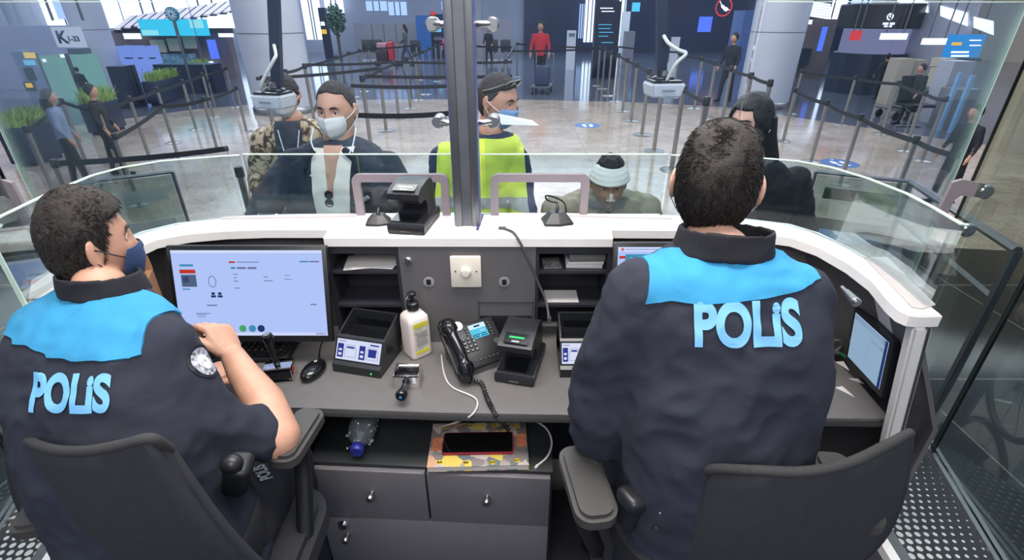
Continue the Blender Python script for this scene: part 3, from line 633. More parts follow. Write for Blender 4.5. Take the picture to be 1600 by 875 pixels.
# perforated side ledges
def perf(nt, p, tc):
    mp = nt.nodes.new('ShaderNodeSeparateXYZ'); nt.links.new(tc.outputs['Object'], mp.inputs[0])
    def M(op, a, b_=None):
        n = nt.nodes.new('ShaderNodeMath'); n.operation = op
        for i, v in enumerate((a, b_)):
            if v is None: continue
            if isinstance(v, (int, float)): n.inputs[i].default_value = v
            else: nt.links.new(v, n.inputs[i])
        return n.outputs[0]
    def grid(ox, oy):
        px, py = .026, .045
        fx = M('SUBTRACT', M('FRACT', M('DIVIDE', M('ADD', mp.outputs[0], ox), px)), .5); fy = M('SUBTRACT', M('FRACT', M('DIVIDE', M('ADD', mp.outputs[1], oy), py)), .5)
        fx = M('MULTIPLY', fx, px); fy = M('MULTIPLY', fy, py)
        return M('LESS_THAN', M('SQRT', M('ADD', M('MULTIPLY', fx, fx), M('MULTIPLY', fy, fy))), M('SUBTRACT', .0098, M('MULTIPLY', M('ABSOLUTE', mp.outputs[0]), .026)))
    g = M('MAXIMUM', grid(0, 0), grid(.013, .0225))
    mx = nt.nodes.new('ShaderNodeMix'); mx.data_type = 'RGBA'; mx.inputs[6].default_value = c(40, 42, 46); mx.inputs[7].default_value = c(190, 190, 188)
    nt.links.new(g, mx.inputs[0]); nt.links.new(mx.outputs[2], p.inputs['Base Color']); p.inputs['Roughness'].default_value = .3
Mperf = tex_mat('perforated_sheet', perf)
def ledge(corner, inner, ra, rb, lab):
    sx = 1 if corner[0] > 0 else -1
    t = thing('perforated_ledge', lab, 'ledge', (corner[0], corner[1] - .3, .3)); t['group'] = 'perforated side ledges'
    c0, i1, r0, r1 = V(corner), V(inner), V(ra), V(rb)
    b = B(); loft(b, [[c0, r0, r0 - V((0, 0, .01)), c0 - V((0, 0, .01))], [i1, r1, r1 - V((0, 0, .01)), i1 - V((0, 0, .01))]]); obj('perforated_sheet', b, Mperf, t, ang=0)
    for nm, w_, off, m in (('white_trim', .028, -.028, Mwhite), ('steel_strip', .03, 0.001, Malu)):
        b = B(); e = V((sx * w_, 0, 0)); o_ = V((sx * off, 0, .004)); loft(b, [[c0 + o_, c0 + o_ + e, c0 + o_ + e - V((0, 0, .03)), c0 + o_ - V((0, 0, .03))], [i1 + o_, i1 + o_ + e, i1 + o_ + e - V((0, 0, .03)), i1 + o_ - V((0, 0, .03))]]); obj(nm, b, m, t, ang=0)
    for k in (0, 1):
        b = B(); e = V((sx * .014, 0, 0)); o_ = V((sx * (.022 * k), 0, .012)); loft(b, [[r0 + o_, r0 + o_ + e, r0 + o_ + e - V((0, 0, .02)), r0 + o_ - V((0, 0, .02))], [r1 + o_, r1 + o_ + e, r1 + o_ + e - V((0, 0, .02)), r1 + o_ - V((0, 0, .02))]]); obj('glass_rail', b, Msteel, t, ang=0)
    b = B(); loft(b, [[c0 + V((-sx * .028, 0, -.026)), c0 + V((-sx * .02, 0, -.026)), V((c0.x - sx * .02, c0.y, .3)), V((c0.x - sx * .028, c0.y, .3))], [i1 + V((-sx * .028, 0, -.026)), i1 + V((-sx * .02, 0, -.026)), V((i1.x - sx * .02, i1.y, .3)), V((i1.x - sx * .028, i1.y, .3))]]); obj('side_panel', b, mat('side_grey', (96, 96, 104), .5), t, ang=0)
    b = B(); o_ = V((sx * .01, 0, -.012)); loft(b, [[r0 + o_, r0 + o_ + V((sx * .01, 0, 0)), V((r0.x + sx * .02, r0.y, 0)), V((r0.x + sx * .01, r0.y, 0))], [r1 + o_, r1 + o_ + V((sx * .01, 0, 0)), V((r1.x + sx * .02, r1.y, 0)), V((r1.x + sx * .01, r1.y, 0))]]); obj('outer_panel', b, Mdarkin, t, ang=0)
def ext(a, e, y): k = (y - a.y) / (e.y - a.y); return a + (e - a) * k
ci, cj = PZ(1353, 790, .6), PZ(1440, 930, .6); ra, rb = PZ(1425, 664, .6), PZ(1550, 875, .6)
ledge(ci, ext(ci, cj, .45), ra, ext(ra, rb, .35), 'perforated dark metal ledge with white trim at lower right')
ci, cj = PZ(130, 776, .6), PZ(65, 878, .6); rc, rd = PZ(72, 724, .6), PZ(0, 838, .6)
ledge(ci, ext(ci, cj, .45), rc, ext(rc, rd, .35), 'perforated dark metal ledge with white trim at lower left')
# ---- centre shelf unit
t = thing('shelf_unit', 'dark grey pigeonhole unit with socket panel in the middle of the desk', 'shelf', (-.13, 1.46, .97))
YF = 1.405
XL0, XL1, XR0, XR1 = -.575, -.355, .078, .305
def bx(name, x0, x1, y0, y1, z0, z1, m, par=t, bev=0):
    b = B(); box(b, ((x0 + x1) / 2, (y0 + y1) / 2, (z0 + z1) / 2), (x1 - x0, y1 - y0, z1 - z0), bev=bev); return obj(name, b, m, par, ang=30 if bev else 0)
bx('back_panel', XL0, XR1, 1.535, 1.55, .97, 1.325, Mdarkin)
for x in (XL0, XL1, XR0, XR1): bx('divider', x - .007, x + .007, YF, 1.55, .97, 1.325, Mdarkin)
bx('socket_panel', XL1 + .004, XR0 - .004, YF - .003, YF + .012, .97, 1.322, Mpanel)
for (a, e) in ((XL0, XL1), (XR0, XR1)):
    bx('shelf_board', a, e, YF + .002, 1.54, 1.228, 1.238, Mdarkin); bx('shelf_board', a, e, YF + .002, 1.54, 1.105, 1.115, Mdarkin); bx('top_rail', a, e, YF - .002, YF + .01, 1.30, 1.325, Mdarkin)
# fittings on the socket panel
p = PY(638, 407, YF - .003); b = B(); lathe(b, [(.012, 0), (.013, .004), (.009, .008), (.008, .012), (.001, .012)], p, (0, -1, 0)); box(b, p + V((0, -.0125, 0)), (.002, .001, .008)); obj('key_lock', b, Mchrome, t)
for x in (670, 788):
    p = PY(x, 440, YF - .003); b = B(); cyl(b, p, p + V((0, -.003, 0)), .017, n=28); q = obj('network_socket', b, mat('socket_grey', (150, 148, 148), .4), t); 
    b = B(); box(b, p + V((0, -.004, 0)), (.014, .003, .018)); obj('port', b, Mblack, q)
p0, p1 = PY(703, 398, YF), PY(753, 446, YF)
t2 = thing('dimmer_switch', 'cream square wall dimmer with round knob on the grey panel', 'switch', PY(728, 446, YF - .01))
b = B(); box(b, ((p0.x + p1.x) / 2, YF - .009, (p0.z + p1.z) / 2), (p1.x - p0.x, .012, p0.z - p1.z), bev=.004); obj('plate', b, mat('cream', (226, 218, 204), .35, var=.01), t2)
p = PY(728, 424, YF - .015); b = B(); lathe(b, [(.017, 0), (.0175, .006), (.013, .009), (.012, .018), (.001, .019)], p, (0, -1, 0)); obj('knob', b, mat('cream', (226, 218, 204)), t2)
b = B()
for s in (-1, 1): cyl(b, p + V((s * .033, 0, 0)), p + V((s * .033, -.0015, 0)), .0025, n=10)
obj('screw', b, Mblack, t2)
b = B(); m = Mpanel
for k in range(9): box(b, (-.02 + k * 0, YF - .006, 1.075 - k * .0075), (.17, .004, .003))
obj('vent_slat', b, Mblack, t)
b = B(); z0 = 1.13
for (x0, x1, z1, z2) in ((-.11, .07, 1.127, 1.13), (-.11, .07, .99, .993), (-.11, -.107, .99, 1.13), (.067, .07, .99, 1.13)): box(b, ((x0 + x1) / 2, YF - .005, (z1 + z2) / 2), (x1 - x0, .003, z2 - z1))
obj('hatch_frame', b, mat('hatch_grey', (66, 66, 70), .5), t, ang=0)
# ---- drawer cabinet
cab = thing('drawer_cabinet', 'grey cabinet with two drawers and a locked door under the desk', 'cabinet', (-.24, 1.01, .3), -3)
def lb(b, x0, x1, y0, y1, z0, z1, bev=.0): return box(b, ((x0 + x1) / 2, (y0 + y1) / 2, (z0 + z1) / 2), (x1 - x0, y1 - y0, z1 - z0), bev=bev)
b = B(); lb(b, -.357, .357, .012, .45, 0, .5, .002); obj('carcass', b, mat('cabinet_black', (40, 42, 44), .35, var=.05), cab, local=True)
Mdr = mat('drawer_grey', (102, 99, 102), .45, var=.02)
def knob(par, x, z):
    b = B(); lathe(b, [(.009, 0), (.0065, .005), (.0065, .016), (.011, .020), (.011, .030), (.009, .033), (.001, .033)], (x, 0, z), (0, -1, 0), 20); return obj('knob', b, Msteel, par, local=True)
b = B(); lb(b, -.35, -.012, -.004, .012, .285, .488, .002); d = obj('drawer', b, Mdr, cab, local=True); MW[d.name] = MW[cab.name]; knob(d, -.175, .40)
b = B(); lb(b, -.006, .35, -.004, .012, .285, .488, .002); d = obj('drawer', b, Mdr, cab, local=True); MW[d.name] = MW[cab.name]; knob(d, .168, .405)
b = B(); lb(b, -.35, .35, -.004, .012, .01, .278, .002); d = obj('door', b, Mdr, cab, local=True); MW[d.name] = MW[cab.name]; knob(d, -.28, .20)
b = B(); lathe(b, [(.017, 0), (.018, .004), (.014, .011), (.013, .013), (.001, .013)], (-.285, -.004, .25), (0, -1, 0)); obj('lock', b, Mchrome, d, local=True)
# ================================================================= glass
Gl = glass('clear_glass', (240, 246, 246), .45); Gl2 = glass('upper_glass', (240, 246, 250), .5); Gedge2 = mat('seam_dark', (40, 46, 44), .3); Gedge = mat('glass_edge', (200, 222, 205), .2, var=.02, emit=.0, spec=.8)
Gside = glass('side_glass', (216, 224, 220), .2)
def pane(name, lab, pts, z0, z1, m, th=.010, edges=('top',), group=None, cat='glass pane'):
    q = offs(pts, th); t = thing(name, lab, cat, (sum(p[0] for p in pts) / len(pts), sum(p[1] for p in pts) / len(pts), z0))
    if group: t['group'] = group
    b = B(); loft(b, [[(p[0], p[1], z0), (r[0], r[1], z0), (r[0], r[1], z1 - .0005), (p[0], p[1], z1 - .0005)] for p, r in zip(pts, q)]); obj('pane', b, m, t, ang=60)
    if 'top' in edges: b = B(); loft(b, [[(p[0], p[1], z1), (r[0], r[1], z1), (r[0], r[1], z1 + .0025), (p[0], p[1], z1 + .0025)] for p, r in zip(pts, q)]); obj('top_edge', b, Gedge, t)
    for k, nm in ((0, 'start'), (-1, 'end')):
        if nm in edges:
            p, r = pts[k], q[k]; b = B(); s = V((p[0] - pts[1 if k == 0 else -2][0], p[1] - pts[1 if k == 0 else -2][1])).normalized() * .003
            loft(b, [[(p[0], p[1], z0), (r[0], r[1], z0), (r[0] + s.x, r[1] + s.y, z0), (p[0] + s.x, p[1] + s.y, z0)], [(p[0], p[1], z1), (r[0], r[1], z1), (r[0] + s.x, r[1] + s.y, z1), (p[0] + s.x, p[1] + s.y, z1)]]); obj('side_edge', b, Gedge2 if 'side' in name else Gedge, t, ang=0)
    return t
ZG = 1.558
YG = 1.600
# lower screens with a transaction opening framed in taupe
def screen(x0, x1, hx0, hx1, hz, lab, lab2):
    t = thing('glass_screen', lab, 'glass pane', ((x0 + x1) / 2, YG, ZC)); t['group'] = 'low glass screens on the counter'
    b = B(); th = .010
    for (a, e, z0, z1) in ((x0, hx0, ZC, ZG), (hx1, x1, ZC, ZG), (hx0, hx1, hz, ZG)): box(b, ((a + e) / 2, YG, (z0 + z1) / 2), (e - a, th, z1 - z0))
    obj('pane', b, Gl, t, ang=0); b = B(); box(b, ((x0 + x1) / 2, YG, ZG + .0012), (x1 - x0, th, .0024)); obj('top_edge', b, Gedge, t, ang=0)
    # taupe frame: rounded U turned over
    w = .026; r = .025; o_ = []; i_ = []
    A = [(hx0 - w, ZC), (hx0 - w, hz + w - r)] + [(hx0 - w + r - r * math.cos(R(a)), hz + w - r + r * math.sin(R(a))) for a in (15, 35, 55, 75, 90)] + [(hx1 + w - r + r * math.sin(R(a)), hz + w - r + r * math.cos(R(a))) for a in (0, 15, 35, 55, 75, 90)] + [(hx1 + w, ZC)]
    C_ = [(hx1, ZC), (hx1, hz - .006), (hx1 - .006, hz), (hx0 + .006, hz), (hx0, hz - .006), (hx0, ZC)]
    b = B(); vs = [b.verts.new((p[0], p[1], 0)) for p in A + C_]; b.faces.new(vs); g = bmesh.ops.extrude_face_region(b, geom=b.faces[:])
    for v in g['geom']:
        if isinstance(v, bmesh.types.BMVert): v.co.z = .016
    b.transform(Mx.Translation((0, YG + .003, 0)) @ Mx.Rotation(R(90), 4, 'X')); f = obj('opening_frame', b, Mtaupe, t, ang=0)
    return t
zt = PY(630, 283, YG).z
screen(-.86, -.185, PY(566, 300, YG).x, PY(690, 300, YG).x, zt, 'low glass screen left of the steel post with a taupe framed opening', '')
screen(-.098, .50, PY(779, 300, YG).x, PY(907, 300, YG).x, zt, 'low glass screen right of the steel post with a taupe framed opening', '')
pane('glass_screen', 'low curved glass screen on the left bend of the counter', [(-1.115, .99), (-1.15, 1.2), (-1.16, 1.36), (-1.135, 1.44), (-1.07, 1.51), (-.92, 1.57), (-.865, 1.583)], ZC, ZG, Gl, group='low glass screens on the counter', edges=('top', 'start'))
pane('glass_screen', 'low curved glass screen on the right bend of the counter', [(.505, 1.585), (.74, 1.56), (.87, 1.51), (.93, 1.44), (.965, 1.33), (.978, 1.2), (.968, 1.1), (.95, .99)], ZC, ZG, Gl, group='low glass screens on the counter', edges=('top',))
# tall panes behind the low ones
pane('tall_glass', 'tall clear glass pane left of the central steel post', [(-.93, 1.632), (-.19, 1.655)], 1.0, 2.25, Gl2, edges=(), group='tall glass panes')
pane('tall_glass', 'tall clear glass pane right of the central steel post', [(-.09, 1.655), (.72, 1.632)], 1.0, 2.25, Gl2, edges=(), group='tall glass panes')
pane('tall_glass', 'tall glass pane on the right beyond the counter bend', [(.735, 1.64), (1.5, 1.66)], .62, 1.985, Gl2, edges=('top', 'end'), group='tall glass panes')
pane('tall_glass', 'tall glass pane on the left beyond the counter bend', [(-1.66, 1.66), (-.94, 1.64)], .62, 1.985, Gl2, edges=('top', 'start'), group='tall glass panes')
# side walls
pane('side_glass', 'tall glass side wall of the booth standing on the right ledge', [(1.29, .35), (1.465, 1.25)], .61, 2.4, Gside, edges=('end',), group='glass side walls')
pane('side_glass', 'glass side door between right ledge and front glazing', [(1.475, 1.27), (1.555, 1.64)], .05, 2.4, Gside, edges=('start', 'end'), group='glass side walls')
pane('side_glass', 'tall glass side wall of the booth standing on the left ledge', [(-1.41, .35), (-1.565, 1.12)], .61, 2.4, Gside, edges=('end',), group='glass side walls')
pane('side_glass', 'glass side door between left ledge and front glazing', [(-1.575, 1.14), (-1.70, 1.64)], .05, 2.4, Gside, edges=('start', 'end'), group='glass side walls')
# central post
t = thing('steel_post', 'grey aluminium profile post rising from the middle of the counter', 'post', (-.14, 1.53, ZC))
xc = -.142; Wp = .078
b = B(); box(b, (xc, 1.53, 1.95), (.030, .078, 1.19)); obj('core', b, mat('post_core', (104, 106, 112), .4, .5), t, ang=0)
for s in (-1, 1):
    b = B(); box(b, (xc + s * .027, 1.53, 1.95), (.023, .086, 1.19), bev=.003); obj('flange', b, Malu, t)
    b = B(); box(b, (xc + s * .0395, 1.53, 1.95), (.003, .07, 1.19)); obj('seal', b, mat('seal_blue', (80, 96, 150), .3), t, ang=0)
for (z) in (PY(730, 190, 1.6).z, PY(730, 38, 1.6).z):
    for s in (-1, 1):
        b = B(); tube(b, [(xc + s * .03, 1.585, z), (xc + s * .055, 1.575, z), (xc + s * .085, 1.60, z)], .010, n=10); cyl(b, (xc + s * .085, 1.585, z), (xc + s * .085, 1.64, z), .020, n=24, bev=.004); obj('glass_clamp', b, Msteel, t)
# counter inlay plates
for (pts, lab) in (([(1350, 404), (1385, 403), (1461, 478), (1440, 484), (1425, 482)], 'long grey plate let into the counter top at right'), ([(46, 470), (50, 440), (120, 400), (112, 425), (78, 466)], 'grey plate let into the counter top at left'), ([(346, 343), (348, 339), (552, 335), (556, 339)], 'thin clear strip lying along the counter at the left glass foot'), ([(862, 338), (860, 334), (1046, 338), (1050, 343)], 'thin clear strip lying along the counter at the right glass foot')):
    b = B(); prism(b, [PZ(x, y, ZC).to_2d() for x, y in pts], ZC + .0005, ZC + .004); tag(obj('counter_plate', b, mat('inlay_grey', (186, 176, 172), .25, var=.03), ang=0), lab, 'plate')
# bracket hinges on the side doors
def bracket(sx, lab):
    ctr = PY(1497, 330, 1.6) if sx > 0 else PY(12, 330, 1.62); x = ctr.x; y = ctr.y; z = ctr.z
    t = thing('door_bracket', lab, 'bracket', (x, y, z)); t['group'] = 'brackets on the side glass'
    b = B(); pts = [(.055, .075), (.05, .095), (-.03, .11), (-.06, .10), (-.065, .02), (-.065, -.04), (-.045, -.065), (.03, -.085), (.05, -.08), (.055, -.06), (.04, -.05), (-.02, -.03), (-.032, -.01), (-.03, .04), (-.015, .055), (.04, .05)]
    prism(b, pts, 0, .012); b.transform(Mx.Translation((x, y + .01, z)) @ Mx.Scale(sx, 4, (1, 0, 0)) @ Mx.Rotation(R(90), 4, 'X')); obj('plate', b, Mtaupe, t, ang=0)
    for dz in (.07, -.066):
        b = B(); p = V((x + sx * .055, y - .02, z + dz)); lathe(b, [(.022, 0), (.024, .004), (.024, .018), (.02, .022), (.001, .022)], p + V((0, .025, 0)), (0, -1, 0)); obj('clamp_disc', b, Mchrome, t)
bracket(1, 'taupe forked bracket with two chrome discs on the right glass'); bracket(-1, 'taupe forked bracket with two chrome discs on the left glass')
# ================================================================= gate panels beyond the counter
def gate(sx, A, e, A2, lab):
    a, e_ = PZ(*A, 1.0), PZ(*e, 1.0); t = thing('glass_gate', lab, 'gate', ((a.x + e_.x) / 2, (a.y + e_.y) / 2, 0)); t['group'] = 'framed glass gate panels'
    d = e_ - a; L = d.length; u_ = d.normalized()
    b = B(); tube(b, [a, e_], .013, n=6); obj('top_rail', b, Malu, t)
    b = B(); tube(b, [V((a.x, a.y, .2)), a], .012, n=6); obj('side_rail', b, Malu, t)
    b = B(); tube(b, [V((e_.x, e_.y, 0)), e_], .018, n=8); obj('post', b, Malu, t)
    m = frame3(V((a.x, a.y, .2)), u_, (0, 0, 1)); b = B(); box(b, (L / 2, .39, 0), (L - .03, .78, .008)); b.transform(m); obj('pane', b, glass('gate_glass', (214, 222, 216), .8), t, ang=0)
    Mfr = mat('frost_strip', (150, 156, 150), .6); b = B()
    for (y0, y1) in ((.62, .70), (.40, .48), (.18, .26)): box(b, (L * .55, (y0 + y1) / 2, -.006), (L * .8, y1 - y0, .002))
    b.transform(m); obj('frosted_stripes', b, Mfr, t, ang=0)
    f = PZ(*A2, 1.0); b = B(); tube(b, [e_, f], .022, n=6); obj('long_rail', b, Malu, t); b = B(); tube(b, [f, V((f.x, f.y, 0))], .022, n=6); obj('post', b, Malu, t)
    b = B(); g = (e_ + f) / 2; tube(b, [e_ - V((0, 0, .25)), f - V((0, 0, .25))], .015, n=6); obj('lower_rail', b, Malu, t)
gate(1, (1275, 268), (1424, 284), (1590, 392), 'framed glass gate panel with frosted stripes, right of the woman in black')
gate(-1, (269, 268), (141, 284), (0, 372), 'framed glass gate panel with frosted stripes behind the left officer')
# ================================================================= things on desk and counter
ZD = .97
Gui = glow('screen_lilac', (176, 196, 248), 1.0); Gui2 = glow('screen_header', (206, 218, 250), 1.0); Gline = glow('screen_line', (140, 156, 205), .9); Gteal = glow('screen_teal', (70, 150, 190), .9); Gred = glow('screen_red', (200, 60, 45), .9)
Gdk = glow('screen_dark', (40, 60, 110), .8); Gph = glow('screen_photo', (90, 110, 140), .8); Ggrn = glow('led_green', (70, 255, 130), 1.6); Gtx = glow('screen_text_grey', (120, 130, 170), .9); Ggr = glow('icon_green', (80, 170, 110), .9)
def monitor(name, lab, TL, TR, BL, screen_items, bez=.014, foot=None, deep=.02):
    TL, TR, BL = V(TL), V(TR), V(BL); w_ = (TR - TL).length; h = (TL - BL).length; ctr = (TR + BL) / 2
    m = frame3(ctr, TR - TL, TL - BL); t = thing(name, lab, 'monitor', (ctr.x, ctr.y, ZD))
    b = B(); box(b, (0, -.004, -deep / 2), (w_ + bez * 2, h + bez * 2 + .008, deep), bev=.004); box(b, (0, 0, -deep - .008), (w_ * .6, h * .6, .02), bev=.006); b.transform(m); obj('casing', b, Mblack, t)
    b = B(); box(b, (0, 0, .0006), (w_, h, .0012)); b.transform(m); obj('screen', b, Gui, t, ang=0)
    quads('screen_content', m, [(a - w_ / 2, bb - h / 2, c_ - w_ / 2, d - h / 2, mt) for (a, bb, c_, d, mt) in [(x0 * w_, (1 - y1) * h, x1 * w_, (1 - y0) * h, mt) for (x0, y0, x1, y1, mt) in screen_items]], t, z=.0013)
    return t, m, w_, h
items = [(0, 0, 1, .035, Gui2), (.0, .035, 1, .037, Gline), (.05, .16, .14, .185, Gteal), (.045, .22, .15, .265, Gred), (.05, .28, .15, .42, Gph), (.06, .30, .10, .37, Gdk), (.05, .44, .1, .455, Gteal), (.38, .125, .42, .145, Gred), (.43, .13, .58, .14, Gtx),
         (.39, .19, .42, .215, Gteal), (.43, .19, .49, .215, Gtx), (.50, .19, .56, .215, Gtx), (.40, .27, .43, .28, Gtx), (.40, .31, .42, .32, Gtx), (.40, .35, .43, .36, Gtx), (.40, .43, .44, .44, Gtx), (.24, .485, .262, .515, Gdk), (.235, .52, .268, .545, Gdk), (.285, .485, .307, .515, Gdk), (.28, .52, .313, .545, Gdk),
         (.20, .63, .27, .645, Gtx), (.12, .73, .22, .738, Gtx), (.12, .745, .19, .753, Gtx), (.13, .77, .18, .778, Gtx), (.60, .30, .63, .31, Gtx), (.60, .345, .66, .355, Gtx), (.85, .12, .91, .137, Gteal), (.915, .12, .98, .137, Gtx), (.90, .62, .94, .635, Gtx), (.74, .285, .78, .292, Gtx), (.74, .33, .79, .337, Gtx), (0, .965, 1, 1, Gui2), (.92, .97, .99, .99, Gdk)]
tL = PY(266, 391, 1.36); tR = PY(501, 384, 1.36); tR.z = tL.z; bL = PY(284, 524, 1.285)
T1, m1, w1, h1 = monitor('monitor', 'large office monitor showing a pale lilac form, left of the pigeonholes', tL, tR, bL, items)
def disc_on(par, m, w_, h, fx, fy, r, mt, name='screen_icon'):
    b = B(); cyl(b, (0, 0, .0013), (0, 0, .002), r, n=20); b.transform(m @ Mx.Translation(((fx - .5) * w_, (.5 - fy) * h, 0))); return obj(name, b, mt, par, ang=0)
disc_on(T1, m1, w1, h1, .425, .915, .011, Ggr); disc_on(T1, m1, w1, h1, .49, .915, .011, Gteal); disc_on(T1, m1, w1, h1, .55, .915, .011, Gdk)
b = B(); tube(b, [((a_ := (math.cos(k / 16 * 6.2832) * .011)), math.sin(k / 16 * 6.2832) * .017, .0018) for k in range(17)], .0013, n=4); b.transform(m1 @ Mx.Translation((-.245 * w1, .14 * h1, 0))); obj('screen_avatar', b, Gtx, T1)
b = B(); box(b, (T1.location.x, 1.40, 1.1), (.08, .05, .26)); obj('stand', b, Mblack, T1, ang=0)
tL = PY(966, 386, 1.36); tR = V((tL.x + .449, 1.36, tL.z)); bL = PY(963, 520, 1.29); bL.x = tL.x
it2 = [(0, 0, 1, .05, Gui2), (.02, .012, .04, .04, Gred), (.05, .02, .3, .03, Gtx), (.01, .10, .05, .13, Gred), (.05, .08, .33, .26, Gteal), (.08, .12, .24, .13, Gui2), (.08, .17, .28, .18, Gui2), (.35, .12, .48, .13, Gtx), (.36, .22, .52, .24, Gtx), (.05, .4, .4, .41, Gtx), (.05, .46, .3, .47, Gtx)]
T2, m2, w2, h2 = monitor('monitor', 'large office monitor mostly hidden behind the right officer shoulder', tL, tR, bL, it2)
b = B(); box(b, (T2.location.x, 1.40, 1.1), (.08, .05, .26)); obj('stand', b, Mblack, T2, ang=0)
tl, tr, bl_ = PY(1338, 489, 1.24), PY(1390, 536, 1.08), PY(1325, 556, 1.235)
Gsb = glow('small_screen_blue', (150, 178, 205), .9); MC['screen_lilac'] = Gui
T3, m3, w3, h3 = monitor('small_monitor', 'small black monitor with a tilted pale table, on the right side panel', tl, tr, bl_, [(0, 0, .93, 1, Gsb), (.93, 0, 1, 1, Gdk), (0, .03, .93, .055, Gdk), (0, .085, .93, .105, Gdk), (.5, .2, .93, .215, Gdk), (.55, .245, .93, .26, Gdk), (.5, .3, .51, .8, Gline), (0, .7, .93, .706, Gline)], bez=.014, deep=.03)
b = B(); tube(b, [m3 @ V((0, -.0, -.03)), m3 @ V((0, -.0, -.07)), m3 @ V((0, -.12, -.07))], .012); box(b, m3 @ V((0, -.11, -.05)), (.06, .12, .012)); obj('stand', b, Mblack, T3)
# keyboard
kc = PZ(362, 549, ZD); K = thing('keyboard', 'black full-size keyboard lying in front of the left monitor', 'keyboard', (kc.x, kc.y, ZD), 2)
b = B(); box(b, (0, 0, .008), (.42, .135, .016), bev=.004); obj('case', b, Mblack, K, local=True)
Mkey = mat('key_black', (46, 47, 50), .5, var=.02); b = B()
for r_ in range(6):
    x = -.2
    while x < .195:
        w_ = .0155
        if r_ == 5 and -.11 < x < .0: w_ = .1
        if not ((.075 < x < .083) or (.135 < x < .143)): box(b, (x + w_ / 2, .052 - r_ * .0195, .0185), (w_, .0155, .006), bev=.0012, seg=1)
        x += w_ + .0035
k = obj('keys', b, Mkey, K, local=True, ang=20)
b = B()
for r_ in range(5):
    for q in range(19): box(b, (-.193 + q * .0205, .053 - r_ * .0195, .0218), (.004, .004, .0004))
k = obj('key_legends', b, mat('legend', (170, 172, 175), .5), K, local=True, ang=0); k['kind'] = 'stuff'
# mouse
mc = PZ(491, 584, ZD); T = thing('computer_mouse', 'black computer mouse between the upright stamp and the reader', 'mouse', (mc.x, mc.y, ZD), -14)
b = B(); ell(b, (0, 0, .014), (.031, .052, .022), n=28); bmesh.ops.bisect_plane(b, geom=b.verts[:] + b.edges[:] + b.faces[:], plane_co=(0, 0, .001), plane_no=(0, 0, -1), clear_outer=True); bmesh.ops.holes_fill(b, edges=b.edges[:]); obj('shell', b, Mblack2, T, local=True, ang=60)
b = B(); tube(b, [(math.cos(a / 12 * 6.28) * .004, .018 + math.sin(a / 12 * 6.28) * .004, .0355) for a in range(13)], .0008, n=5); obj('logo_ring', b, Mwh, T, local=True)
b = B(); cyl(b, (-.003, .034, .031), (.003, .034, .031), .006, n=16); obj('wheel', b, Mblack, T, local=True)
b = B(); tube(b, [mc + V((.01, .05, .012)), PZ(499, 562, ZD) + V((0, 0, .005)), PZ(502, 540, ZD) + V((0, 0, .004)), PZ(512, 524, ZD) + V((0, 0, .004))], .0022, smooth=5); obj('cord', b, Mblack, T)
# document readers with lit instruction panel
Gpan = glow('panel_white', (214, 220, 245), 1.0); Gnv = glow('panel_navy', (52, 62, 150), .9); Gln = glow('panel_line', (90, 96, 140), .8)
def reader(loc, rz, W_, lab):
    t = thing('document_reader', lab, 'document reader', loc, rz); t['group'] = 'document readers on the desk'
    D = .15; hf, hb = .085, .125; w2_ = W_ / 2
    b = B()
    loft(b, [[(x, 0, 0), (x, -.0, .03), (x, .012, .036), (x, .05, hf + .015), (x, .058, hf + .02), (x, .064, hf), (x, D, hb - .05), (x, D, 0)] for x in (-w2_, w2_)])
    for s in (-1, 1): loft(b, [[(s * w2_, .056, .05), (s * w2_, .056, hf + .018), (s * w2_, D + .01, hb + .012), (s * w2_, D + .01, .02)], [(s * (w2_ - .006), .056, .05), (s * (w2_ - .006), .056, hf + .018), (s * (w2_ - .006), D + .01, hb + .012), (s * (w2_ - .006), D + .01, .02)]])
    box(b, (0, D + .008, hb - .03), (W_, .008, .085)); obj('body', b, mat('reader_black', (38, 40, 42), .3, var=.04), t, local=True, ang=25)
    mm = frame3((0, .0298, .0688), (1, 0, 0), (0, .038, .064)); MWt = MW[t.name]
    q = []; sw, sh = W_ * .46, .0315
    q += [(-sw, -sh, sw, sh, Gpan), (-sw * .92, sh * .76, -sw * .6, sh * .82, Gln, 1), (sw * .5, sh * .66, sw * .9, sh * .8, Gnv, 1)]
    for s in (-.95, .04):
        q += [(sw * s, -sh * .8, sw * (s + .27), sh * .55, Gnv, 1), (sw * (s + .06), -sh * .6, sw * (s + .2), -sh * .35, Gpan, 2), (sw * (s + .06), -sh * .15, sw * (s + .2), sh * .05, Gpan, 2)]
        x0, x1 = sw * (s + .33), sw * (s + .84); y0, y1 = -sh * .7, sh * .15
        for (a, c_, d, e) in ((x0, y0, x1, y0 + .0008), (x0, y1, x1, y1 + .0008), (x0, y0, x0 + .0008, y1), (x1, y0, x1 + .0008, y1), (x0 + .004, y1 + .01, x1 - .004, y1 + .0108), (x0 + .004, y1, x0 + .0048, y1 + .01), (x1 - .004, y1, x1 - .0032, y1 + .01)): q.append((a, c_, d, e, Gln, 1))
        q.append((x0 + .006, y1 - .004 if s < 0 else y0 + .008, x1 - .005, y1 + .006, Gnv, 2) if s > 0 else (x0 + .007, y1 + .001, x1 - .006, y1 + .006, Gnv, 2))
    quads('instruction_panel', MWt @ mm, q, t, z=.0005)
    b = B(); box(b, (w2_ * .62, -.0006, .013), (.004, .002, .004)); obj('status_light', b, Ggrn, t, local=True)
    b = B(); box(b, (0, .105, .088), (W_ * .8, .07, .004), (12, 0, 0)); box(b, (0, .135, .108), (W_ * .7, .004, .03)); obj('scan_tray', b, Mblack2, t, local=True)
    return t
a, e = PZ(521, 580, ZD), PZ(595, 592, ZD); g = (a + e) / 2
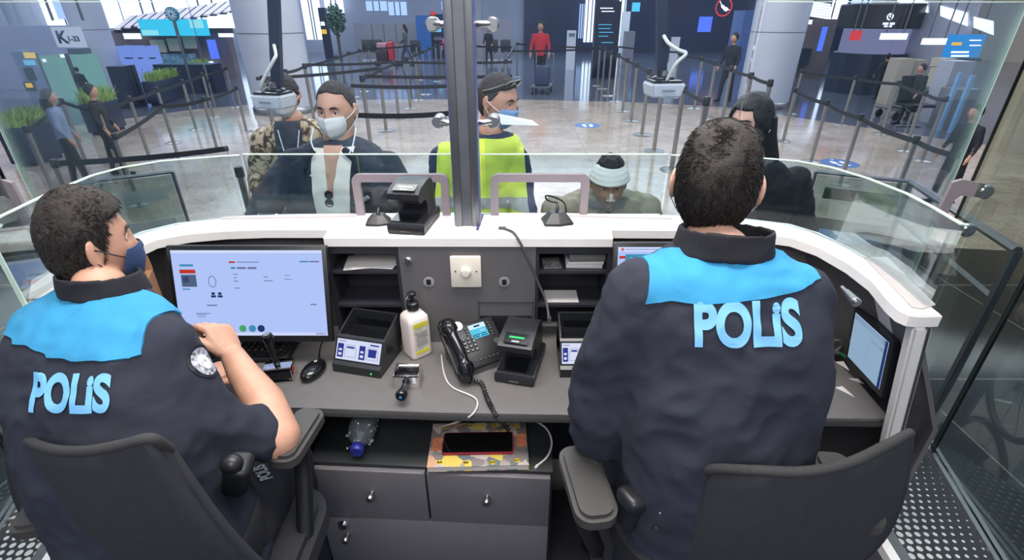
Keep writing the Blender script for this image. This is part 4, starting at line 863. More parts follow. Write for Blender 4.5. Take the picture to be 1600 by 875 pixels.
reader(g, math.degrees(math.atan2((e - a).y, (e - a).x)), (e - a).length, 'black document reader with lit instruction panel beside the sanitizer bottle')
a = PZ(876, 590, ZD); reader(a + V((.062, 0, 0)), 0, .128, 'black document reader with lit panel, half hidden by the right officer arm')
# sanitizer
a = PZ(652, 553, ZD); a.y += .01; T = thing('sanitizer_bottle', 'white square pump bottle with black pump and yellow label', 'bottle', a, 40)
Mbot = mat('bottle_white', (224, 212, 206), .4, var=.01)
b = B(); rs = []
for z, s in ((0, .9), (.004, 1), (.012, 1), (.13, .99), (.145, .93), (.155, .72), (.16, .42), (.168, .4)): rs.append([(x * s, y * s, z) for x, y in rrect(.074, .074, .014)])
loft(b, rs); obj('bottle', b, Mbot, T, local=True, ang=50)
b = B(); lathe(b, [(.018, .166), (.019, .168), (.019, .19), (.015, .194), (.006, .195), (.006, .215), (.013, .217), (.014, .224), (.010, .228), (.001, .228)]); tube(b, [(0, 0, .221), (-.018, -.01, .222), (-.03, -.018, .216)], [.006, .005, .004], smooth=3); obj('pump', b, Mblack, T, local=True)
b = B(); 
for (z0, z1, mk) in ((.02, .135, 0),): box(b, (.0, -.0375, (z0 + z1) / 2), (.05, .001, z1 - z0))
b.transform(Mx.Rotation(R(0), 4, 'Z')); obj('label', b, mat('label_grey', (196, 192, 180), .5, var=.1, vs=60), T, local=True, ang=0)
b = B(); box(b, (.0, -.0382, .125), (.05, .001, .016)); box(b, (0, -.0382, .026), (.05, .001, .012)); obj('yellow_band', b, mat('label_yellow', (214, 205, 60), .5), T, local=True, ang=0)
mm = Mx.Translation((0, -.0384, .108)) @ Mx.Rotation(R(90), 4, 'X')
b = B()
for k in range(9): box(b, (0, -.0383, .098 - k * .006), (.036 if k % 3 else .042, .0006, .0012))
obj('label_text', b, Mk, T, local=True, ang=0)
# desk phone
pc = PZ(742, 562, ZD); T = thing('desk_phone', 'black office desk phone with lit blue screen and coiled handset cord', 'telephone', pc, 30)
Wt, Dt = .20, .165; tl_ = Mx.Rotation(R(33), 4, 'X')
b = B(); box(b, (0, .0, .0), (Wt, Dt, .022), bev=.006); b.transform(Mx.Translation((0, .0, .062)) @ tl_); obj('body', b, Mblack, T, local=True)
b = B(); loft(b, [[(x, -.075, 0), (x, -.07, .014), (x, .06, .09), (x, .075, .09), (x, .05, 0)] for x in (-.085, .085)]); obj('stand', b, mat('stand_grey', (66, 68, 70), .5), T, local=True, ang=0)
F = Mx.Translation((0, 0, .062)) @ tl_ @ Mx.Translation((0, 0, .0118)); FW = MW[T.name] @ F
quads('phone_screen', FW, [(.0, .015, .062, .068, glow('phone_lcd', (90, 195, 225), 1.1)), (.0, .05, .062, .068, glow('phone_lcd_top', (205, 235, 250), 1.1), 1), (.02, .056, .042, .062, Gdk, 2), (.035, .038, .055, .042, Gui2, 2), (.006, .026, .03, .029, Gdk, 2), (.034, .026, .056, .029, Gdk, 2), (.006, .019, .028, .022, Gdk, 2), (.034, .019, .058, .022, Gdk, 2)], T)
b = B()
for i in range(4):
    for j in range(3): box(b, (-.03 + j * .0165 - .004, -.005 - i * .0145 + .028, .002), (.0125, .010, .004), bev=.001, seg=1)
b.transform(FW); obj('keypad', b, Mkey, T)
b = B()
for i in range(4):
    for j in range(3): box(b, (-.03 + j * .0165 - .004, -.005 - i * .0145 + .028, .0043), (.004, .004, .0004))
b.transform(FW); k = obj('key_numerals', b, mat('legend', (170, 172, 175)), T, ang=0)
b = B()
for i in range(5): box(b, (-.012, .015 + i * .011, .0015), (.008, .006, .003)); box(b, (.074, .015 + i * .011, .0015), (.008, .006, .003))
for i in range(7): box(b, (-.02 + i * .016, -.06, .0015), (.009, .005, .003))
cyl(b, (.078, -.015, 0), (.078, -.015, .004), .012, n=20); b.transform(FW); obj('function_buttons', b, Mkey, T)
b = B(); tube(b, [(-.078, .085, .016), (-.078, .078, .036), (-.078, .03, .046), (-.078, -.04, .046), (-.078, -.088, .034), (-.078, -.1, .012)], [.022, .028, .019, .019, .028, .024], n=18, smooth=5)
for (y, z) in ((.085, .012), (-.098, .010)): ell(b, (-.078, y, z), (.027, .026, .018), n=20)
b.transform(FW); obj('handset', b, Mblack2, T)
b = B(); lathe(b, [(.014, 0), (.017, .002), (.001, .002)], (-.032, .078, .0), (0, 0, 1)); b.transform(FW); obj('white_emblem_disc', b, Mwh, T)
pts = []; path = crom([FW @ V((-.078, -.118, .008)), PZ(752, 606, ZD) + V((0, 0, .012)), PZ(762, 630, ZD) + V((0, 0, .012)), PZ(770, 646, ZD) + V((0, 0, .010)), PZ(781, 662, .955), PZ(790, 670, .90), PZ(799, 680, .84)], 12)
x, y = basis(path[1] - path[0]); N_ = 34 * 10
for i in range(N_ + 1):
    f_ = i / N_ * (len(path) - 1); k = min(int(f_), len(path) - 2); p = path[k].lerp(path[k + 1], f_ - k); d = (path[k + 1] - path[k]).normalized(); x = (x - d * x.dot(d)).normalized(); y = d.cross(x); a = i / 10 * 2 * math.pi
    pts.append(p + (x * math.cos(a) + y * math.sin(a)) * .0065)
b = B(); tube(b, pts, .002, n=5); obj('coiled_cord', b, Mblack, T); T.scale = (.93, .93, .93)
# passport scanners
def scanner(loc, rz, lab, z, s=1, disp_on=True):
    t = thing('passport_scanner', lab, 'scanner', loc, rz); t['group'] = 'passport scanners'
    w_, d_ = .12 * s, .19 * s
    b = B(); rs = []
    for zz, k in ((0, .97), (.004, 1), (.03, 1), (.037, .95)): rs.append([(x * k, y * k + d_ / 2, zz * s) for x, y in [(-w_ / 2, -d_ / 2), (w_ / 2, -d_ / 2), (w_ / 2, d_ / 2), (-w_ / 2, d_ / 2)]])
    loft(b, rs); bmesh.ops.bevel(b, geom=b.edges[:], offset=.003, segments=2, affect='EDGES'); obj('base', b, mat('scanner_black', (34, 35, 40), .35, var=.03), t, local=True)
    b = B(); box(b, (-.01 * s, .065 * s, .0385 * s), (.085 * s, .1 * s, .002)); obj('glass_plate', b, Mblack2, t, local=True)
    b = B(); q = [(.085, .034), (.088, .07), (.075, .092), (.045, .098), (.02, .096), (.005, .112), (.005, .13), (.03, .142), (.1, .15), (.14, .148), (.165, .12), (.178, .034)]
    loft(b, [[(x * s, y * s, zz * s) for y, zz in q] for x in (-.05, -.046, .046, .05)]); bmesh.ops.bevel(b, geom=[e_ for e_ in b.edges if len(e_.link_faces) == 2 and e_.calc_face_angle() > .8], offset=.002, segments=2, affect='EDGES'); obj('hood', b, mat('scanner_black', (34, 35, 40)), t, local=True)
    mm = frame3((0, .04 * s, .1438 * s), (1, 0, 0), (0, .07, .011)); 
    quads('display', MW[t.name] @ mm, [(-.035 * s, -.028 * s, .035 * s, .015 * s, mat('display_grey', (92, 92, 84), .2) if not disp_on else Mblack2), (-.022 * s, -.006 * s, .022 * s, .0 * s, Mwh if not disp_on else Ggrn, 1), (-.012 * s, -.022 * s, .01 * s, -.018 * s, Mwh, 1)], t)
    b = B(); box(b, (0, -.001, .012 * s), (.03, .002, .003)); obj('front_slot', b, Msteel, t, local=True, ang=0)
    return t
a, e = PZ(768, 597, ZD), PZ(838, 606, ZD); scanner((a + e) / 2, -14, 'black hooded passport scanner with green display standing on the desk', ZD, 1.02)
a, e = PZ(604, 367, ZC), PZ(664, 369, ZC); scanner((a + e) / 2 + V((0, .004, 0)), -8, 'black hooded passport scanner standing on the white counter', ZC, .98, False)
# stamps
def stampbox(b1, w_=.075, d_=.05, h=.055):
    b = B()
    for x in (-w_ / 2, w_ / 2): box(b, (x, 0, h / 2), (.004, d_, h), bev=.001)
    box(b, (0, 0, h), (w_ + .004, d_, .005), bev=.001); 
    for y in (-d_ / 2, d_ / 2): box(b, (0, y, .004), (w_, .004, .008))
    return b
a = PZ(436, 600, ZD); T = thing('date_stamp', 'upright metal date stamp with black handle, standing by the keyboard', 'stamp', a + V((0, .025, 0)), 10)
obj('metal_frame', stampbox(0), Mchrome, T, local=True); b = B(); box(b, (0, 0, .027), (.066, .044, .046), bev=.002); obj('ink_body', b, Mblack2, T, local=True)
b = B(); lathe(b, [(.006, .055), (.009, .06), (.009, .075), (.011, .12), (.015, .145), (.017, .158), (.014, .166), (.001, .168)], (0, 0, 0), (-.05, -.04, 1)); obj('handle', b, Mblack2, T, local=True)
b = B(); box(b, (.04, -.006, .038), (.0008, .02, .014)); obj('red_sticker', b, mat('sticker_red', (180, 50, 50), .5), T, local=True, ang=0)
b = B(); lathe(b, [(.009, 0), (.009, .001), (.001, .001)], (-.0084, -.0068, .1682), (-.05, -.04, 1)); obj('top_cap', b, mat('cap_grey', (120, 122, 124), .4), T, local=True)
a = PZ(638, 600, ZD); T = thing('date_stamp', 'metal date stamp lying down with its handle over the desk edge', 'stamp', a, 0)
b = B(); 
for x in (-.036, .036): box(b, (x, .01, .024), (.004, .06, .048), bev=.001)
box(b, (0, -.02, .024), (.074, .004, .048), bev=.001); box(b, (0, .038, .044), (.074, .005, .006), bev=.001); box(b, (0, .038, .006), (.074, .005, .006), bev=.001); obj('metal_frame', b, Mchrome, T, local=True)
b = B(); box(b, (0, .012, .024), (.064, .046, .036), bev=.003); obj('ink_body', b, Mblack2, T, local=True)
b = B(); cyl(b, (-.03, .036, .04), (.03, .036, .04), .006); obj('roller', b, Msteel, T, local=True)
b = B(); lathe(b, [(.012, 0), (.010, .008), (.008, .015), (.009, .03), (.012, .05), (.017, .062), (.017, .072), (.012, .078), (.001, .079)], (0, -.022, .026), (0, -1, .12)); obj('handle', b, Mblack2, T, local=True)
b = B(); cyl(b, (0, -.1008, .0355), (0, -.1018, .0357), .0045, n=14); obj('blue_dot', b, glow('dot_blue', (60, 150, 220), .6), T, local=True)
b = B(); box(b, (.024, -.0225, .03), (.01, .001, .02)); obj('barcode_label', b, Mwh, T, local=True, ang=0)
# cardboard box with hand-written word in a frame
cb = thing('cardboard_box', 'brown cardboard box marked CHIEF behind the left officer mask', 'box', (-1.085, 1.235, ZD), 24)
Mcard = mat('cardboard', (148, 104, 66), .8, var=.06, vs=20); b = B(); box(b, (0, 0, .165), (.125, .08, .33)); obj('carton', b, Mcard, cb, local=True, ang=0)
b = B(); box(b, (0, -.055, .335), (.125, .04, .003), (-40, 0, 0)); box(b, (0, .04, .352), (.125, .003, .045), (10, 0, 0)); obj('flap', b, mat('cardboard_light', (184, 140, 98), .8), cb, local=True, ang=0)
mm = frame3(MW[cb.name] @ V((.0, -.0406, .215)), MW[cb.name].to_3x3() @ V((.94, 0, .34)), MW[cb.name].to_3x3() @ V((-.34, 0, .94))); Mink = mat('ink_black', (40, 30, 26), .6)
text('stamped_word', 'CHIEF', .040, mm, Mink, cb, .0003, .85, .0004)
quads('stamp_frame', mm, [(-.054, .024, .054, .0252, Mink), (-.054, -.0252, .054, -.024, Mink), (-.054, -.024, -.053, .024, Mink), (.053, -.024, .054, .024, Mink)], cb)
# water bottle lying on the cabinet
a = PZ(565, 700, .80); T = thing('water_bottle', 'clear plastic water bottle with blue cap lying on the drawer cabinet', 'bottle', (a.x, a.y, .80), 3)
r_ = .034; b = B(); lathe(b, [(.001, -.12), (.024, -.12), (.032, -.11), (.034, -.09), (.032, -.07), (.034, -.05), (.032, -.03), (.034, -.01), (.034, .01), (.026, .032), (.014, .046), (.0135, .052)], (0, .03, r_), (0, -1, -.1), 28); bmesh.ops.transform(b, matrix=Mx.Identity(4), verts=b.verts[:])
obj('bottle', b, glass('pet_plastic', (222, 230, 234), 2.6, .14), T, local=True, ang=60)
b = B(); rn = random.Random(5)
for k in range(26): ang = rn.uniform(0, 6.28); y = rn.uniform(-.05, .07); ell(b, (math.cos(ang) * .031, .03 + y * .8 - .01, r_ + math.sin(ang) * .031), (rn.uniform(.003, .006),) * 3, n=8)
obj('ribs_and_dents', b, glass('pet_ribs', (235, 240, 244), 4, .15), T, local=True)
b = B(); lathe(b, [(.015, .05), (.0165, .052), (.0165, .068), (.015, .071), (.001, .071)], (0, .03, r_), (0, -1, -.1), 28); obj('cap', b, mat('cap_blue', (38, 44, 130), .4), T, local=True); T.scale = (1.2, 1.2, 1.2)
# patterned notebook and phone
q = [PZ(x, y, .80) for x, y in ((667, 737), (826, 733), (822, 667), (668, 669))]; nb_ = thing('notebook', 'patterned notebook with grey and yellow floral cover on the cabinet', 'notebook', (q[0] + q[2]) / 2)
mm = frame3((q[0] + q[2]) / 2, q[1] - q[0], (q[3] - q[0])); w_, d_ = (q[1] - q[0]).length, (q[3] - q[0]).length
b = B(); box(b, (0, 0, .010), (w_ - .004, d_ - .004, .014)); b.transform(mm); obj('pages', b, mat('paper_edge', (206, 196, 190), .7, var=.03), nb_, ang=0)
def nbk(nt, p, tc):
    n = nt.nodes.new('ShaderNodeTexVoronoi'); n.inputs['Scale'].default_value = 34; nt.links.new(tc.outputs['Object'], n.inputs['Vector'])
    r = nt.nodes.new('ShaderNodeValToRGB'); r.color_ramp.interpolation = 'CONSTANT'; e = r.color_ramp.elements; e[0].color = c(120, 112, 110); e[1].color = c(205, 180, 80); e[1].position = .86
    for pos, col in ((.3, (178, 168, 160)), (.5, (92, 104, 108)), (.64, (196, 150, 120)), (.74, (150, 140, 136))): k = e.new(pos); k.color = c(*col)
    sp = nt.nodes.new('ShaderNodeSeparateColor'); nt.links.new(n.outputs['Color'], sp.inputs[0]); nt.links.new(sp.outputs[0], r.inputs[0]); nt.links.new(r.outputs[0], p.inputs['Base Color']); p.inputs['Roughness'].default_value = .5
b = B(); box(b, (0, .0, .0185), (w_, d_, .003), bev=.001); box(b, (0, 0, .0015), (w_, d_, .003), bev=.001); b.transform(mm); obj('cover', b, tex_mat('floral_cover', nbk), nb_, ang=30)
Myel = mat('flower_yellow', (226, 196, 60), .5, var=.15, vs=90); b = B()
for i, (fx, fy) in enumerate([(.12, .1), (.38, .08), (.64, .07), (.88, .1), (.13, .9), (.4, .93), (.66, .92), (.9, .88)]):
    for k in range(7): a = k * .9; cyl(b, ((fx - .5) * w_ + math.cos(a) * .006, (fy - .5) * d_ + math.sin(a) * .004, .0201), ((fx - .5) * w_ + math.cos(a) * .006, (fy - .5) * d_ + math.sin(a) * .004, .0205), .004, n=8)
b.transform(mm); obj('printed_flowers', b, Myel, nb_, ang=0)
b = B()
for x, y, w3_, h3_ in ((-.43, .0, .1, .3), (.44, .05, .1, .3)): box(b, (x * w_, y * d_, .0202), (w3_ * w_, h3_ * d_, .0004))
b.transform(mm); obj('printed_orange_blocks', b, mat('print_orange', (196, 120, 84), .5, var=.1, vs=80), nb_, ang=0)
q = [PZ(x, y, .821) for x, y in ((690, 712), (803, 710), (801, 677), (692, 679))]; ph = thing('smartphone', 'dark smartphone in a red case lying on the patterned notebook', 'phone', (q[0] + q[2]) / 2 + V((0, 0, .0)))
mm = frame3((q[0] + q[2]) / 2, q[1] - q[0], (q[3] - q[0])); w_, d_ = (q[1] - q[0]).length, (q[3] - q[0]).length
b = B(); prism(b, rrect(w_, d_, .009), 0, .008, bev=.001); b.transform(mm); obj('case', b, mat('case_red', (140, 36, 50), .4), ph)
b = B(); prism(b, rrect(w_ - .006, d_ - .006, .007), .008, .0088); b.transform(mm); obj('screen', b, mat('phone_glass', (14, 14, 16), .04, spec=.9), ph, ang=0)
# cables
Mcab = mat('cable_white', (206, 204, 200), .5, var=.02)
b = B(); tube(b, [PZ(690, 556, ZD) + V((0, 0, .004)), PZ(694, 585, ZD) + V((0, 0, .004)), PZ(706, 606, ZD) + V((0, 0, .004)), PZ(740, 622, ZD) + V((0, 0, .004)), PZ(746, 636, ZD) + V((0, 0, .006)), PZ(735, 650, .965), PZ(712, 660, .92), PZ(692, 666, .86), PZ(684, 668, .808)], .0026, n=6, smooth=8); tag(obj('network_cable', b, Mcab), 'white cable trailing from the desk phone over the desk edge', 'cable')
b = B(); pts = [PZ(x, y, .804) for x, y in ((790, 654), (826, 655), (852, 668), (862, 690), (856, 712), (840, 727))]; tube(b, pts, .003, n=6, smooth=8); tube(b, [pts[-1], pts[-1] + V((-.008, -.01, 0))], .004, n=8); tag(obj('charging_cable', b, Mcab), 'white cable curling right of the patterned notebook', 'cable')
b = B(); a = PZ(785, 358, ZC) + V((0, 0, .004)); tube(b, [a, PZ(800, 364, ZC) + V((0, 0, .005)), PZ(808, 371, ZC) + V((0, -.004, .002)), PY(822, 398, 1.385), PY(840, 440, 1.385), PY(853, 470, 1.37), PY(858, 500, 1.33)], .004, n=8, smooth=8); box(b, PY(858, 500, 1.33) + V((0, 0, .0)), (.012, .012, .02)); box(b, a, (.024, .012, .008), bev=.002); tag(obj('scanner_cable', b, mat('cable_grey', (70, 70, 74), .5)), 'dark cable hanging from the counter down to the desk scanner', 'cable')
# papers, cards, books in pigeonholes
Mpap = mat('paper', (214, 210, 208), .7, var=.02)
for k, (rz, dx, lab) in enumerate([(8, 0, 'loose white sheet in the upper left pigeonhole, lowest of three'), (-6, .01, 'loose white sheet in the upper left pigeonhole, middle of three'), (14, .02, 'loose white sheet in the upper left pigeonhole, topmost of three')]):
    b = B(); box(b, (-.462 + dx, 1.475, 1.2395 + k * .0025), (.16, .11, .0012), (0, 0, rz)); t = tag(obj('paper_sheet', b, Mpap, ang=0), lab, 'paper'); t['group'] = 'sheets in the left pigeonhole'
b = B(); box(b, (.128, 1.46, 1.241), (.058, .075, .004), (0, 0, 4)); tag(obj('patterned_card', b, mat('card_mottled', (120, 118, 120), .5, var=.5, vs=150), ang=0), 'small mottled grey card in the upper right pigeonhole', 'card')
for k, (m_, th, lab) in enumerate([(Mpap, .012, 'white pad at the bottom of the right pigeonhole stack'), (Mpap, .01, 'white pad in the middle of the right pigeonhole stack'), (mat('book_grey', (108, 110, 108), .5), .026, 'grey box file on top of the right pigeonhole stack')]):
    z = [1.2385, 1.2510, 1.2615][k]; b = B(); box(b, (.232 + k * .002, 1.485, z + th / 2), (.115, .12, th), (0, 0, k * 2 - 2), bev=.001); t = tag(obj('document_pad', b, m_, ang=30), lab, 'pad'); t['group'] = 'stack in the right pigeonhole'
b = B(); box(b, (.165, 1.46, 1.1165), (.11, .08, .002), (0, 0, 0)); tag(obj('paper_slip', b, Mpap, ang=0), 'white slip lying on the lower shelf of the right pigeonhole', 'paper')
# counter things
def mic(px, py, s, lab):
    p = PZ(px, py, ZC); t = thing('microphone_base', lab, 'microphone', p, 8); t['group'] = 'microphone bases on the counter'
    b = B(); rs = [[(x * s, y * s, z) for x, y in ((-.05, -.035), (0, -.045), (.05, -.035), (.05, .03), (-.05, .03))] for s, z in ((1, 0), (1, .008))]
    rs += [[(x * .45, y * .45 + .005, .038) for x, y in ((-.05, -.035), (0, -.045), (.05, -.035), (.05, .03), (-.05, .03))]]
    loft(b, rs); b.transform(Mx.Diagonal((s, s, s, 1))); bmesh.ops.bevel(b, geom=b.edges[:], offset=.0015, segments=1, affect='EDGES'); obj('housing', b, Mblack, t, local=True, ang=20)
    b = B(); tube(b, [(0, .005, .036 * s), (.002, .01, .05 * s), (.004, .018, .058 * s)], [.006, .006, .003]); obj('stem', b, Mblack, t, local=True)
mic(870, 347, .95, 'black pyramid microphone base right of the steel post'); mic(592, 348, .78, 'black pyramid microphone base half behind the counter scanner')
b = B(); a, e = PZ(746, 360, ZC), PZ(754, 337, ZC); tube(b, [a + V((0, 0, .004)), e + V((0, 0, .004))], .004, n=8); tag(obj('pen', b, mat('pen_purple', (60, 40, 100), .4)), 'purple pen on the counter beside the steel post', 'pen')
b = B(); a, e = PZ(1322, 560, ZD), PZ(1298, 545, ZD); tube(b, [a + V((0, 0, .004)), e + V((0, 0, .004))], .004, n=8); tag(obj('pen', b, mat('pen_green', (30, 120, 80), .4)), 'green pen on the desk beside the small monitor', 'pen')
for k, (tri, lab) in enumerate([([(1306, 566), (1318, 565), (1327, 580)], 'white triangular paper scrap nearest the green pen'), ([(1326, 592), (1340, 592), (1349, 600)], 'white triangular paper scrap under the small monitor'), ([(1305, 606), (1316, 604), (1335, 621)], 'largest white triangular paper scrap, nearest the desk edge')]):
    b = B(); prism(b, [PZ(x, y, ZD).to_2d() for x, y in tri][::-1], ZD + .0005, ZD + .002); t = tag(obj('paper_scrap', b, Mpap, ang=0), lab, 'paper'); t['group'] = 'paper scraps on the desk'
p = PZ(1284, 556, ZD); t = thing('clip_holder', 'small black holder with white top beside the right officer', 'holder', p); b = B(); box(b, p + V((0, 0, .03)), (.03, .03, .06), bev=.004); obj('body', b, Mblack, t); b = B(); box(b, p + V((0, 0, .063)), (.022, .022, .006)); obj('white_top', b, Mwh, t, ang=0)
p = PZ(1300, 550, ZD); b = B(); tube(b, [p + V((math.cos(a / 16 * 6.28) * .022, 0, .026 + math.sin(a / 16 * 6.28) * .022)) for a in range(17)], .004, n=6); box(b, p + V((0, 0, .004)), (.03, .03, .006)); tag(obj('tape_roll', b, mat('clear_tape', (120, 120, 118), .3)), 'roll of tape standing behind the paper scraps', 'tape')
p, e = PY(1322, 456, 1.13), PY(1338, 473, 1.06); b = B(); cyl(b, p, e, .009, .012, n=24, bev=.002); cyl(b, e, e + (e - p).normalized() * .006, .006, n=20); a_ = (e - p).normalized(); cyl(b, p - a_ * .03, p, .006, n=16); tag(obj('chrome_lock', b, Msteel), 'chrome cylinder lock sticking out of the right side panel', 'lock')
# document cameras on hanging navy poles
def headcam(px0, py0, px1, py1, Y, rz, lab, side):
    top, bot = PY(px0, py0, Y), PY(px1, py1, Y); t = thing('hanging_camera', lab, 'camera', (bot.x, bot.y, bot.z - .06)); t['group'] = 'cameras on hanging poles'
    b = B(); d = (top - bot); box(b, (top + bot + d * .6) / 2, (.037, .03, d.length * 1.6), frame3((0, 0, 0), d.cross(V((0, 1, 0))), d).to_3x3() @ Mx.Rotation(R(90), 3, 'X')); obj('pole', b, Mnavypole, t, ang=0)
    M_ = Mx.Translation(bot + V((side * .01, -.04, -.03))) @ Mx.Rotation(R(rz), 4, 'Z')
    b = B(); loft(b, [[(-.055, -.05, -.03), (.055, -.05, -.03), (.055, .05, -.03), (-.055, .05, -.03)], [(-.066, -.06, .02), (.066, -.06, .02), (.066, .05, .02), (-.066, .05, .02)]]); bmesh.ops.bevel(b, geom=b.edges[:], offset=.006, segments=2, affect='EDGES'); b.transform(M_); obj('housing', b, mat('camera_white', (214, 214, 220), .35, var=.02), t)
    b = B(); box(b, (0, -.003, .024), (.112, .09, .012), bev=.004); ell(b, (0, .01, .032), (.045, .03, .014)); b.transform(M_); obj('top_tray', b, Mblack2, t)
    b = B(); box(b, (0, -.0605, -.004), (.05, .001, .006)); b.transform(M_); obj('maker_mark', b, mat('mark_grey', (130, 132, 140), .4), t, ang=0)
    b = B(); box(b, (0, 0, .045), (.018, .018, .03)); b.transform(M_); obj('bracket', b, Msteel, t)
    return t, M_
t, M_ = headcam(428, 0, 434, 140, 2.05, -14, 'white and black camera box on a navy pole, beside the man in the blazer', 0)
b = B(); tube(b, [M_ @ V((-.03, -.02, .03)), PY(409, 130, 1.98), PY(427, 95, 1.98), PY(431, 86, 2.0), PY(428, 70, 2.02)], .006, n=8, smooth=6); obj('white_cable', b, Mcab, t)
t, M_ = headcam(1034, 0, 1033, 122, 2.05, 6, 'white and black camera box on a navy pole, above the bandaged man', 0)
b = B(); tube(b, [M_ @ V((.0, -.03, .03)), PY(1056, 100, 1.96), PY(1072, 84, 1.96), PY(1060, 78, 1.98), PY(1045, 68, 2.0), PY(1037, 56, 2.03)], .0065, n=8, smooth=5); obj('white_cable', b, Mcab, t)
# ================================================================= people
def skin(name, col): return mat(name, col, .5, var=.05, vs=25, bump=.0006, bs=300)
def cloth(name, col, fold=.012, rough=.85, var=.06, bump=.0008): return mat(name, col, rough, var=var, vs=9, bump=bump, bs=500, fold=fold * .45, fs=5.5)
def sstep(a, e, x):
    t = max(0, min(1, (x - a) / (e - a))); return t * t * (3 - 2 * t)
def headpt(d, s=1.0, face=1.0):
    x, y, z = d.x * .076, d.y * .097, d.z * .118
    k = max(0, -d.z)
    x *= 1 - .34 * k ** 1.5
    if d.y < 0: y *= 1 - .5 * sstep(.1, .9, k)
    else: y *= 1 + .10 * k
    if d.z > 0: x *= 1 + .05 * d.z; 
    if d.y > 0:
        f = sstep(0, .45, d.y) * face
        def g(cx, cz, sx, sz, a): return a * math.exp(-((x - cx) / sx) ** 2 - ((z - cz) / sz) ** 2)
        y += f * (g(0, -.026, .012, .013, .020) + g(0, -.002, .009, .024, .010) + g(0, .034, .05, .012, .004) + g(.031, .010, .015, .011, -.011) + g(-.031, .010, .015, .011, -.011) + g(.036, -.022, .02, .016, .004) + g(-.036, -.022, .02, .016, .004)
                  + g(0, -.058, .021, .0065, .006) + g(0, -.069, .019, .006, .006) + g(0, -.0635, .022, .0028, -.003) + g(0, -.082, .018, .007, -.005) + g(0, -.102, .02, .012, .010) + g(.013, -.033, .007, .007, .006) + g(-.013, -.033, .007, .007, .006))
    return V((x, y, z)) * s
def hmat(ctr, yaw, pitch=0, roll=0): return Mx.Translation(ctr) @ Mx.Rotation(R(yaw), 4, 'Z') @ Mx.Rotation(R(pitch), 4, 'X') @ Mx.Rotation(R(roll), 4, 'Y')
def sphere_dirs(b, fn, nu=72, nv=54):
    rings = []
    for j in range(nv + 1):
        th = math.pi * (j + .0) / nv; th = min(max(th, .01), math.pi - .01)
        rings.append([fn(V((math.sin(th) * math.cos(2 * math.pi * i / nu), math.sin(th) * math.sin(2 * math.pi * i / nu), math.cos(th)))) for i in range(nu)])
    return loft(b, rings)
def add_head(b, M, s=1.0, hi=True):
    nu, nv = (96, 84) if hi else (36, 28)
    n0 = len(b.verts); sphere_dirs(b, lambda d: M @ headpt(d, s), nu, nv)
    for sx in (-1, 1):
        for (cy, cz, ry, rz_, rx) in ((-.008, .004, .019, .030, .007), (-.004, -.018, .011, .013, .006)):
            m = M @ Mx.Translation(V((sx * .081, cy, cz)) * s) @ Mx.Rotation(R(sx * 22), 4, 'Z') @ Mx.Diagonal((rx * s, ry * s, rz_ * s, 1))
            bmesh.ops.create_uvsphere(b, u_segments=16, v_segments=12, radius=1, matrix=m)
        m = M @ Mx.Translation(V((sx * .074, .004, -.002)) * s) @ Mx.Diagonal((.010 * s, .012 * s, .018 * s, 1)); bmesh.ops.create_uvsphere(b, u_segments=12, v_segments=8, radius=1, matrix=m)
    return b
def neck(b, M, base, r=.056, s=1.0):
    chain(b, [M @ V((0, -.012, -.05)), M @ V((0, -.018, -.09)), V(base)], [r * s * .86, r * s * .88, r * s * 1.08], n=24); return b
def hair(M, s, line, thick=.014, seed=0, rough_=.006, nfun=None, curl=60):
    """closed cap of hair: sinks under the skin outside the hair line"""
    def fn(d):
        p = headpt(d, s, .2); m = sstep(-.06, .10, line(d)); n = d.normalized()
        t = (thick if nfun is None else nfun(d)) * (.85 + .3 * noise.noise(p * curl + V((seed, 0, 0)))) + rough_ * noise.noise(p * curl * 2.6 + V((0, seed, 0)))
        return M @ (p + n * ((t + .002) * m - .010 * (1 - m)) * s)
    return sphere_dirs(B(), fn, 150, 110)
def tufts(M, s, line, n, ln, thick, seed=1, up=.6, wdt=.0016, nfun=None):
    b = B(); rn = random.Random(seed); k = 0
    while k < n:
        d = V((rn.gauss(0, 1), rn.gauss(0, 1), rn.gauss(0, 1))).normalized()
        if line(d) < .05: continue
        k += 1; t = thick if nfun is None else nfun(d)
        p = headpt(d, s, .2) + d * t * .75 * s; fl = V((.15 * math.sin(d.x * 9 + seed), .25, 0)) + V((0, 0, -1)) * (1 - up) * (1 if d.z < .5 else 0) + V((rn.gauss(0, .35), rn.gauss(0, .35), rn.gauss(0, .3)))
        tn = (fl - d * fl.dot(d)).normalized(); L = ln * rn.uniform(.6, 1.3) * s
        q1 = p + tn * L * .5 + d * L * up * .35; q2 = p + tn * L + d * L * up * .45; sd = tn.cross(d).normalized() * wdt * rn.uniform(.6, 1.3)
        vs = [b.verts.new(M @ v) for v in (p - sd, p + sd, q1 + sd * .8, q1 - sd * .8, q2, p + d * .0015, q1 + d * .0015)]
        b.faces.new((vs[0], vs[5], vs[6], vs[3])); b.faces.new((vs[5], vs[1], vs[2], vs[6])); b.faces.new((vs[3], vs[6], vs[4])); b.faces.new((vs[6], vs[2], vs[4]))
        b.faces.new((vs[1], vs[0], vs[3], vs[2])); b.faces.new((vs[2], vs[3], vs[4]))
    return b
def short_line(front=.035, nape=-.062, side=.0):
    """>0 where hair grows for a short male cut"""
    def f(d):
        p = headpt(d, 1, 0)
        if d.y > .35: zl = front + .02 * (1 - abs(d.x))            # forehead
        elif d.y > -.05: zl = side + (front - side) * sstep(.0, .5, d.y) * (1) + (.02 if abs(d.x) < .6 else 0)
        else: zl = side + (nape - side) * sstep(.0, .45, -d.y - .05)
        return (p.z - zl) / .03
    return f
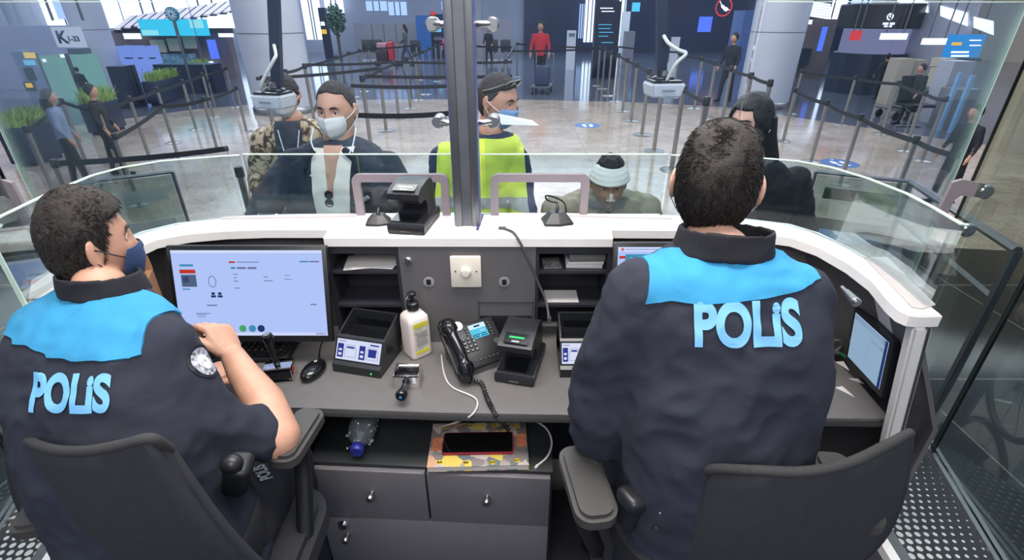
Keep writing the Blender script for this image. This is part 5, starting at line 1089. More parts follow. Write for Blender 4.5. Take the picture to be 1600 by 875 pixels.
def mask(M, s, loops=True, z0=-.112, z1=-.008, half=62, off=.007, puff=.012, ridge=0.0):
    b = B(); nu, nv = 30, 20; rings = []
    for j in range(nv + 1):
        v = j / nv; z = z1 + (z0 - z1) * v; row = []
        for i in range(nu + 1):
            u = i / nu * 2 - 1; a = R(u * half * (1 - .18 * (2 * v - 1) ** 2)); dz = z / .118 * (1 if abs(u) < .3 else 1 - .12 * (abs(u) - .3))
            dz = max(-.97, dz); rr = math.sqrt(1 - dz * dz); d = V((math.sin(a) * rr, math.cos(a) * rr, dz)); p = headpt(d, 1, .15)
            bulge = puff * math.cos(u * math.pi / 2) ** .8 * math.sin(math.pi * min(1, max(0, v * .9 + .1))) + off * (1 if z < -.02 else 1 + .6 * math.exp(-(u / .25) ** 2)) + ridge * math.exp(-(u / .12) ** 2) + .0008 * math.sin(v * 25) * (1 - u * u)
            row.append(M @ (p * s + d.normalized() * bulge * s))
        rings.append(row)
    vs = [[b.verts.new(p) for p in r] for r in rings]
    for j in range(nv):
        for i in range(nu): b.faces.new((vs[j][i], vs[j][i + 1], vs[j + 1][i + 1], vs[j + 1][i]))
    ctr = M.translation; b.normal_update(); g = bmesh.ops.extrude_face_region(b, geom=b.faces[:])
    for v in g['geom']:
        if isinstance(v, bmesh.types.BMVert): v.co += (v.co - ctr).normalized() * .0018
    lp = B()
    for sx in (0, -1):
        for j in (3, nv - 3):
            p = rings[j][sx]; e = M @ (V(((-1 if sx == 0 else 1) * .087, -.004, .012 if j == 3 else -.022)) * s); tube(lp, [p, (p + e) / 2 + (((p + e) / 2) - ctr).normalized() * .006, e], .0014, n=5, smooth=4)
        a1 = M @ (V(((-1 if sx == 0 else 1) * .087, -.004, .012)) * s); a2 = M @ (V(((-1 if sx == 0 else 1) * .084, -.02, -.0)) * s); a3 = M @ (V(((-1 if sx == 0 else 1) * .087, -.004, -.022)) * s); tube(lp, [a1, a2, a3], .0014, n=5, smooth=3)
    return b, lp
def ring(ctr, rx, ry, yaw=0, pitch=0, n=36, p=2.4):
    m = Mx.Translation(ctr) @ Mx.Rotation(R(yaw), 4, 'Z') @ Mx.Rotation(R(pitch), 4, 'X'); o_ = []
    for k in range(n):
        a = 2 * math.pi * k / n; c_, s_ = math.cos(a), math.sin(a); o_.append(m @ V((math.copysign(abs(c_) ** (2 / p), c_) * rx, math.copysign(abs(s_) ** (2 / p), s_) * ry, 0)))
    return o_
def torso(b, rs):
    """rs: (x,y,z,rx,ry,yaw) from hip to neck"""
    return loft(b, [ring(V(r_[:3]), r_[3], r_[4], r_[5] if len(r_) > 5 else 0, r_[6] if len(r_) > 6 else 0) for r_ in rs])
def hand(b, M, curl=(20, 25, 30, 35), spread=5, thumb=35, side=1, s=1.0, tcurl=20, lens=(.072, .08, .074, .06)):
    """M: wrist origin, +Y along the hand, +Z back of hand; side=+1 thumb on +X"""
    rs = []
    for y, w_, h in ((-.02, .024, .018), (.0, .026, .017), (.03, .037, .016), (.06, .042, .014), (.085, .041, .012), (.094, .036, .008)): rs.append([M @ (V((x, y, z)) * s) for x, z in [(w_ * math.cos(a) * (1), h * math.sin(a)) for a in [2 * math.pi * k / 20 for k in range(20)]]])
    loft(b, rs)
    for i in range(4):
        x = side * (.030 - i * .0195); base = Mx.Translation(V((x, .082 - (.004 if i in (0,) else .0) - (.008 if i == 3 else 0), 0)) * s) @ Mx.Rotation(R(-side * (1.5 - i) * spread), 4, 'Z'); L = lens[i] * s; m = M @ base; pts = [m.translation.copy()]; rad = [.0098 * s]
        for q, (f, r_) in enumerate(((.45, .0092), (.3, .0084), (.25, .0074))):
            m = m @ Mx.Rotation(R(-curl[i] * (.8 + .35 * q)), 4, 'X') @ Mx.Translation((0, L * f, 0)); pts.append(m.translation.copy()); rad.append(r_ * s * (.92 if i == 3 else 1))
        chain(b, pts, rad, n=12)
    m = M @ Mx.Translation(V((side * .024, .022, -.006)) * s) @ Mx.Rotation(R(-side * thumb), 4, 'Z'); pts = [m.translation.copy()]; rad = [.014 * s]
    for (f, r_) in ((.036, .0118), (.030, .0102), (.022, .0088)):
        m = m @ Mx.Rotation(R(side * tcurl * .6), 4, 'Z') @ Mx.Rotation(R(-tcurl * .5), 4, 'X') @ Mx.Translation((0, f * s, 0)); pts.append(m.translation.copy()); rad.append(r_ * s)
    chain(b, pts, rad, n=12); return b
def aim(o, tip, up=(0, 0, 1)):
    y = (V(tip) - V(o)).normalized(); x = y.cross(V(up)).normalized(); z = x.cross(y); m = Mx((x, y, z)).transposed().to_4x4(); m.translation = V(o); return m
def eyes(M, s, t, iris=(50, 34, 24), sk=None, closed=0):
    b = B()
    for sx in (-1, 1):
        m = M @ Mx.Translation(V((sx * .031, .073, .008)) * s) @ Mx.Diagonal((.0135 * s, .011 * s, .0085 * s, 1)); bmesh.ops.create_uvsphere(b, u_segments=16, v_segments=12, radius=1, matrix=m)
    e = obj('eyes', b, mat('eye_white', (196, 190, 184), .3, var=.01), t); b = B()
    for sx in (-1, 1):
        m = M @ Mx.Translation(V((sx * .031, .0815, .008)) * s) @ Mx.Diagonal((.0052 * s, .003 * s, .0054 * s, 1)); bmesh.ops.create_uvsphere(b, u_segments=14, v_segments=8, radius=1, matrix=m)
    obj('irises', b, mat('iris_%d' % iris[0], iris, .2, var=.01), t); b = B()
    for sx in (-1, 1): tube(b, [M @ (V((sx * x, y, z)) * s) for x, y, z in ((.017, .083, .0135), (.026, .0845, .0178), (.036, .083, .0172), (.046, .076, .011))], [.0026 * s, .0032 * s, .0032 * s, .002 * s], n=8, smooth=4)
    if sk: obj('eyelids', b, sk, t)
    b = B()
    for sx in (-1, 1): tube(b, [M @ (V((sx * x, y, z)) * s) for x, y, z in ((.012, .0935, .026), (.022, .093, .031), (.034, .0895, .0325), (.048, .080, .027))], [.0026 * s, .0038 * s, .0036 * s, .0016 * s], n=8, smooth=4)
    obj('eyebrows', b, mat('hair_black', (26, 22, 20), .7, var=.1, vs=60), t)
def legs(b, hipL, hipR, foot_z=0, fwd=(0, 0, 0), r=.085):
    for h in (hipL, hipR):
        h = V(h); k = V((h.x, h.y, foot_z + .48)) + V(fwd) * .5; a = V((h.x, h.y, foot_z + .09)); chain(b, [h, (h + k) / 2, k, (k * .6 + a * .4), a], [r, r * .9, r * .68, r * .62, r * .5])
    return b
def shoes(hipL, hipR, foot_z, yaw, t, m):
    for h in (hipL, hipR):
        M_ = Mx.Translation((h[0], h[1], foot_z)) @ Mx.Rotation(R(yaw), 4, 'Z'); b = B(); chain(b, [M_ @ V((0, -.05, .05)), M_ @ V((0, .06, .045)), M_ @ V((0, .15, .035))], [.045, .045, .034], 14)
        bmesh.ops.bisect_plane(b, geom=b.verts[:] + b.edges[:] + b.faces[:], plane_co=(0, 0, foot_z + .002), plane_no=(0, 0, -1), clear_outer=True); obj('shoe', b, m, t)
Mhair = mat('hair_black', (26, 22, 20), .7, var=.1, vs=60); Mhair2 = mat('hair_dark_brown', (40, 34, 30), .75, var=.25, vs=140, bump=.002, bs=260)
Msk1 = skin('skin_tan', (196, 148, 124)); Msk2 = skin('skin_light', (206, 160, 140)); Msk3 = skin('skin_brown', (182, 134, 108)); Msk4 = skin('skin_warm', (186, 138, 116))
Mnavyc = cloth('uniform_navy', (33, 36, 50), .016); Mcyan = cloth('uniform_cyan', (48, 138, 182), .008); Mlet = mat('letter_lightblue', (112, 176, 218), .6, var=.02)
Mtrous = cloth('trousers_black', (28, 29, 36), .014); Mcollar = cloth('collar_black', (30, 28, 34), .006); Mbt = mat('shoe_black', (22, 22, 24), .4)
# ------------------------------------------------ police officers
def officer(nm, lab, H_, yaw, hp, s, rs, armL, armR, collar_c, yoke, textpt, textdir, tsize, skinm, thick, extra_skin=None, roll=0, hsc=(1, 1, 1), textup=(0, 0, 1)):
    t = thing('person', lab, 'person', (rs[0][0], rs[0][1], .3)); M = hmat(H_, yaw, hp, roll) @ Mx.Diagonal((*hsc, 1))
    b = B(); add_head(b, M, s); neck(b, M, collar_c, .050, s)
    if extra_skin: extra_skin(b)
    b = fuse(b, .0034, 3); obj('body', b, skinm, t, ang=80)
    b = B(); torso(b, rs)
    for arm in (armL, armR): chain(b, [V(p) for p, _ in arm], [r_ for _, r_ in arm], 20)
    b = fuse(b, .0085, 7, .6); disp(b, .0065, 7.5, 3); disp(b, .0028, 21, 5); jk = b.copy(); bv = BVHTree.FromBMesh(b)
    j = obj('jacket', b, Mnavyc, t, ang=80)
    y = patch(jk, yoke, .004); obj('blue_yoke', y, Mcyan, t, ang=60)
    dr = ray(*textpt).normalized(); h_ = bv.ray_cast(V((0, 0, H)), dr); nn = V((textdir[1][0], textdir[1][1], textdir[1][2])).normalized()
    m = frame3(h_[0] - nn * .02, textdir[0], textup); tx = text_mesh('POLiS', tsize, .0042 * tsize / .1, .72, .007); tx.transform(m); tx = project(tx, bv, nn, .0030); obj('back_lettering', tx, Mlet, t, ang=60)
    return t, M, jk, bv
# right officer
HR = PY(1118, 292, .925)
rsR = [(.415, .70, .86, .185, .15, -6), (.402, .695, .98, .178, .15, -6), (.395, .71, 1.12, .170, .138, -6), (.390, .735, 1.26, .178, .128, -6), (.392, .77, 1.38, .195, .118, -8), (.396, .80, 1.475, .19, .10, -8), (.394, .825, 1.54, .145, .085, -8), (.392, .845, 1.57, .082, .065, -8)]
aL = [((.242, .815, 1.49), .064), ((.205, .80, 1.38), .07), ((.185, .785, 1.25), .066), ((.19, .79, 1.17), .062), ((.24, .93, 1.10), .055), ((.27, 1.06, 1.06), .045)]
aR = [((.528, .80, 1.485), .062), ((.540, .81, 1.38), .062), ((.540, .84, 1.25), .058), ((.545, .88, 1.17), .055), ((.58, 1.0, 1.10), .054), ((.55, 1.1, 1.05), .045)]
lineR = short_line(.045, -.085, -.012)
yz = PY(1130, 455, .70).z
yokeR = [((.4, .7, 1.527), (-.12, .02, 1)), ((.218, .8, 1.45), (.97, 0, -.25)), ((.563, .8, 1.45), (-.97, 0, -.25)), ((.4, .86, 1.5), (0, -1, .15)), ((.39, .84, 1.57), (0, -.5, -1))]
def exR(b):
    for (w_, tip, sd) in (((.27, 1.06, 1.06), (.30, 1.15, 1.03), 1), ((.55, 1.1, 1.05), (.52, 1.19, 1.03), -1)):
        chain(b, [V(w_) - (V(tip) - V(w_)), V(w_)], [.03, .026], 14); hand(b, aim(w_, tip), side=sd)
tp = PY(1168, 512, .60)
OR, MR, jkR, bvR = officer('', 'police officer seen from behind in navy and cyan jacket, seated at right', HR, -20, -4, .94, rsR, aL, aR, (.39, .845, 1.56), yokeR, (1168, 510), ((1, -.05, .06), (.1, 1, -.25)), .098, Msk2, .016, exR, textup=(-.045, .1, 1))
nf = lambda d: (.003 + .009 * sstep(-.35, .4, d.z) + .005 * max(0, d.z)) * (1 - .75 * sstep(.55, .9, abs(d.x)))
obj('hair', hair(MR, .94, lineR, .018, 2, .0012, nf, 30), Mhair2, OR, ang=80)
b = tufts(MR, .94, lineR, 6500, .016, .02, 4, .35, .0009, nf); k = obj('hair_strands', b, Mhair2, OR, ang=0); k['kind'] = 'stuff'
mb, lp = mask(MR, .94); obj('face_mask', mb, mat('mask_paleblue', (190, 204, 214), .7), OR, ang=60); obj('ear_loops', lp, Mwh, OR)
def collar(t, ctr, rx, ry, yaw, h=.04, pitch=-12, m=Mcollar):
    b = B(); r0 = [ring(V(ctr) + V((0, 0, z)), rx * k, ry * k, yaw, pitch, 40, 2) for z, k in ((-.012, 1.10), (h, .98), (h, .90), (-.012, 1.0))]; loft(b, r0, cap=False); rs_ = None
    q = [[v for v in r] for r in r0]
    b.verts.ensure_lookup_table(); n = 40
    for k in range(n): b.faces.new((b.verts[k], b.verts[(k + 1) % n], b.verts[3 * n + (k + 1) % n], b.verts[3 * n + k]))
    b2 = fuse(b, .004, 2); disp(b2, .0015, 20, 2); return obj('collar', b2, m, t, ang=80)
collar(OR, (.392, .85, 1.568), .084, .076, -8, .04)
# trousers, belt, pouch of right officer
b = B(); torso(b, [(.415, .70, .83, .17, .13), (.415, .70, .93, .188, .152), (.414, .70, .99, .188, .150)])
for sx in (-1, 1): chain(b, [(.415 + sx * .09, .74, .90), (.41 + sx * .12, 1.0, .88), (.41 + sx * .13, 1.16, .84), (.41 + sx * .13, 1.17, .6), (.41 + sx * .13, 1.12, .38)], [.095, .085, .07, .058, .05])
b = fuse(b, .011, 4); disp(b, .004, 9); obj('trousers', b, Mtrous, OR, ang=80)
for sx in (-1, 1): b = B(); chain(b, [(.41 + sx * .13, 1.10, .345), (.41 + sx * .13, 1.20, .345), (.41 + sx * .13, 1.28, .335)], [.042, .044, .034]); bmesh.ops.bisect_plane(b, geom=b.verts[:] + b.edges[:] + b.faces[:], plane_co=(0, 0, .302), plane_no=(0, 0, -1), clear_outer=True); obj('boot', b, Mbt, OR)
b = B(); loft(b, [ring(V((.414, .70, z)), .197 + k, .158 + k, -6, n=48) for z, k in ((.985, .0), (.985, .006), (1.025, .006), (1.025, .0))]); obj('duty_belt', b, Mmattblk, OR)
p = PY(992, 790, .655); b = B(); box(b, p, (.065, .05, .085), (0, 8, 25), bev=.014, seg=3); box(b, p + V((.0, -.006, .032)), (.07, .055, .035), (0, 8, 25), bev=.012, seg=3); obj('belt_pouch', b, Mblack, OR)
b = B(); q = p + V((.022, -.028, .02)); tube(b, [q, q + V((.004, -.006, -.012)), q + V((.004, -.004, -.026))], .0035, smooth=3); obj('pouch_buckle', b, Mchrome, OR)
for k, (x, y) in enumerate(((1032, 802), (1025, 824))): b = B(); q = PY(x, y, .60); cyl(b, q, q + V((0, -.003, 0)), .0035, n=12); obj('snap_button', b, Mchrome, OR)
# left officer
HL = PY(138, 384, .965)
dL = V((-.07, .10, .035))
rsL = [(a_ + dL.x * k_, y_ + dL.y * k_, z_ + dL.z * k_, *r_) for k_, (a_, y_, z_, *r_) in zip((.2, .4, .6, .8, 1, 1, 1, 1), [(-.72, .66, .86, .185, .15, -8), (-.725, .66, .98, .19, .15, -8), (-.74, .67, 1.10, .185, .14, -8), (-.755, .69, 1.20, .192, .13, -10), (-.765, .72, 1.285, .20, .118, -10), (-.775, .755, 1.345, .185, .10, -10), (-.785, .79, 1.385, .13, .08, -10), (-.79, .81, 1.405, .08, .062, -10)])]
aL2 = [((-.99, .885, 1.35), .062), ((-1.02, .90, 1.27), .06), ((-1.01, .93, 1.16), .054), ((-.94, 1.02, 1.09), .046), ((-.88, 1.08, 1.06), .04)]
aR2 = [((-.71, .835, 1.355), .060), ((-.672, .80, 1.26), .062), ((-.612, .79, 1.165), .060), ((-.560, .825, 1.12), .056), ((-.562, .855, 1.122), .052)]
lineL = short_line(.052, -.098, -.02)
yokeL = [((-.83, .76, 1.387), (.02, -.05, 1)), ((-1.03, .8, 1.38), (1, 0, -.25)), ((-.70, .84, 1.39), (-.97, 0, -.25)), ((-.85, .92, 1.43), (0, -1, .1)), ((-.86, .89, 1.452), (0, -.5, -1))]
WR = V((-.680, .99, 1.215))
def exL(b):
    chain(b, [V((-.535, .835, 1.105)), V((-.585, .905, 1.145)), WR.lerp(V((-.59, .90, 1.15)), .4), WR], [.052, .046, .035, .028], 20)
    hand(b, aim(WR, PY(338, 508, 1.04), (.55, .3, 1)), curl=(38, 48, 52, 55), spread=6, thumb=48, side=-1, tcurl=25, s=.98)
    w_ = V((-.88, 1.08, 1.06)); hand(b, aim(w_, w_ + V((.06, .07, .0))), side=1); chain(b, [w_ - V((.03, .04, -.01)), w_], [.03, .026], 12)
OL, ML, jkL, bvL = officer('', 'police officer in navy and cyan jacket at left, masked face turned right', HL, -40, -3, .90, rsL, aL2, aR2, (-.86, .915, 1.45), yokeL, (106, 618), ((1, .05, .0), (-.15, 1, -.25)), .084, Msk1, .016, exL, hsc=(.96, .86, 1.12), textup=(-.035, .1, 1))
nf2 = lambda d: .002 + .009 * sstep(-.05, .5, d.z) + .015 * sstep(.2, .8, d.y) * sstep(.2, .7, d.z)
obj('hair', hair(ML, .90, lineL, .016, 8, .0012, nf2, 30), Mhair2, OL, ang=80)
b = tufts(ML, .90, lineL, 6500, .013, .02, 9, .35, .0009, nf2); k = obj('hair_strands', b, Mhair2, OL, ang=0); k['kind'] = 'stuff'
mb, lp = mask(ML, .90, puff=.016); obj('face_mask', mb, mat('mask_navy', (44, 66, 104), .7, var=.04), OL, ang=60); obj('ear_loops', lp, Mblack, OL)
eyes(ML, .90, OL, sk=Msk1)
collar(OL, (-.86, .925, 1.445), .076, .070, -10, .034)
# round shoulder patch
d_ = (V((-.9, -.6, .25))).normalized(); pc_ = V((-.56, .77, 1.255)); dr = V((-.75, .9, -.35)).normalized()
b = B(); cyl(b, (0, 0, 0), (0, 0, .0005), .036, n=32)
def patchdisc(r_, m_, nm, off):
    vp = PY(316, 566, .70); dirv = ray(316, 566).normalized(); hit = bvL.ray_cast(V((0, 0, H)), dirv)
    c0 = hit[0] if hit[0] else vp; n0 = hit[1] if hit[1] else -dirv
    if n0.dot(dirv) > 0: n0 = -n0
    b = B(); x, y = basis(n0); fc = [b.verts.new(c0 + x * math.cos(k / 28 * 6.2832) * r_ + y * math.sin(k / 28 * 6.2832) * r_) for k in range(28)]; cv = b.verts.new(c0)
    for k in range(28): b.faces.new((cv, fc[k], fc[(k + 1) % 28]))
    bmesh.ops.subdivide_edges(b, edges=b.edges[:], cuts=3, use_grid_fill=True)
    for v in b.verts:
        h_ = bvL.ray_cast(v.co + n0 * .05, -n0)
        if h_[0]: v.co = h_[0] + n0 * off
        else: v.co = v.co + n0 * off
    g = bmesh.ops.extrude_face_region(b, geom=b.faces[:])
    for v in g['geom']:
        if isinstance(v, bmesh.types.BMVert): v.co += n0 * .0008
    return obj(nm, b, m_, OL)
patchdisc(.036, mat('patch_black', (24, 24, 34), .6), 'shoulder_patch', .002); patchdisc(.030, mat('patch_mottled', (150, 150, 160), .6, var=.6, vs=110), 'patch_ring', .003); patchdisc(.017, mat('patch_white', (216, 216, 220), .6, var=.3, vs=90), 'patch_emblem', .004)
b = B(); torso(b, [(-.735, .68, .83, .17, .13), (-.735, .68, .93, .188, .152), (-.74, .69, .99, .188, .150)])
for sx, kx in ((-1, -.84), (1, -.64)): chain(b, [(-.735 + sx * .09, .72, .90), ((-.735 + sx * .09 + kx) / 2, .88, .89), (kx, 1.0, .85), (kx, 1.06, .60), (kx, 1.05, .38)], [.098, .088, .072, .058, .05])
b = fuse(b, .011, 4); disp(b, .004, 9); jt = b.copy(); bt = BVHTree.FromBMesh(b); obj('trousers', b, Mtrous, OL, ang=80)
for kx in (-.84, -.64): b = B(); chain(b, [(kx, 1.03, .345), (kx, 1.13, .345), (kx, 1.21, .335)], [.042, .044, .034]); bmesh.ops.bisect_plane(b, geom=b.verts[:] + b.edges[:] + b.faces[:], plane_co=(0, 0, .302), plane_no=(0, 0, -1), clear_outer=True); obj('boot', b, Mbt, OL)
# lettering down the thigh
try:
    o_ = PY(411, 738, .80); tx = text_mesh('POLIS', .038, .0012, .95, .008); tx.transform(frame3(o_, (.12, -.35, .9), (-.8, -.5, .3)))
    cc_ = V((0, 0, H)); dead = []
    dv = (o_ - cc_).normalized(); tx = project(tx, bt, dv, .003); obj('thigh_lettering', tx, mat('letter_grey_light', (150, 158, 165), .6), OL)
except Exception as ex_: print('thigh', ex_)
b = B(); p = PY(372, 740, .72); box(b, p, (.05, .06, .09), (10, 20, 10), bev=.014, seg=3); ell(b, p + V((.01, -.02, .05)), (.022, .02, .02)); obj('belt_holster', b, Mblack, OL)
# office chairs
Mchair = mat('chair_mesh', (40, 41, 46), .85, var=.05, vs=60, bump=.001, bs=700); Mpad = mat('chair_arm', (66, 64, 62), .5, var=.03)
def chair(lab, base, top_pts, drop, seat, arms, flare=.08):
    t = thing('office_chair', lab, 'chair', (base[0], base[1], .3)); t['group'] = 'officer chairs'
    tp_ = crom(top_pts, 6); b = B(); n = len(tp_); rows = []
    for j in range(13):
        v = j / 12; row = []
        for i, p in enumerate(tp_):
            u = i / (n - 1) * 2 - 1; dz = drop * (v + .05 * math.cos(u * 1.5) * v); q = p + V((flare * abs(u) * u * v + (base[0] - p.x) * .1 * v ** 2, -.035 * math.sin(v * 2.6) + .03 * v, -dz)); row.append(q)
        rows.append(row)
    vs = [[b.verts.new(p) for p in r] for r in rows]
    for j in range(12):
        for i in range(n - 1): b.faces.new((vs[j][i], vs[j][i + 1], vs[j + 1][i + 1], vs[j + 1][i]))
    b.normal_update(); g = bmesh.ops.extrude_face_region(b, geom=b.faces[:]); nn = {v: v.normal.copy() for v in g['geom'] if isinstance(v, bmesh.types.BMVert)}
    for v, d in nn.items(): v.co += V((0, .012, 0))
    obj('backrest', b, Mchair, t, ang=80)
    b = B(); tube(b, [p + V((0, .006, 0)) for p in tp_], .009, n=12); obj('top_rim', b, mat('chair_rim', (48, 47, 47), .8, bump=.0012, bs=500), t)
    for side_ in (0, -1): b = B(); tube(b, [r[side_] + V((0, .006, 0)) for r in rows], .008, n=10); obj('side_rim', b, Mchair, t)
    b = B(); prism(b, rrect(.46, .44, .09), 0, .07, bev=.02); b.transform(Mx.Translation(seat)); obj('seat', b, Mchair, t)
    sx_, sy_, sz_ = seat; b = B(); cyl(b, (sx_, sy_, .40), (sx_, sy_, sz_), .028); cyl(b, (sx_, sy_, .38), (sx_, sy_, .55), .04); obj('gas_column', b, Mblack, t)
    for k in range(5):
        a = k * 2 * math.pi / 5 + .3; e = V((sx_ + math.cos(a) * .28, sy_ + math.sin(a) * .28, .37)); b = B(); tube(b, [(sx_, sy_, .42), e], [.03, .018]); l = obj('leg', b, Mblack, t); b = B(); cyl(b, e + V((math.sin(a) * .02, -math.cos(a) * .02, -.04)), e - V((math.sin(a) * .02, -math.cos(a) * .02, .04)), .028); cyl(b, e, e - V((0, 0, .03)), .01); obj('caster', b, Mblack, l)
    m_ = tp_[len(tp_) // 2]; b = B(); tube(b, [(sx_, sy_ - .12, sz_ + .02), (m_.x, m_.y - .02, sz_ + .04), (m_.x, m_.y - .035, sz_ + .25)], .022, n=10, smooth=5); obj('spine', b, Mblack, t)
    for (c_, rz, w_, l_, post) in arms:
        b = B(); prism(b, rrect(w_, l_, w_ * .38, 6), 0, .03, bev=.009); b.transform(Mx.Translation(c_) @ Mx.Rotation(R(rz), 4, 'Z')); ar = obj('armrest', b, Mpad, t)
        b = B(); tube(b, [V(c_) + V((0, 0, .003)), V(c_) + V((0, -.01, -.08)), V(post)], .02, n=10, smooth=5); obj('arm_post', b, Mblack, ar)
    return t
TP = [PY(1100, 752, .625), PY(1112, 738, .60), PY(1180, 740, .56), PY(1260, 742, .555), PY(1330, 728, .57), PY(1385, 702, .62), PY(1425, 680, .70)]
chair('black office chair with wide mesh back under the right officer', (.43, .62), TP, .40, (.42, .74, .79), [((.152, .705, 1.095), 8, .085, .19, (.20, .74, .84)), ((.70, .72, 1.06), -6, .08, .19, (.66, .74, .84))])
TP = [PY(8, 664, .78), PY(30, 686, .70), PY(70, 705, .62), PY(125, 710, .575), PY(185, 700, .57), PY(232, 690, .575), PY(262, 708, .595)]
chair('black office chair with curved mesh back under the left officer', (-.66, .60), TP, .42, (-.70, .70, .79), [((-.505, .865, 1.065), -6, .075, .17, (-.50, .78, .84)), ((-.98, .72, 1.03), 12, .075, .17, (-.93, .72, .84))], flare=.14)
# ------------------------------------------------ public side people
def civilian(lab, Hc, yaw, pitch, s, sk, rs, arms, topm, hair_fn=None, trous=Mtrous, legs_at=None, foot=0, vox=.010, hands=True, name='person', face=True, roll=0, neck_r=.055, fold=.006):
    t = thing(name, lab, 'person', (rs[0][0], rs[0][1], foot)); M = hmat(Hc, yaw, pitch, roll)
    b = B(); add_head(b, M, s); neck(b, M, (rs[-1][0], rs[-1][1], rs[-1][2] + .005), neck_r, s)
    for arm in arms:
        w_, e = V(arm[-1][0]), V(arm[-2][0]); d = (w_ - e).normalized()
        if hands: chain(b, [V(rs[-2][:3])] + [V(p) for p, _ in arm[:-1]] + [w_ - d * .03, w_ + d * .015], [.03] * len(arm) + [.028, .026], 12); hand(b, aim(w_ + d * .01, w_ + d * .1), side=1 if w_.x < rs[0][0] else -1, s=.95)
    b = fuse(b, .0042, 2); obj('body', b, sk, t, ang=80)
    b = B(); torso(b, rs)
    for arm in arms: chain(b, [V(p) for p, _ in arm], [r_ for _, r_ in arm], 18)
    b = fuse(b, vox, 5); disp(b, fold, 8, 2); disp(b, fold * .5, 20, 4); jk = b.copy(); bv = BVHTree.FromBMesh(b); obj('top', b, topm, t, ang=80)
    if legs_at:
        b = B(); torso(b, [(rs[0][0], rs[0][1], rs[0][2] - .02, rs[0][3] * .93, rs[0][4] * .9), (rs[0][0], rs[0][1], rs[0][2] + .1, rs[0][3] * .93, rs[0][4] * .9)]); legs(b, *legs_at, foot_z=foot); b = fuse(b, .014, 4); obj('trousers', b, trous, t, ang=80); shoes(legs_at[0], legs_at[1], foot, yaw, t, Mbt)
    if face: eyes(M, s, t, sk=sk)
    return t, M, jk, bv
# man in blazer
Hm = V((-.762, 2.27, 1.585)); Mblaz = cloth('blazer_charcoal', (48, 54, 66), .012)
rs = [(-.76, 2.13, .84, .19, .12, 0), (-.76, 2.13, 1.0, .195, .125, 0), (-.76, 2.14, 1.15, .21, .13), (-.76, 2.17, 1.30, .235, .125), (-.765, 2.20, 1.38, .235, .11), (-.77, 2.23, 1.435, .18, .09), (-.775, 2.25, 1.47, .085, .07)]
armA = [((-.965, 2.20, 1.36), .072), ((-1.06, 2.10, 1.24), .068), ((-1.10, 1.98, 1.12), .06), ((-1.0, 1.86, 1.10), .05)]
armB = [((-.565, 2.20, 1.365), .072), ((-.49, 2.12, 1.25), .068), ((-.46, 2.0, 1.14), .06), ((-.52, 1.87, 1.12), .05)]
Pm, M, jk, bv = civilian('man in a charcoal blazer and open white shirt wearing a white cup mask', Hm, 180 - 8, -4, 1.0, Msk1, rs, [armA, armB], Mblaz, legs_at=((-.86, 2.14, .86), (-.66, 2.14, .86)))
ln = short_line(.068, -.06, .008); nfm = lambda d: .002 + .004 * sstep(.2, .8, d.z)
obj('hair', hair(M, 1.0, ln, .006, 1, .002, nfm), mat('hair_cropped', (52, 46, 44), .8, var=.2, vs=90), Pm, ang=80)
k = obj('hair_strands', tufts(M, 1.0, ln, 2500, .008, .006, 3, .4, .0008, nfm), mat('hair_cropped', (52, 46, 44)), Pm, ang=0); k['kind'] = 'stuff'
mb, lp = mask(M, 1.0, puff=.018, ridge=.007, z0=-.116, z1=-.004, half=56); obj('cup_mask', mb, mat('mask_white', (226, 224, 220), .7, var=.02), Pm, ang=30); obj('ear_loops', lp, Mwh, Pm)
def vpatch(jk, cx, y0, ztop, zbot, wtop, wbot, off, lean=0):
    """front strip between two slanting planes"""
    h = ztop - zbot; k = (wtop - wbot) / h
    return patch(jk, [((cx - wtop, y0, ztop), (1, 0, k)), ((cx + wtop, y0, ztop), (-1, 0, k)), ((cx, y0, zbot), (0, 0, 1)), ((cx, y0, ztop + .01), (0, 0, -1)), ((cx, y0, ztop), (0, -1, 0))], off)
obj('shirt', vpatch(jk, -.765, 2.20, 1.44, .95, .085, .06, .006), cloth('shirt_white', (240, 226, 212), .01), Pm, ang=60)
obj('bare_chest', vpatch(jk, -.765, 2.20, 1.445, 1.27, .035, .006, .009), Msk1, Pm, ang=60)
for sx in (-1, 1):
    b = B(); q = [(sx * .065, 1.455), (sx * .12, 1.40), (sx * .135, 1.33), (sx * .085, 1.12), (sx * .068, 1.0)]
    pts = []
    for (x, z) in q:
        h_ = bv.ray_cast(V((-.765 + x, 1.5, z)), V((0, 1, 0))); pts.append((h_[0] if h_[0] else V((-.765 + x, 2.1, z))) + V((0, -.008, 0)))
    tube(b, pts, [.016, .026, .026, .018, .012], n=8, smooth=5); 
    bmesh.ops.scale(b, vec=(1, .35, 1), space=Mx.Translation(-V((0, sum(p.y for p in pts) / len(pts), 0))), verts=b.verts[:]); obj('lapel', b, Mblaz, Pm, ang=80)
b = B(); tube(b, [PY(490, 200, 2.13), PY(486, 220, 2.09), PY(492, 236, 2.07)], .003, n=6, smooth=4); tube(b, [PY(556, 200, 2.13), PY(552, 224, 2.09), PY(546, 240, 2.07)], .003, n=6, smooth=4); obj('lanyard', b, Mwh, Pm)
p = PY(514, 311, 2.02); b = B()
for s_ in (-1, 1): tube(b, [p + V((s_ * .002 + math.cos(a / 12 * 6.28) * .016, 0, s_ * .018 + math.sin(a / 12 * 6.28) * .016)) for a in range(13)], .003, n=6); ell(b, p + V((s_ * .002, .002, s_ * .018)), (.014, .002, .014))
tube(b, [p + V((.0, 0, -.04)), p + V((.018, .0, -.08))], .003); obj('hung_sunglasses', b, Mblack2, Pm)
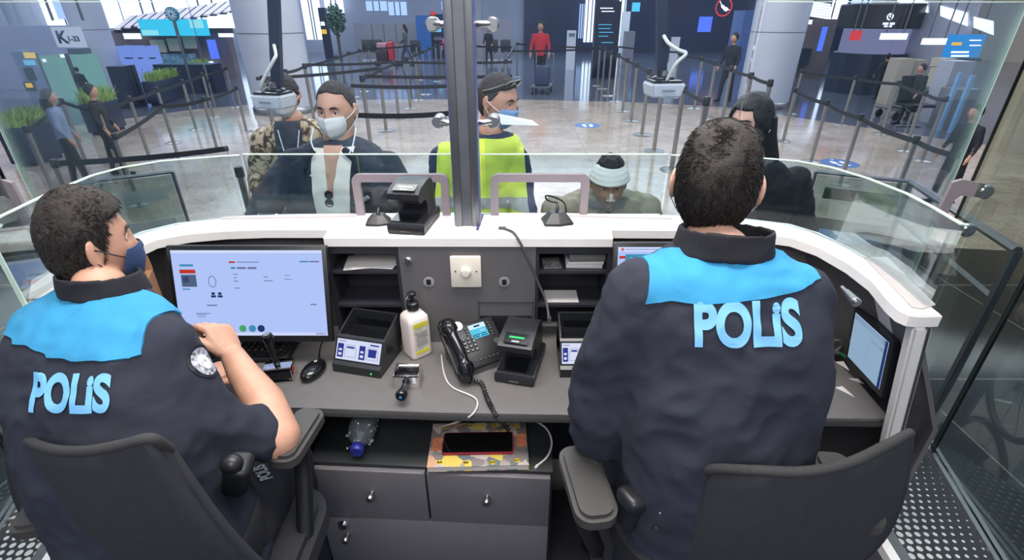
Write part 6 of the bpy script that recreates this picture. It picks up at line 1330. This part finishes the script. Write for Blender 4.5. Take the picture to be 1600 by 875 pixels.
# man behind in patterned jacket
def camo(nt, p, tc):
    n = nt.nodes.new('ShaderNodeTexNoise'); n.inputs['Scale'].default_value = 14; n.inputs['Distortion'].default_value = 2; nt.links.new(tc.outputs['Object'], n.inputs['Vector'])
    r = nt.nodes.new('ShaderNodeValToRGB'); e = r.color_ramp.elements; e[0].color = c(70, 58, 46); e[1].color = c(190, 170, 138); e[0].position = .42; e[1].position = .55; nt.links.new(n.outputs['Fac'], r.inputs[0]); nt.links.new(r.outputs[0], p.inputs['Base Color']); p.inputs['Roughness'].default_value = .8
Mcamo = tex_mat('jacket_leaf_pattern', camo); H2 = PY(444, 150, 2.95)
z_ = H2.z; x_ = H2.x + .02
rs = [(x_, 3.0, z_ - .76, .19, .13), (x_, 3.0, z_ - .55, .2, .13), (x_, 3.0, z_ - .36, .22, .125), (x_, 2.98, z_ - .24, .22, .11), (x_, 2.97, z_ - .17, .16, .09), (x_, 2.96, z_ - .13, .08, .07)]
P2, M, jk, bv = civilian('person behind the blazer man in a brown leaf-patterned jacket and dark vest', H2, 180 + 6, -2, .98, Msk4, rs, [[((x_ - .2, 2.97, z_ - .25), .07), ((x_ - .27, 2.96, z_ - .45), .064), ((x_ - .25, 2.85, z_ - .62), .055), ((x_ - .1, 2.76, z_ - .66), .045)], [((x_ + .2, 2.97, z_ - .25), .07), ((x_ + .26, 2.96, z_ - .45), .064), ((x_ + .25, 2.85, z_ - .62), .055), ((x_ + .1, 2.76, z_ - .66), .045)]], Mcamo, legs_at=((x_ - .1, 3.0, z_ - .72), (x_ + .1, 3.0, z_ - .72)))
obj('hair', hair(M, .98, short_line(.03, -.06, 0), .010, 3, .003), Mhair, P2, ang=80)
mb, lp = mask(M, .98); obj('face_mask', mb, mat('mask_white', (226, 224, 220)), P2, ang=60); obj('ear_loops', lp, Mwh, P2)
obj('dark_vest', vpatch(jk, x_ - .01, 2.97, z_ - .14, z_ - .7, .07, .11, .006), cloth('vest_slate', (58, 66, 78)), P2, ang=60)
b = B(); tube(b, [(x_ - .06, 2.87, z_ - .17), (x_ - .035, 2.84, z_ - .3), (x_, 2.83, z_ - .42)], .003, n=6); tube(b, [(x_ + .06, 2.87, z_ - .17), (x_ + .035, 2.84, z_ - .3), (x_, 2.83, z_ - .42)], .003, n=6); obj('lanyard', b, Mwh, P2)
# bandaged man in wheelchair
Hb = V((.435, 2.19, 1.285)); Mkh = cloth('puffer_khaki', (142, 134, 112), .018); hz = Hb.z
rs = [(.43, 2.26, hz - .66, .19, .14), (.43, 2.27, hz - .5, .2, .15), (.43, 2.27, hz - .35, .225, .145), (.43, 2.29, hz - .17, .235, .125), (.43, 2.285, hz - .10, .20, .10), (.43, 2.27, hz - .06, .11, .085)]
P3, M, jk, bv = civilian('man with white head bandage and khaki puffer jacket seated in a wheelchair', Hb, 180 - 3, -8, .95, Msk3, rs, [[((.225, 2.28, hz - .16), .075), ((.17, 2.22, hz - .42), .07), ((.18, 2.08, hz - .55), .06), ((.28, 1.98, hz - .56), .045)], [((.635, 2.28, hz - .16), .075), ((.69, 2.22, hz - .42), .07), ((.68, 2.08, hz - .55), .06), ((.58, 1.98, hz - .56), .045)]], Mkh, fold=.010)
lb_ = short_line(.06, -.06, .0); nb3 = lambda d: .004 + .020 * sstep(.55, .95, d.z)
obj('hair', hair(M, .95, lb_, .016, 5, .003, nb3, 60), Mhair, P3, ang=80)
b = B(); rings = []   # bandage wraps from brow over the top front
for j in range(15):
    v = j / 14; row = []
    for i in range(64):
        a = 2 * math.pi * i / 64; dz = .24 + .52 * v; dz = dz - .42 * sstep(.3, -.6, math.cos(a)) * (1 - v * .35) ; rr = math.sqrt(max(.01, 1 - dz * dz)); d = V((math.sin(a) * rr, math.cos(a) * rr, dz)); p = headpt(d, .95, .1); row.append(M @ (p + d * (.019 - .006 * v + .001 * math.sin(v * 22 + a)) * (1)))
    rings.append(row)
vs = [[b.verts.new(p) for p in r] for r in rings]
for j in range(14):
    for i in range(64): b.faces.new((vs[j][i], vs[j][(i + 1) % 64], vs[j + 1][(i + 1) % 64], vs[j + 1][i]))
b.normal_update(); g = bmesh.ops.extrude_face_region(b, geom=b.faces[:])
for v in g['geom']:
    if isinstance(v, bmesh.types.BMVert): v.co += (v.co - M.translation).normalized() * .002
obj('head_bandage', b, mat('bandage_white', (240, 232, 222), .8, var=.03, bump=.001, bs=200), P3, ang=80)
b = B(); box(b, (0, 0, 0), (.014, .002, .034), (12, 0, 0), bev=.0008); box(b, (0, .0, -.012), (.036, .002, .010), (10, 0, 0), bev=.0008); b.transform(M @ Mx.Translation((0, .116, -.016))); obj('nose_plaster', b, mat('plaster', (214, 200, 186), .7), P3)
b = B(); tube(b, [M @ (V((x, y, z)) * .95) for x, y, z in ((-.024, .090, -.058), (-.012, .1035, -.0485), (0, .106, -.047), (.012, .1035, -.0485), (.024, .090, -.058))], [.002, .0035, .004, .0035, .002], n=8, smooth=4); tube(b, [M @ (V((x, y, z)) * .95) for x, y, z in ((-.02, .092, -.094), (0, .105, -.100), (.02, .092, -.094))], [.003, .006, .003], n=8, smooth=5); obj('moustache_and_beard', b, mat('beard_dark', (56, 40, 34), .8), P3)
b = B(); tube(b, [M @ (V((x, y, z)) * .95) for x, y, z in ((-.02, .095, -.064), (0, .104, -.0635), (.02, .095, -.064))], [.002, .0038, .002], n=8, smooth=4); obj('lips', b, mat('lips', (150, 88, 78), .5), P3)
b = B(); rr_ = [ring(V((.43, 2.235, hz - .115 + z)), .098 * k, .088 * k, 0, -6, 36, 2) for z, k in ((0, 1.05), (.035, 1.12), (.045, 1.02), (.0, .95))]; loft(b, rr_, cap=False); b = fuse(b, .005, 3) if False else b; obj('jacket_collar', b, cloth('collar_slate', (88, 92, 92), .006), P3, ang=60)
b = B(); p = M @ V((0, .075, -.15)); ell(b, p, (.03, .016, .02)); obj('lowered_mask', b, Mwh, P3)
b = B(); torso(b, [(.43, 2.26, hz - .70, .17, .13), (.43, 2.26, hz - .6, .18, .14)]); 
for sx in (-1, 1): chain(b, [(.43 + sx * .09, 2.22, hz - .68), (.43 + sx * .1, 1.86, hz - .70), (.43 + sx * .1, 1.80, .35), (.43 + sx * .1, 1.80, .16)], [.085, .07, .055, .045])
b = fuse(b, .014, 4); obj('trousers', b, cloth('jeans', (50, 60, 80)), P3, ang=80)
wc = thing('wheelchair', 'black wheelchair carrying the bandaged man in front of the counter', 'wheelchair', (.43, 2.3, 0))
zs = hz - .80; b = B(); box(b, (.43, 2.2, zs), (.44, .42, .04), bev=.01); obj('seat', b, Mblack, wc); b = B(); box(b, (.43, 2.43, zs + .22), (.42, .03, .4), bev=.01); obj('backrest', b, Mblack, wc)
for sx in (-1, 1):
    b = B(); ctr = V((.43 + sx * .27, 2.35, .31)); tube(b, [ctr + V((0, math.cos(k / 32 * 6.2832) * .29, math.sin(k / 32 * 6.2832) * .29)) for k in range(33)], .018, n=8); wl = obj('wheel', b, Mblack, wc); b = B()
    for k in range(12): a = k / 12 * 6.28; tube(b, [ctr, ctr + V((0, math.cos(a) * .28, math.sin(a) * .28))], .002, n=4)
    obj('spokes', b, Msteel, wl)
    b = B(); tube(b, [(.43 + sx * .23, 2.45, .2), (.43 + sx * .23, 2.45, zs + .45), (.43 + sx * .23, 2.55, zs + .47)], .012, smooth=3); obj('push_handle', b, Msteel, wc)
    b = B(); tube(b, [(.43 + sx * .23, 2.45, zs), (.43 + sx * .23, 1.98, zs), (.43 + sx * .2, 1.8, .14)], .012); obj('side_frame', b, Msteel, wc); b = B(); box(b, (.43 + sx * .1, 1.78, .10), (.14, .18, .015)); obj('footrest', b, Mblack, wc)
    b = B(); c0 = V((.43 + sx * .24, 1.95, .08)); cyl(b, c0 - V((.015, 0, 0)), c0 + V((.015, 0, 0)), .08); tube(b, [c0, c0 + V((0, 0, .3))], .01); obj('front_caster', b, Mblack, wc)
b = B(); pts = [PY(x, y, 2.05) for x, y in ((885, 340), (882, 318), (866, 308), (853, 306), (856, 313), (872, 317))]; tube(b, pts, .004, n=6, smooth=6); obj('hanging_strap', b, Mblack, P3)
# hi-vis man
Hh = PY(776, 158, 2.42); Mneon = cloth('hi_vis_yellow', (202, 220, 84), .008); z_ = Hh.z; x_ = -.16
Mnv = cloth('shirt_navy', (40, 50, 78), .01)
rs = [(x_, 2.42, z_ - .74, .17, .13), (x_, 2.42, z_ - .55, .175, .13), (x_, 2.42, z_ - .36, .19, .13), (x_ + .01, 2.41, z_ - .25, .185, .115), (x_ + .04, 2.41, z_ - .18, .16, .09), (x_ + .06, 2.41, z_ - .14, .08, .07)]
P4, M, jk, bv = civilian('man in a neon yellow hi-vis vest with sunglasses on his head, blue mask', Hh, 180 + 62, -12, 1.0, Msk4, rs, [[((x_ - .165, 2.4, z_ - .26), .068), ((x_ - .2, 2.36, z_ - .45), .06), ((x_ - .2, 2.2, z_ - .55), .052), ((x_ - .12, 2.07, z_ - .55), .042)], [((x_ + .18, 2.4, z_ - .26), .068), ((x_ + .21, 2.34, z_ - .45), .06), ((x_ + .24, 2.2, z_ - .55), .052), ((x_ + .28, 2.08, z_ - .56), .042)]], Mnv, legs_at=((x_ - .1, 2.42, z_ - .72), (x_ + .1, 2.42, z_ - .72)))
obj('hi_vis_vest', patch(jk, [((x_ - .165, 2.4, z_), (1, 0, -.1)), ((x_ + .19, 2.4, z_), (-1, 0, -.1)), ((x_, 2.4, z_ - .6), (0, 0, 1)), ((x_, 2.4, z_ - .155), (0, 0, -1))], .007), Mneon, P4, ang=60)
obj('reflective_band', patch(jk, [((x_ - .165, 2.4, z_), (1, 0, -.1)), ((x_ + .19, 2.4, z_), (-1, 0, -.1)), ((x_, 2.4, z_ - .47), (0, 0, 1)), ((x_, 2.4, z_ - .42), (0, 0, -1))], .010), mat('reflective_grey', (150, 152, 148), .35), P4, ang=60)
obj('hair', hair(M, 1.0, short_line(.058, -.07, .005), .007, 6, .002), mat('hair_cropped', (52, 46, 44)), P4, ang=80)
mb, lp = mask(M, 1.0); obj('face_mask', mb, mat('mask_sky', (130, 164, 212), .7, var=.05), P4, ang=60); obj('ear_loops', lp, Mwh, P4)
b = B()
for sx in (-1, 1): m_ = M @ Mx.Translation((sx * .034, .066, .092)) @ Mx.Rotation(R(-38), 4, 'X') @ Mx.Diagonal((.036, .010, .027, 1)); bmesh.ops.create_uvsphere(b, u_segments=20, v_segments=12, radius=1, matrix=m_); tube(b, [M @ V((sx * .062, .06, .095)), M @ V((sx * .086, .02, .07)), M @ V((sx * .085, -.03, .045))], .004, n=8, smooth=5)
tube(b, [M @ V((-.01, .074, .096)), M @ V((.01, .074, .096))], .004); obj('raised_sunglasses', b, mat('lens_chrome', (96, 96, 84), .08, .9), P4)
b = B(); q = PY(806, 188, 2.2); loft(b, [[q + V((-.09, 0, .03)), q + V((.07, .0, .0)), q + V((.07, .0015, .0)), q + V((-.09, .0015, .03))], [q + V((-.06, -.04, -.01)), q + V((.10, -.04, -.015)), q + V((.10, -.0385, -.015)), q + V((-.06, -.0385, -.01))]]); t = tag(obj('paper_sheet', b, Mpap, ang=0), 'white paper held up in front of the hi-vis man', 'paper')  # translucent white reflection modelled as a thin opaque sheet
# woman
Hw = PY(1173, 192, 2.13); z_ = Hw.z; x_ = Hw.x + .09; Mcoat = cloth('coat_black', (26, 26, 30), .012)
rs = [(x_, 2.16, z_ - .72, .17, .13), (x_, 2.16, z_ - .52, .175, .13), (x_, 2.16, z_ - .36, .19, .125), (x_ - .01, 2.155, z_ - .25, .18, .11), (x_ - .03, 2.15, z_ - .18, .13, .085), (x_ - .05, 2.145, z_ - .14, .07, .06)]
P5, M, jk, bv = civilian('woman with long straight black hair in a black coat and white mask', Hw, 180 - 52, -6, .95, Msk2, rs, [[((x_ - .16, 2.13, z_ - .25), .06), ((x_ - .19, 2.08, z_ - .42), .055), ((x_ - .2, 1.95, z_ - .56), .048), ((x_ - .16, 1.85, z_ - .6), .04)], [((x_ + .17, 2.15, z_ - .25), .062), ((x_ + .24, 2.12, z_ - .44), .058), ((x_ + .22, 2.0, z_ - .58), .05), ((x_ + .12, 1.88, z_ - .6), .04)]], Mcoat, legs_at=((x_ - .09, 2.16, z_ - .7), (x_ + .09, 2.16, z_ - .7)))
def wl(d):
    if d.y > .25: return (headpt(d, 1, 0).z - (.066 - .16 * max(0, abs(d.x) - .45))) / .03 if abs(d.x) < .72 else .5
    return 1
b = hair(M, .95, wl, .014, 7, .0008, None, 25)
Mi = M.copy()
fall = [ring(M @ V((0, -.02, .03)), .09, .085, 128 + 0, 0, 40, 2), ring(M @ V((0, -.045, -.05)), .092, .07, 128, 0, 40, 2), ring(M @ V((.0, -.075, -.13)), .10, .062, 128, 0, 40, 2), ring(M @ V((.0, -.09, -.22)), .115, .055, 128, 0, 40, 2), ring(M @ V((0, -.09, -.33)), .115, .05, 128, 0, 40, 2), ring(M @ V((0, -.08, -.42)), .08, .04, 128, 0, 40, 2)]
loft(b, fall); disp(b, .0018, 18, 2); obj('long_hair', b, mat('hair_jet', (22, 20, 22), .62, var=.3, vs=70, bump=.003, bs=120), P5, ang=80)
mb, lp = mask(M, .95); obj('face_mask', mb, mat('mask_white', (226, 224, 220)), P5, ang=60); obj('ear_loops', lp, Mwh, P5)
b = B(); rr_ = [ring(V((x_ - .045, 2.145, z_ - .17 + z)), .085 * k, .075 * k, 0, 0, 36, 2) for z, k in ((0, 1.1), (.03, 1.05), (.03, .9), (.0, .95))]; loft(b, rr_, cap=False); obj('fur_trim', b, mat('fur_grey', (110, 108, 110), .9, var=.4, vs=60, bump=.004, bs=200), P5, ang=60)
# shoulder bag by the hand openings
b = B(); q = PY(598, 322, 1.86); ell(b, q, (.10, .07, .075), n=24); ell(b, q + V((-.05, -.02, .03)), (.06, .05, .05)); b = fuse(b, .008, 3); disp(b, .005, 25); t = thing('black_bag', 'black bag and gloves held against the left counter opening', 'bag', q - V((0, 0, .07))); obj('bag', b, cloth('bag_black', (30, 30, 34), .01), t, ang=80)
b = B(); tube(b, [q + V((-.09, -.05, -.03)), q + V((-.07, -.07, .03)), q + V((-.03, -.07, .06))], .008, smooth=4); obj('grey_strap', b, mat('strap_grey', (140, 144, 140), .5), t)
# ------------------------------------------------ distant people
def figure(px, pyh, Y, h, yaw, lab, top, low, hairc=(30, 26, 26), stride=.12, lean=0, longhair=False, seated=False):
    p = PY(px, pyh, Y); z1 = p.z; fz = max(0, z1 - h) if not seated else 0; x = p.x; k = z1 / 1.75; m = Mx.Translation((x, Y, z1 - h)) @ Mx.Rotation(R(yaw), 4, 'Z') @ Mx.Diagonal((k, k, k, 1))
    if z1 - h < 0 or True: m = Mx.Translation((x, Y, 0)) @ Mx.Rotation(R(yaw), 4, 'Z') @ Mx.Diagonal((z1 / 1.75,) * 3 + (1,))
    t = thing('person', lab, 'person', (x, Y, 0)); t['group'] = 'distant travellers'; W = lambda v: m @ V(v)
    b = B(); ell(b, W((0, .03, 1.63)), (.085 * k, .095 * k, .115 * k), n=18); ell(b, W((0, .12, 1.61)), (.014 * k, .02 * k, .02 * k), n=10); chain(b, [W((0, .01, 1.55)), W((0, 0, 1.44))], [.05 * k, .055 * k], 10)
    for sx in (-1, 1): chain(b, [W((0, 0, 1.42)), W((sx * .19, 0, 1.38)), W((sx * .25, .0, 1.15)), W((sx * .27, .09 + lean, .98))], [.045 * k, .04 * k, .034 * k, .03 * k], 10); chain(b, [W((sx * .27, .09 + lean, .97)), W((sx * .27, .14 + lean, .87)), W((sx * .265, .16 + lean, .80))], [.032 * k, .036 * k, .018 * k], 10)
    b = fuse(b, .018, 1); obj('body', b, Msk4, t, ang=80)
    b = B(); loft(b, [ring(W((0, y, z)), rx * k, ry * k, yaw, n=20) for y, z, rx, ry in ((0, .86, .16, .12), (0, 1.05, .15, .11), (0, 1.3, .19, .12), (0, 1.42, .17, .10), (0, 1.47, .07, .07))])
    for sx in (-1, 1): chain(b, [W((sx * .19, 0, 1.39)), W((sx * .25, .0, 1.15)), W((sx * .27, .09 + lean, .97))], [.062 * k, .05 * k, .038 * k], 12)
    b = fuse(b, .022, 2); obj('top', b, top, t, ang=80)
    b = B()
    for sx in (-1, 1): chain(b, [W((sx * .08, 0, .9)), W((sx * .09, sx * stride * .6, .5)), W((sx * .09, sx * stride - .02, .1))], [.1 * k, .07 * k, .05 * k], 12)
    b = fuse(b, .022, 2); obj('trousers', b, low, t, ang=80)
    for sx in (-1, 1): b = B(); chain(b, [W((sx * .09, sx * stride - .04, .05)), W((sx * .09, sx * stride + .14, .045))], [.045 * k, .035 * k], 10); obj('shoe', b, Mbt, t)
    b = B(); ell(b, W((0, .0, 1.66)), (.097 * k, .105 * k, .115 * k), n=18)
    if longhair: ell(b, W((0, -.06, 1.5)), (.1 * k, .06 * k, .17 * k), n=16)
    obj('hair', b, mat('hair_%d' % hairc[0], hairc, .7), t, ang=80); return t
Cg = cloth('tee_olive', (84, 88, 84)); Cj = cloth('jeans_blue', (70, 80, 104)); Cb = cloth('cloth_black', (34, 34, 40)); Cr = cloth('hoodie_red', (196, 46, 58)); Cp = cloth('top_pink', (220, 84, 120)); Clb = cloth('top_greyblue', (124, 142, 172)); Cdk = cloth('suit_dark', (30, 32, 44))
figure(631, 38, 24, 1.7, 90, 'walker with dark hair pushing a luggage trolley, left of the blue kiosk', Cg, Cj, stride=.3, longhair=True, lean=.2)
figure(845, 34, 16.5, 1.7, 172, 'person in a bright red hoodie standing in the middle aisle', Cr, Cb)
figure(697, 52, 24.5, 1.2, 180, 'small person in pink by the dark ticket kiosk', Cp, Cb)
figure(763, 42, 25, 1.6, 150, 'dark-dressed traveller right of the steel post, far away', Cb, Cb)
figure(1150, 52, 13.5, 1.7, 120, 'person in black beside the back right belt lane', Cdk, Cdk)
figure(1531, 165, 5.6, 1.65, 100, 'man in a dark suit standing behind the right side glass', Cdk, Cdk)
figure(70, 140, 6.2, 1.5, -60, 'woman in a pale grey blue top beside the nearest planter', Clb, Cb, (52, 36, 40), longhair=True)
figure(137, 132, 6.8, 1.6, -70, 'dark-dressed walker beside the second planter', Cb, Cb)
figure(118, 105, 13.2, 1.6, 10, 'dark silhouetted traveller in front of the green lit glass room', Cdk, Cdk)
figure(1390, 84, 14, 1.6, 0, 'distant person in dark clothes beside the light box strip', Cb, Cb)
figure(1444, 100, 10.4, 1.6, 90, 'distant person pushing a trolley on the right concourse', Cb, Cdk)
def trolley(px, py, Y, rz, lab, bags):
    p = PY(px, py, Y); t = thing('luggage_trolley', lab, 'trolley', (p.x, Y, 0), rz); t['group'] = 'luggage trolleys'
    b = B(); box(b, (0, 0, .2), (.95, .55, .03)); obj('deck', b, Malu, t, local=True, ang=0); b = B(); tube(b, [(.45, -.25, .2), (.52, -.25, 1.0), (.52, .25, 1.0), (.45, .25, .2)], .02); obj('handle', b, Msteel, t, local=True)
    for (x, y) in ((-.4, -.22), (-.4, .22), (.38, -.22), (.38, .22)): b = B(); cyl(b, (x, y - .02, .08), (x, y + .02, .08), .08); cyl(b, (x, y, .08), (x, y, .2), .015); obj('wheel', b, Mblack, t, local=True)
    for i, (x, y, z, sx, sy, sz, mm_, lb2) in enumerate(bags):
        q = MW[t.name] @ V((x, y, z)); s_ = thing('suitcase', lb2, 'suitcase', q, rz); b = B(); box(b, (0, 0, sz / 2), (sx, sy, sz), bev=.04, seg=3); obj('shell', b, mm_, s_, local=True); b = B(); tube(b, [(-.08, 0, sz), (-.08, 0, sz + .05), (.08, 0, sz + .05), (.08, 0, sz)], .012); obj('handle', b, Mblack, s_, local=True)
    return t
Mrs = mat('case_red2', (200, 50, 60), .4); Mpk = mat('case_pink', (190, 130, 140), .5); Mdk2 = mat('case_dark', (60, 44, 50), .5)
trolley(602, 75, 24, 0, 'silver luggage trolley with red and pink cases, pushed past the taupe counter', [(.25, 0, .22, .22, .45, .75, Mrs, 'upright red suitcase at the trolley handle'), (-.15, 0, .22, .5, .42, .4, Mdk2, 'dark suitcase lying on the far trolley'), (-.12, 0, .64, .42, .38, .28, Mpk, 'dusty pink bag on top of the far trolley load')])
trolley(848, 100, 15.2, 80, 'silver luggage trolley in front of the person in red', [(0, 0, .22, .4, .4, .5, mat('case_navy', (50, 60, 90), .5), 'navy suitcase on the trolley of the person in red')])
trolley(1425, 140, 11.2, 10, 'silver luggage trolley on the right concourse, loaded with a grey case', [(0, 0, .22, .5, .4, .45, mat('case_grey', (130, 132, 128), .5), 'grey suitcase on the right concourse trolley')])
# seats
def seat(px, py, Y, lab):
    p = PY(px, py, Y); t = thing('waiting_seat', lab, 'seat', (p.x, Y, 0)); t['group'] = 'black waiting seats'
    b = B(); box(b, (0, 0, .42), (.5, .45, .06), bev=.02); obj('seat', b, Mblack, t, local=True); b = B(); box(b, (0, .22, .68), (.5, .05, .5), (-8, 0, 0), bev=.02); obj('backrest', b, Mblack, t, local=True)
    b = B(); tube(b, [(-.2, 0, .4), (0, 0, .25), (.2, 0, .4)], .02); cyl(b, (0, 0, 0), (0, 0, .28), .03); tube(b, [(-.25, 0, .02), (.25, 0, .02)], .025); obj('frame', b, Msteel, t, local=True)
for px, Y, lab in ((572, 27, 'black waiting seat in front of the taupe counter, leftmost'), (588, 27, 'black waiting seat in front of the taupe counter, second'), (648, 26.5, 'black waiting seat just left of the blue kiosk'), (770, 27, 'black waiting seat right of the steel post, nearer one'), (790, 27, 'black waiting seat right of the steel post, farther right'), (1462, 10.2, 'black waiting seat beside the tall beige panel')): seat(px, 75, Y, lab)
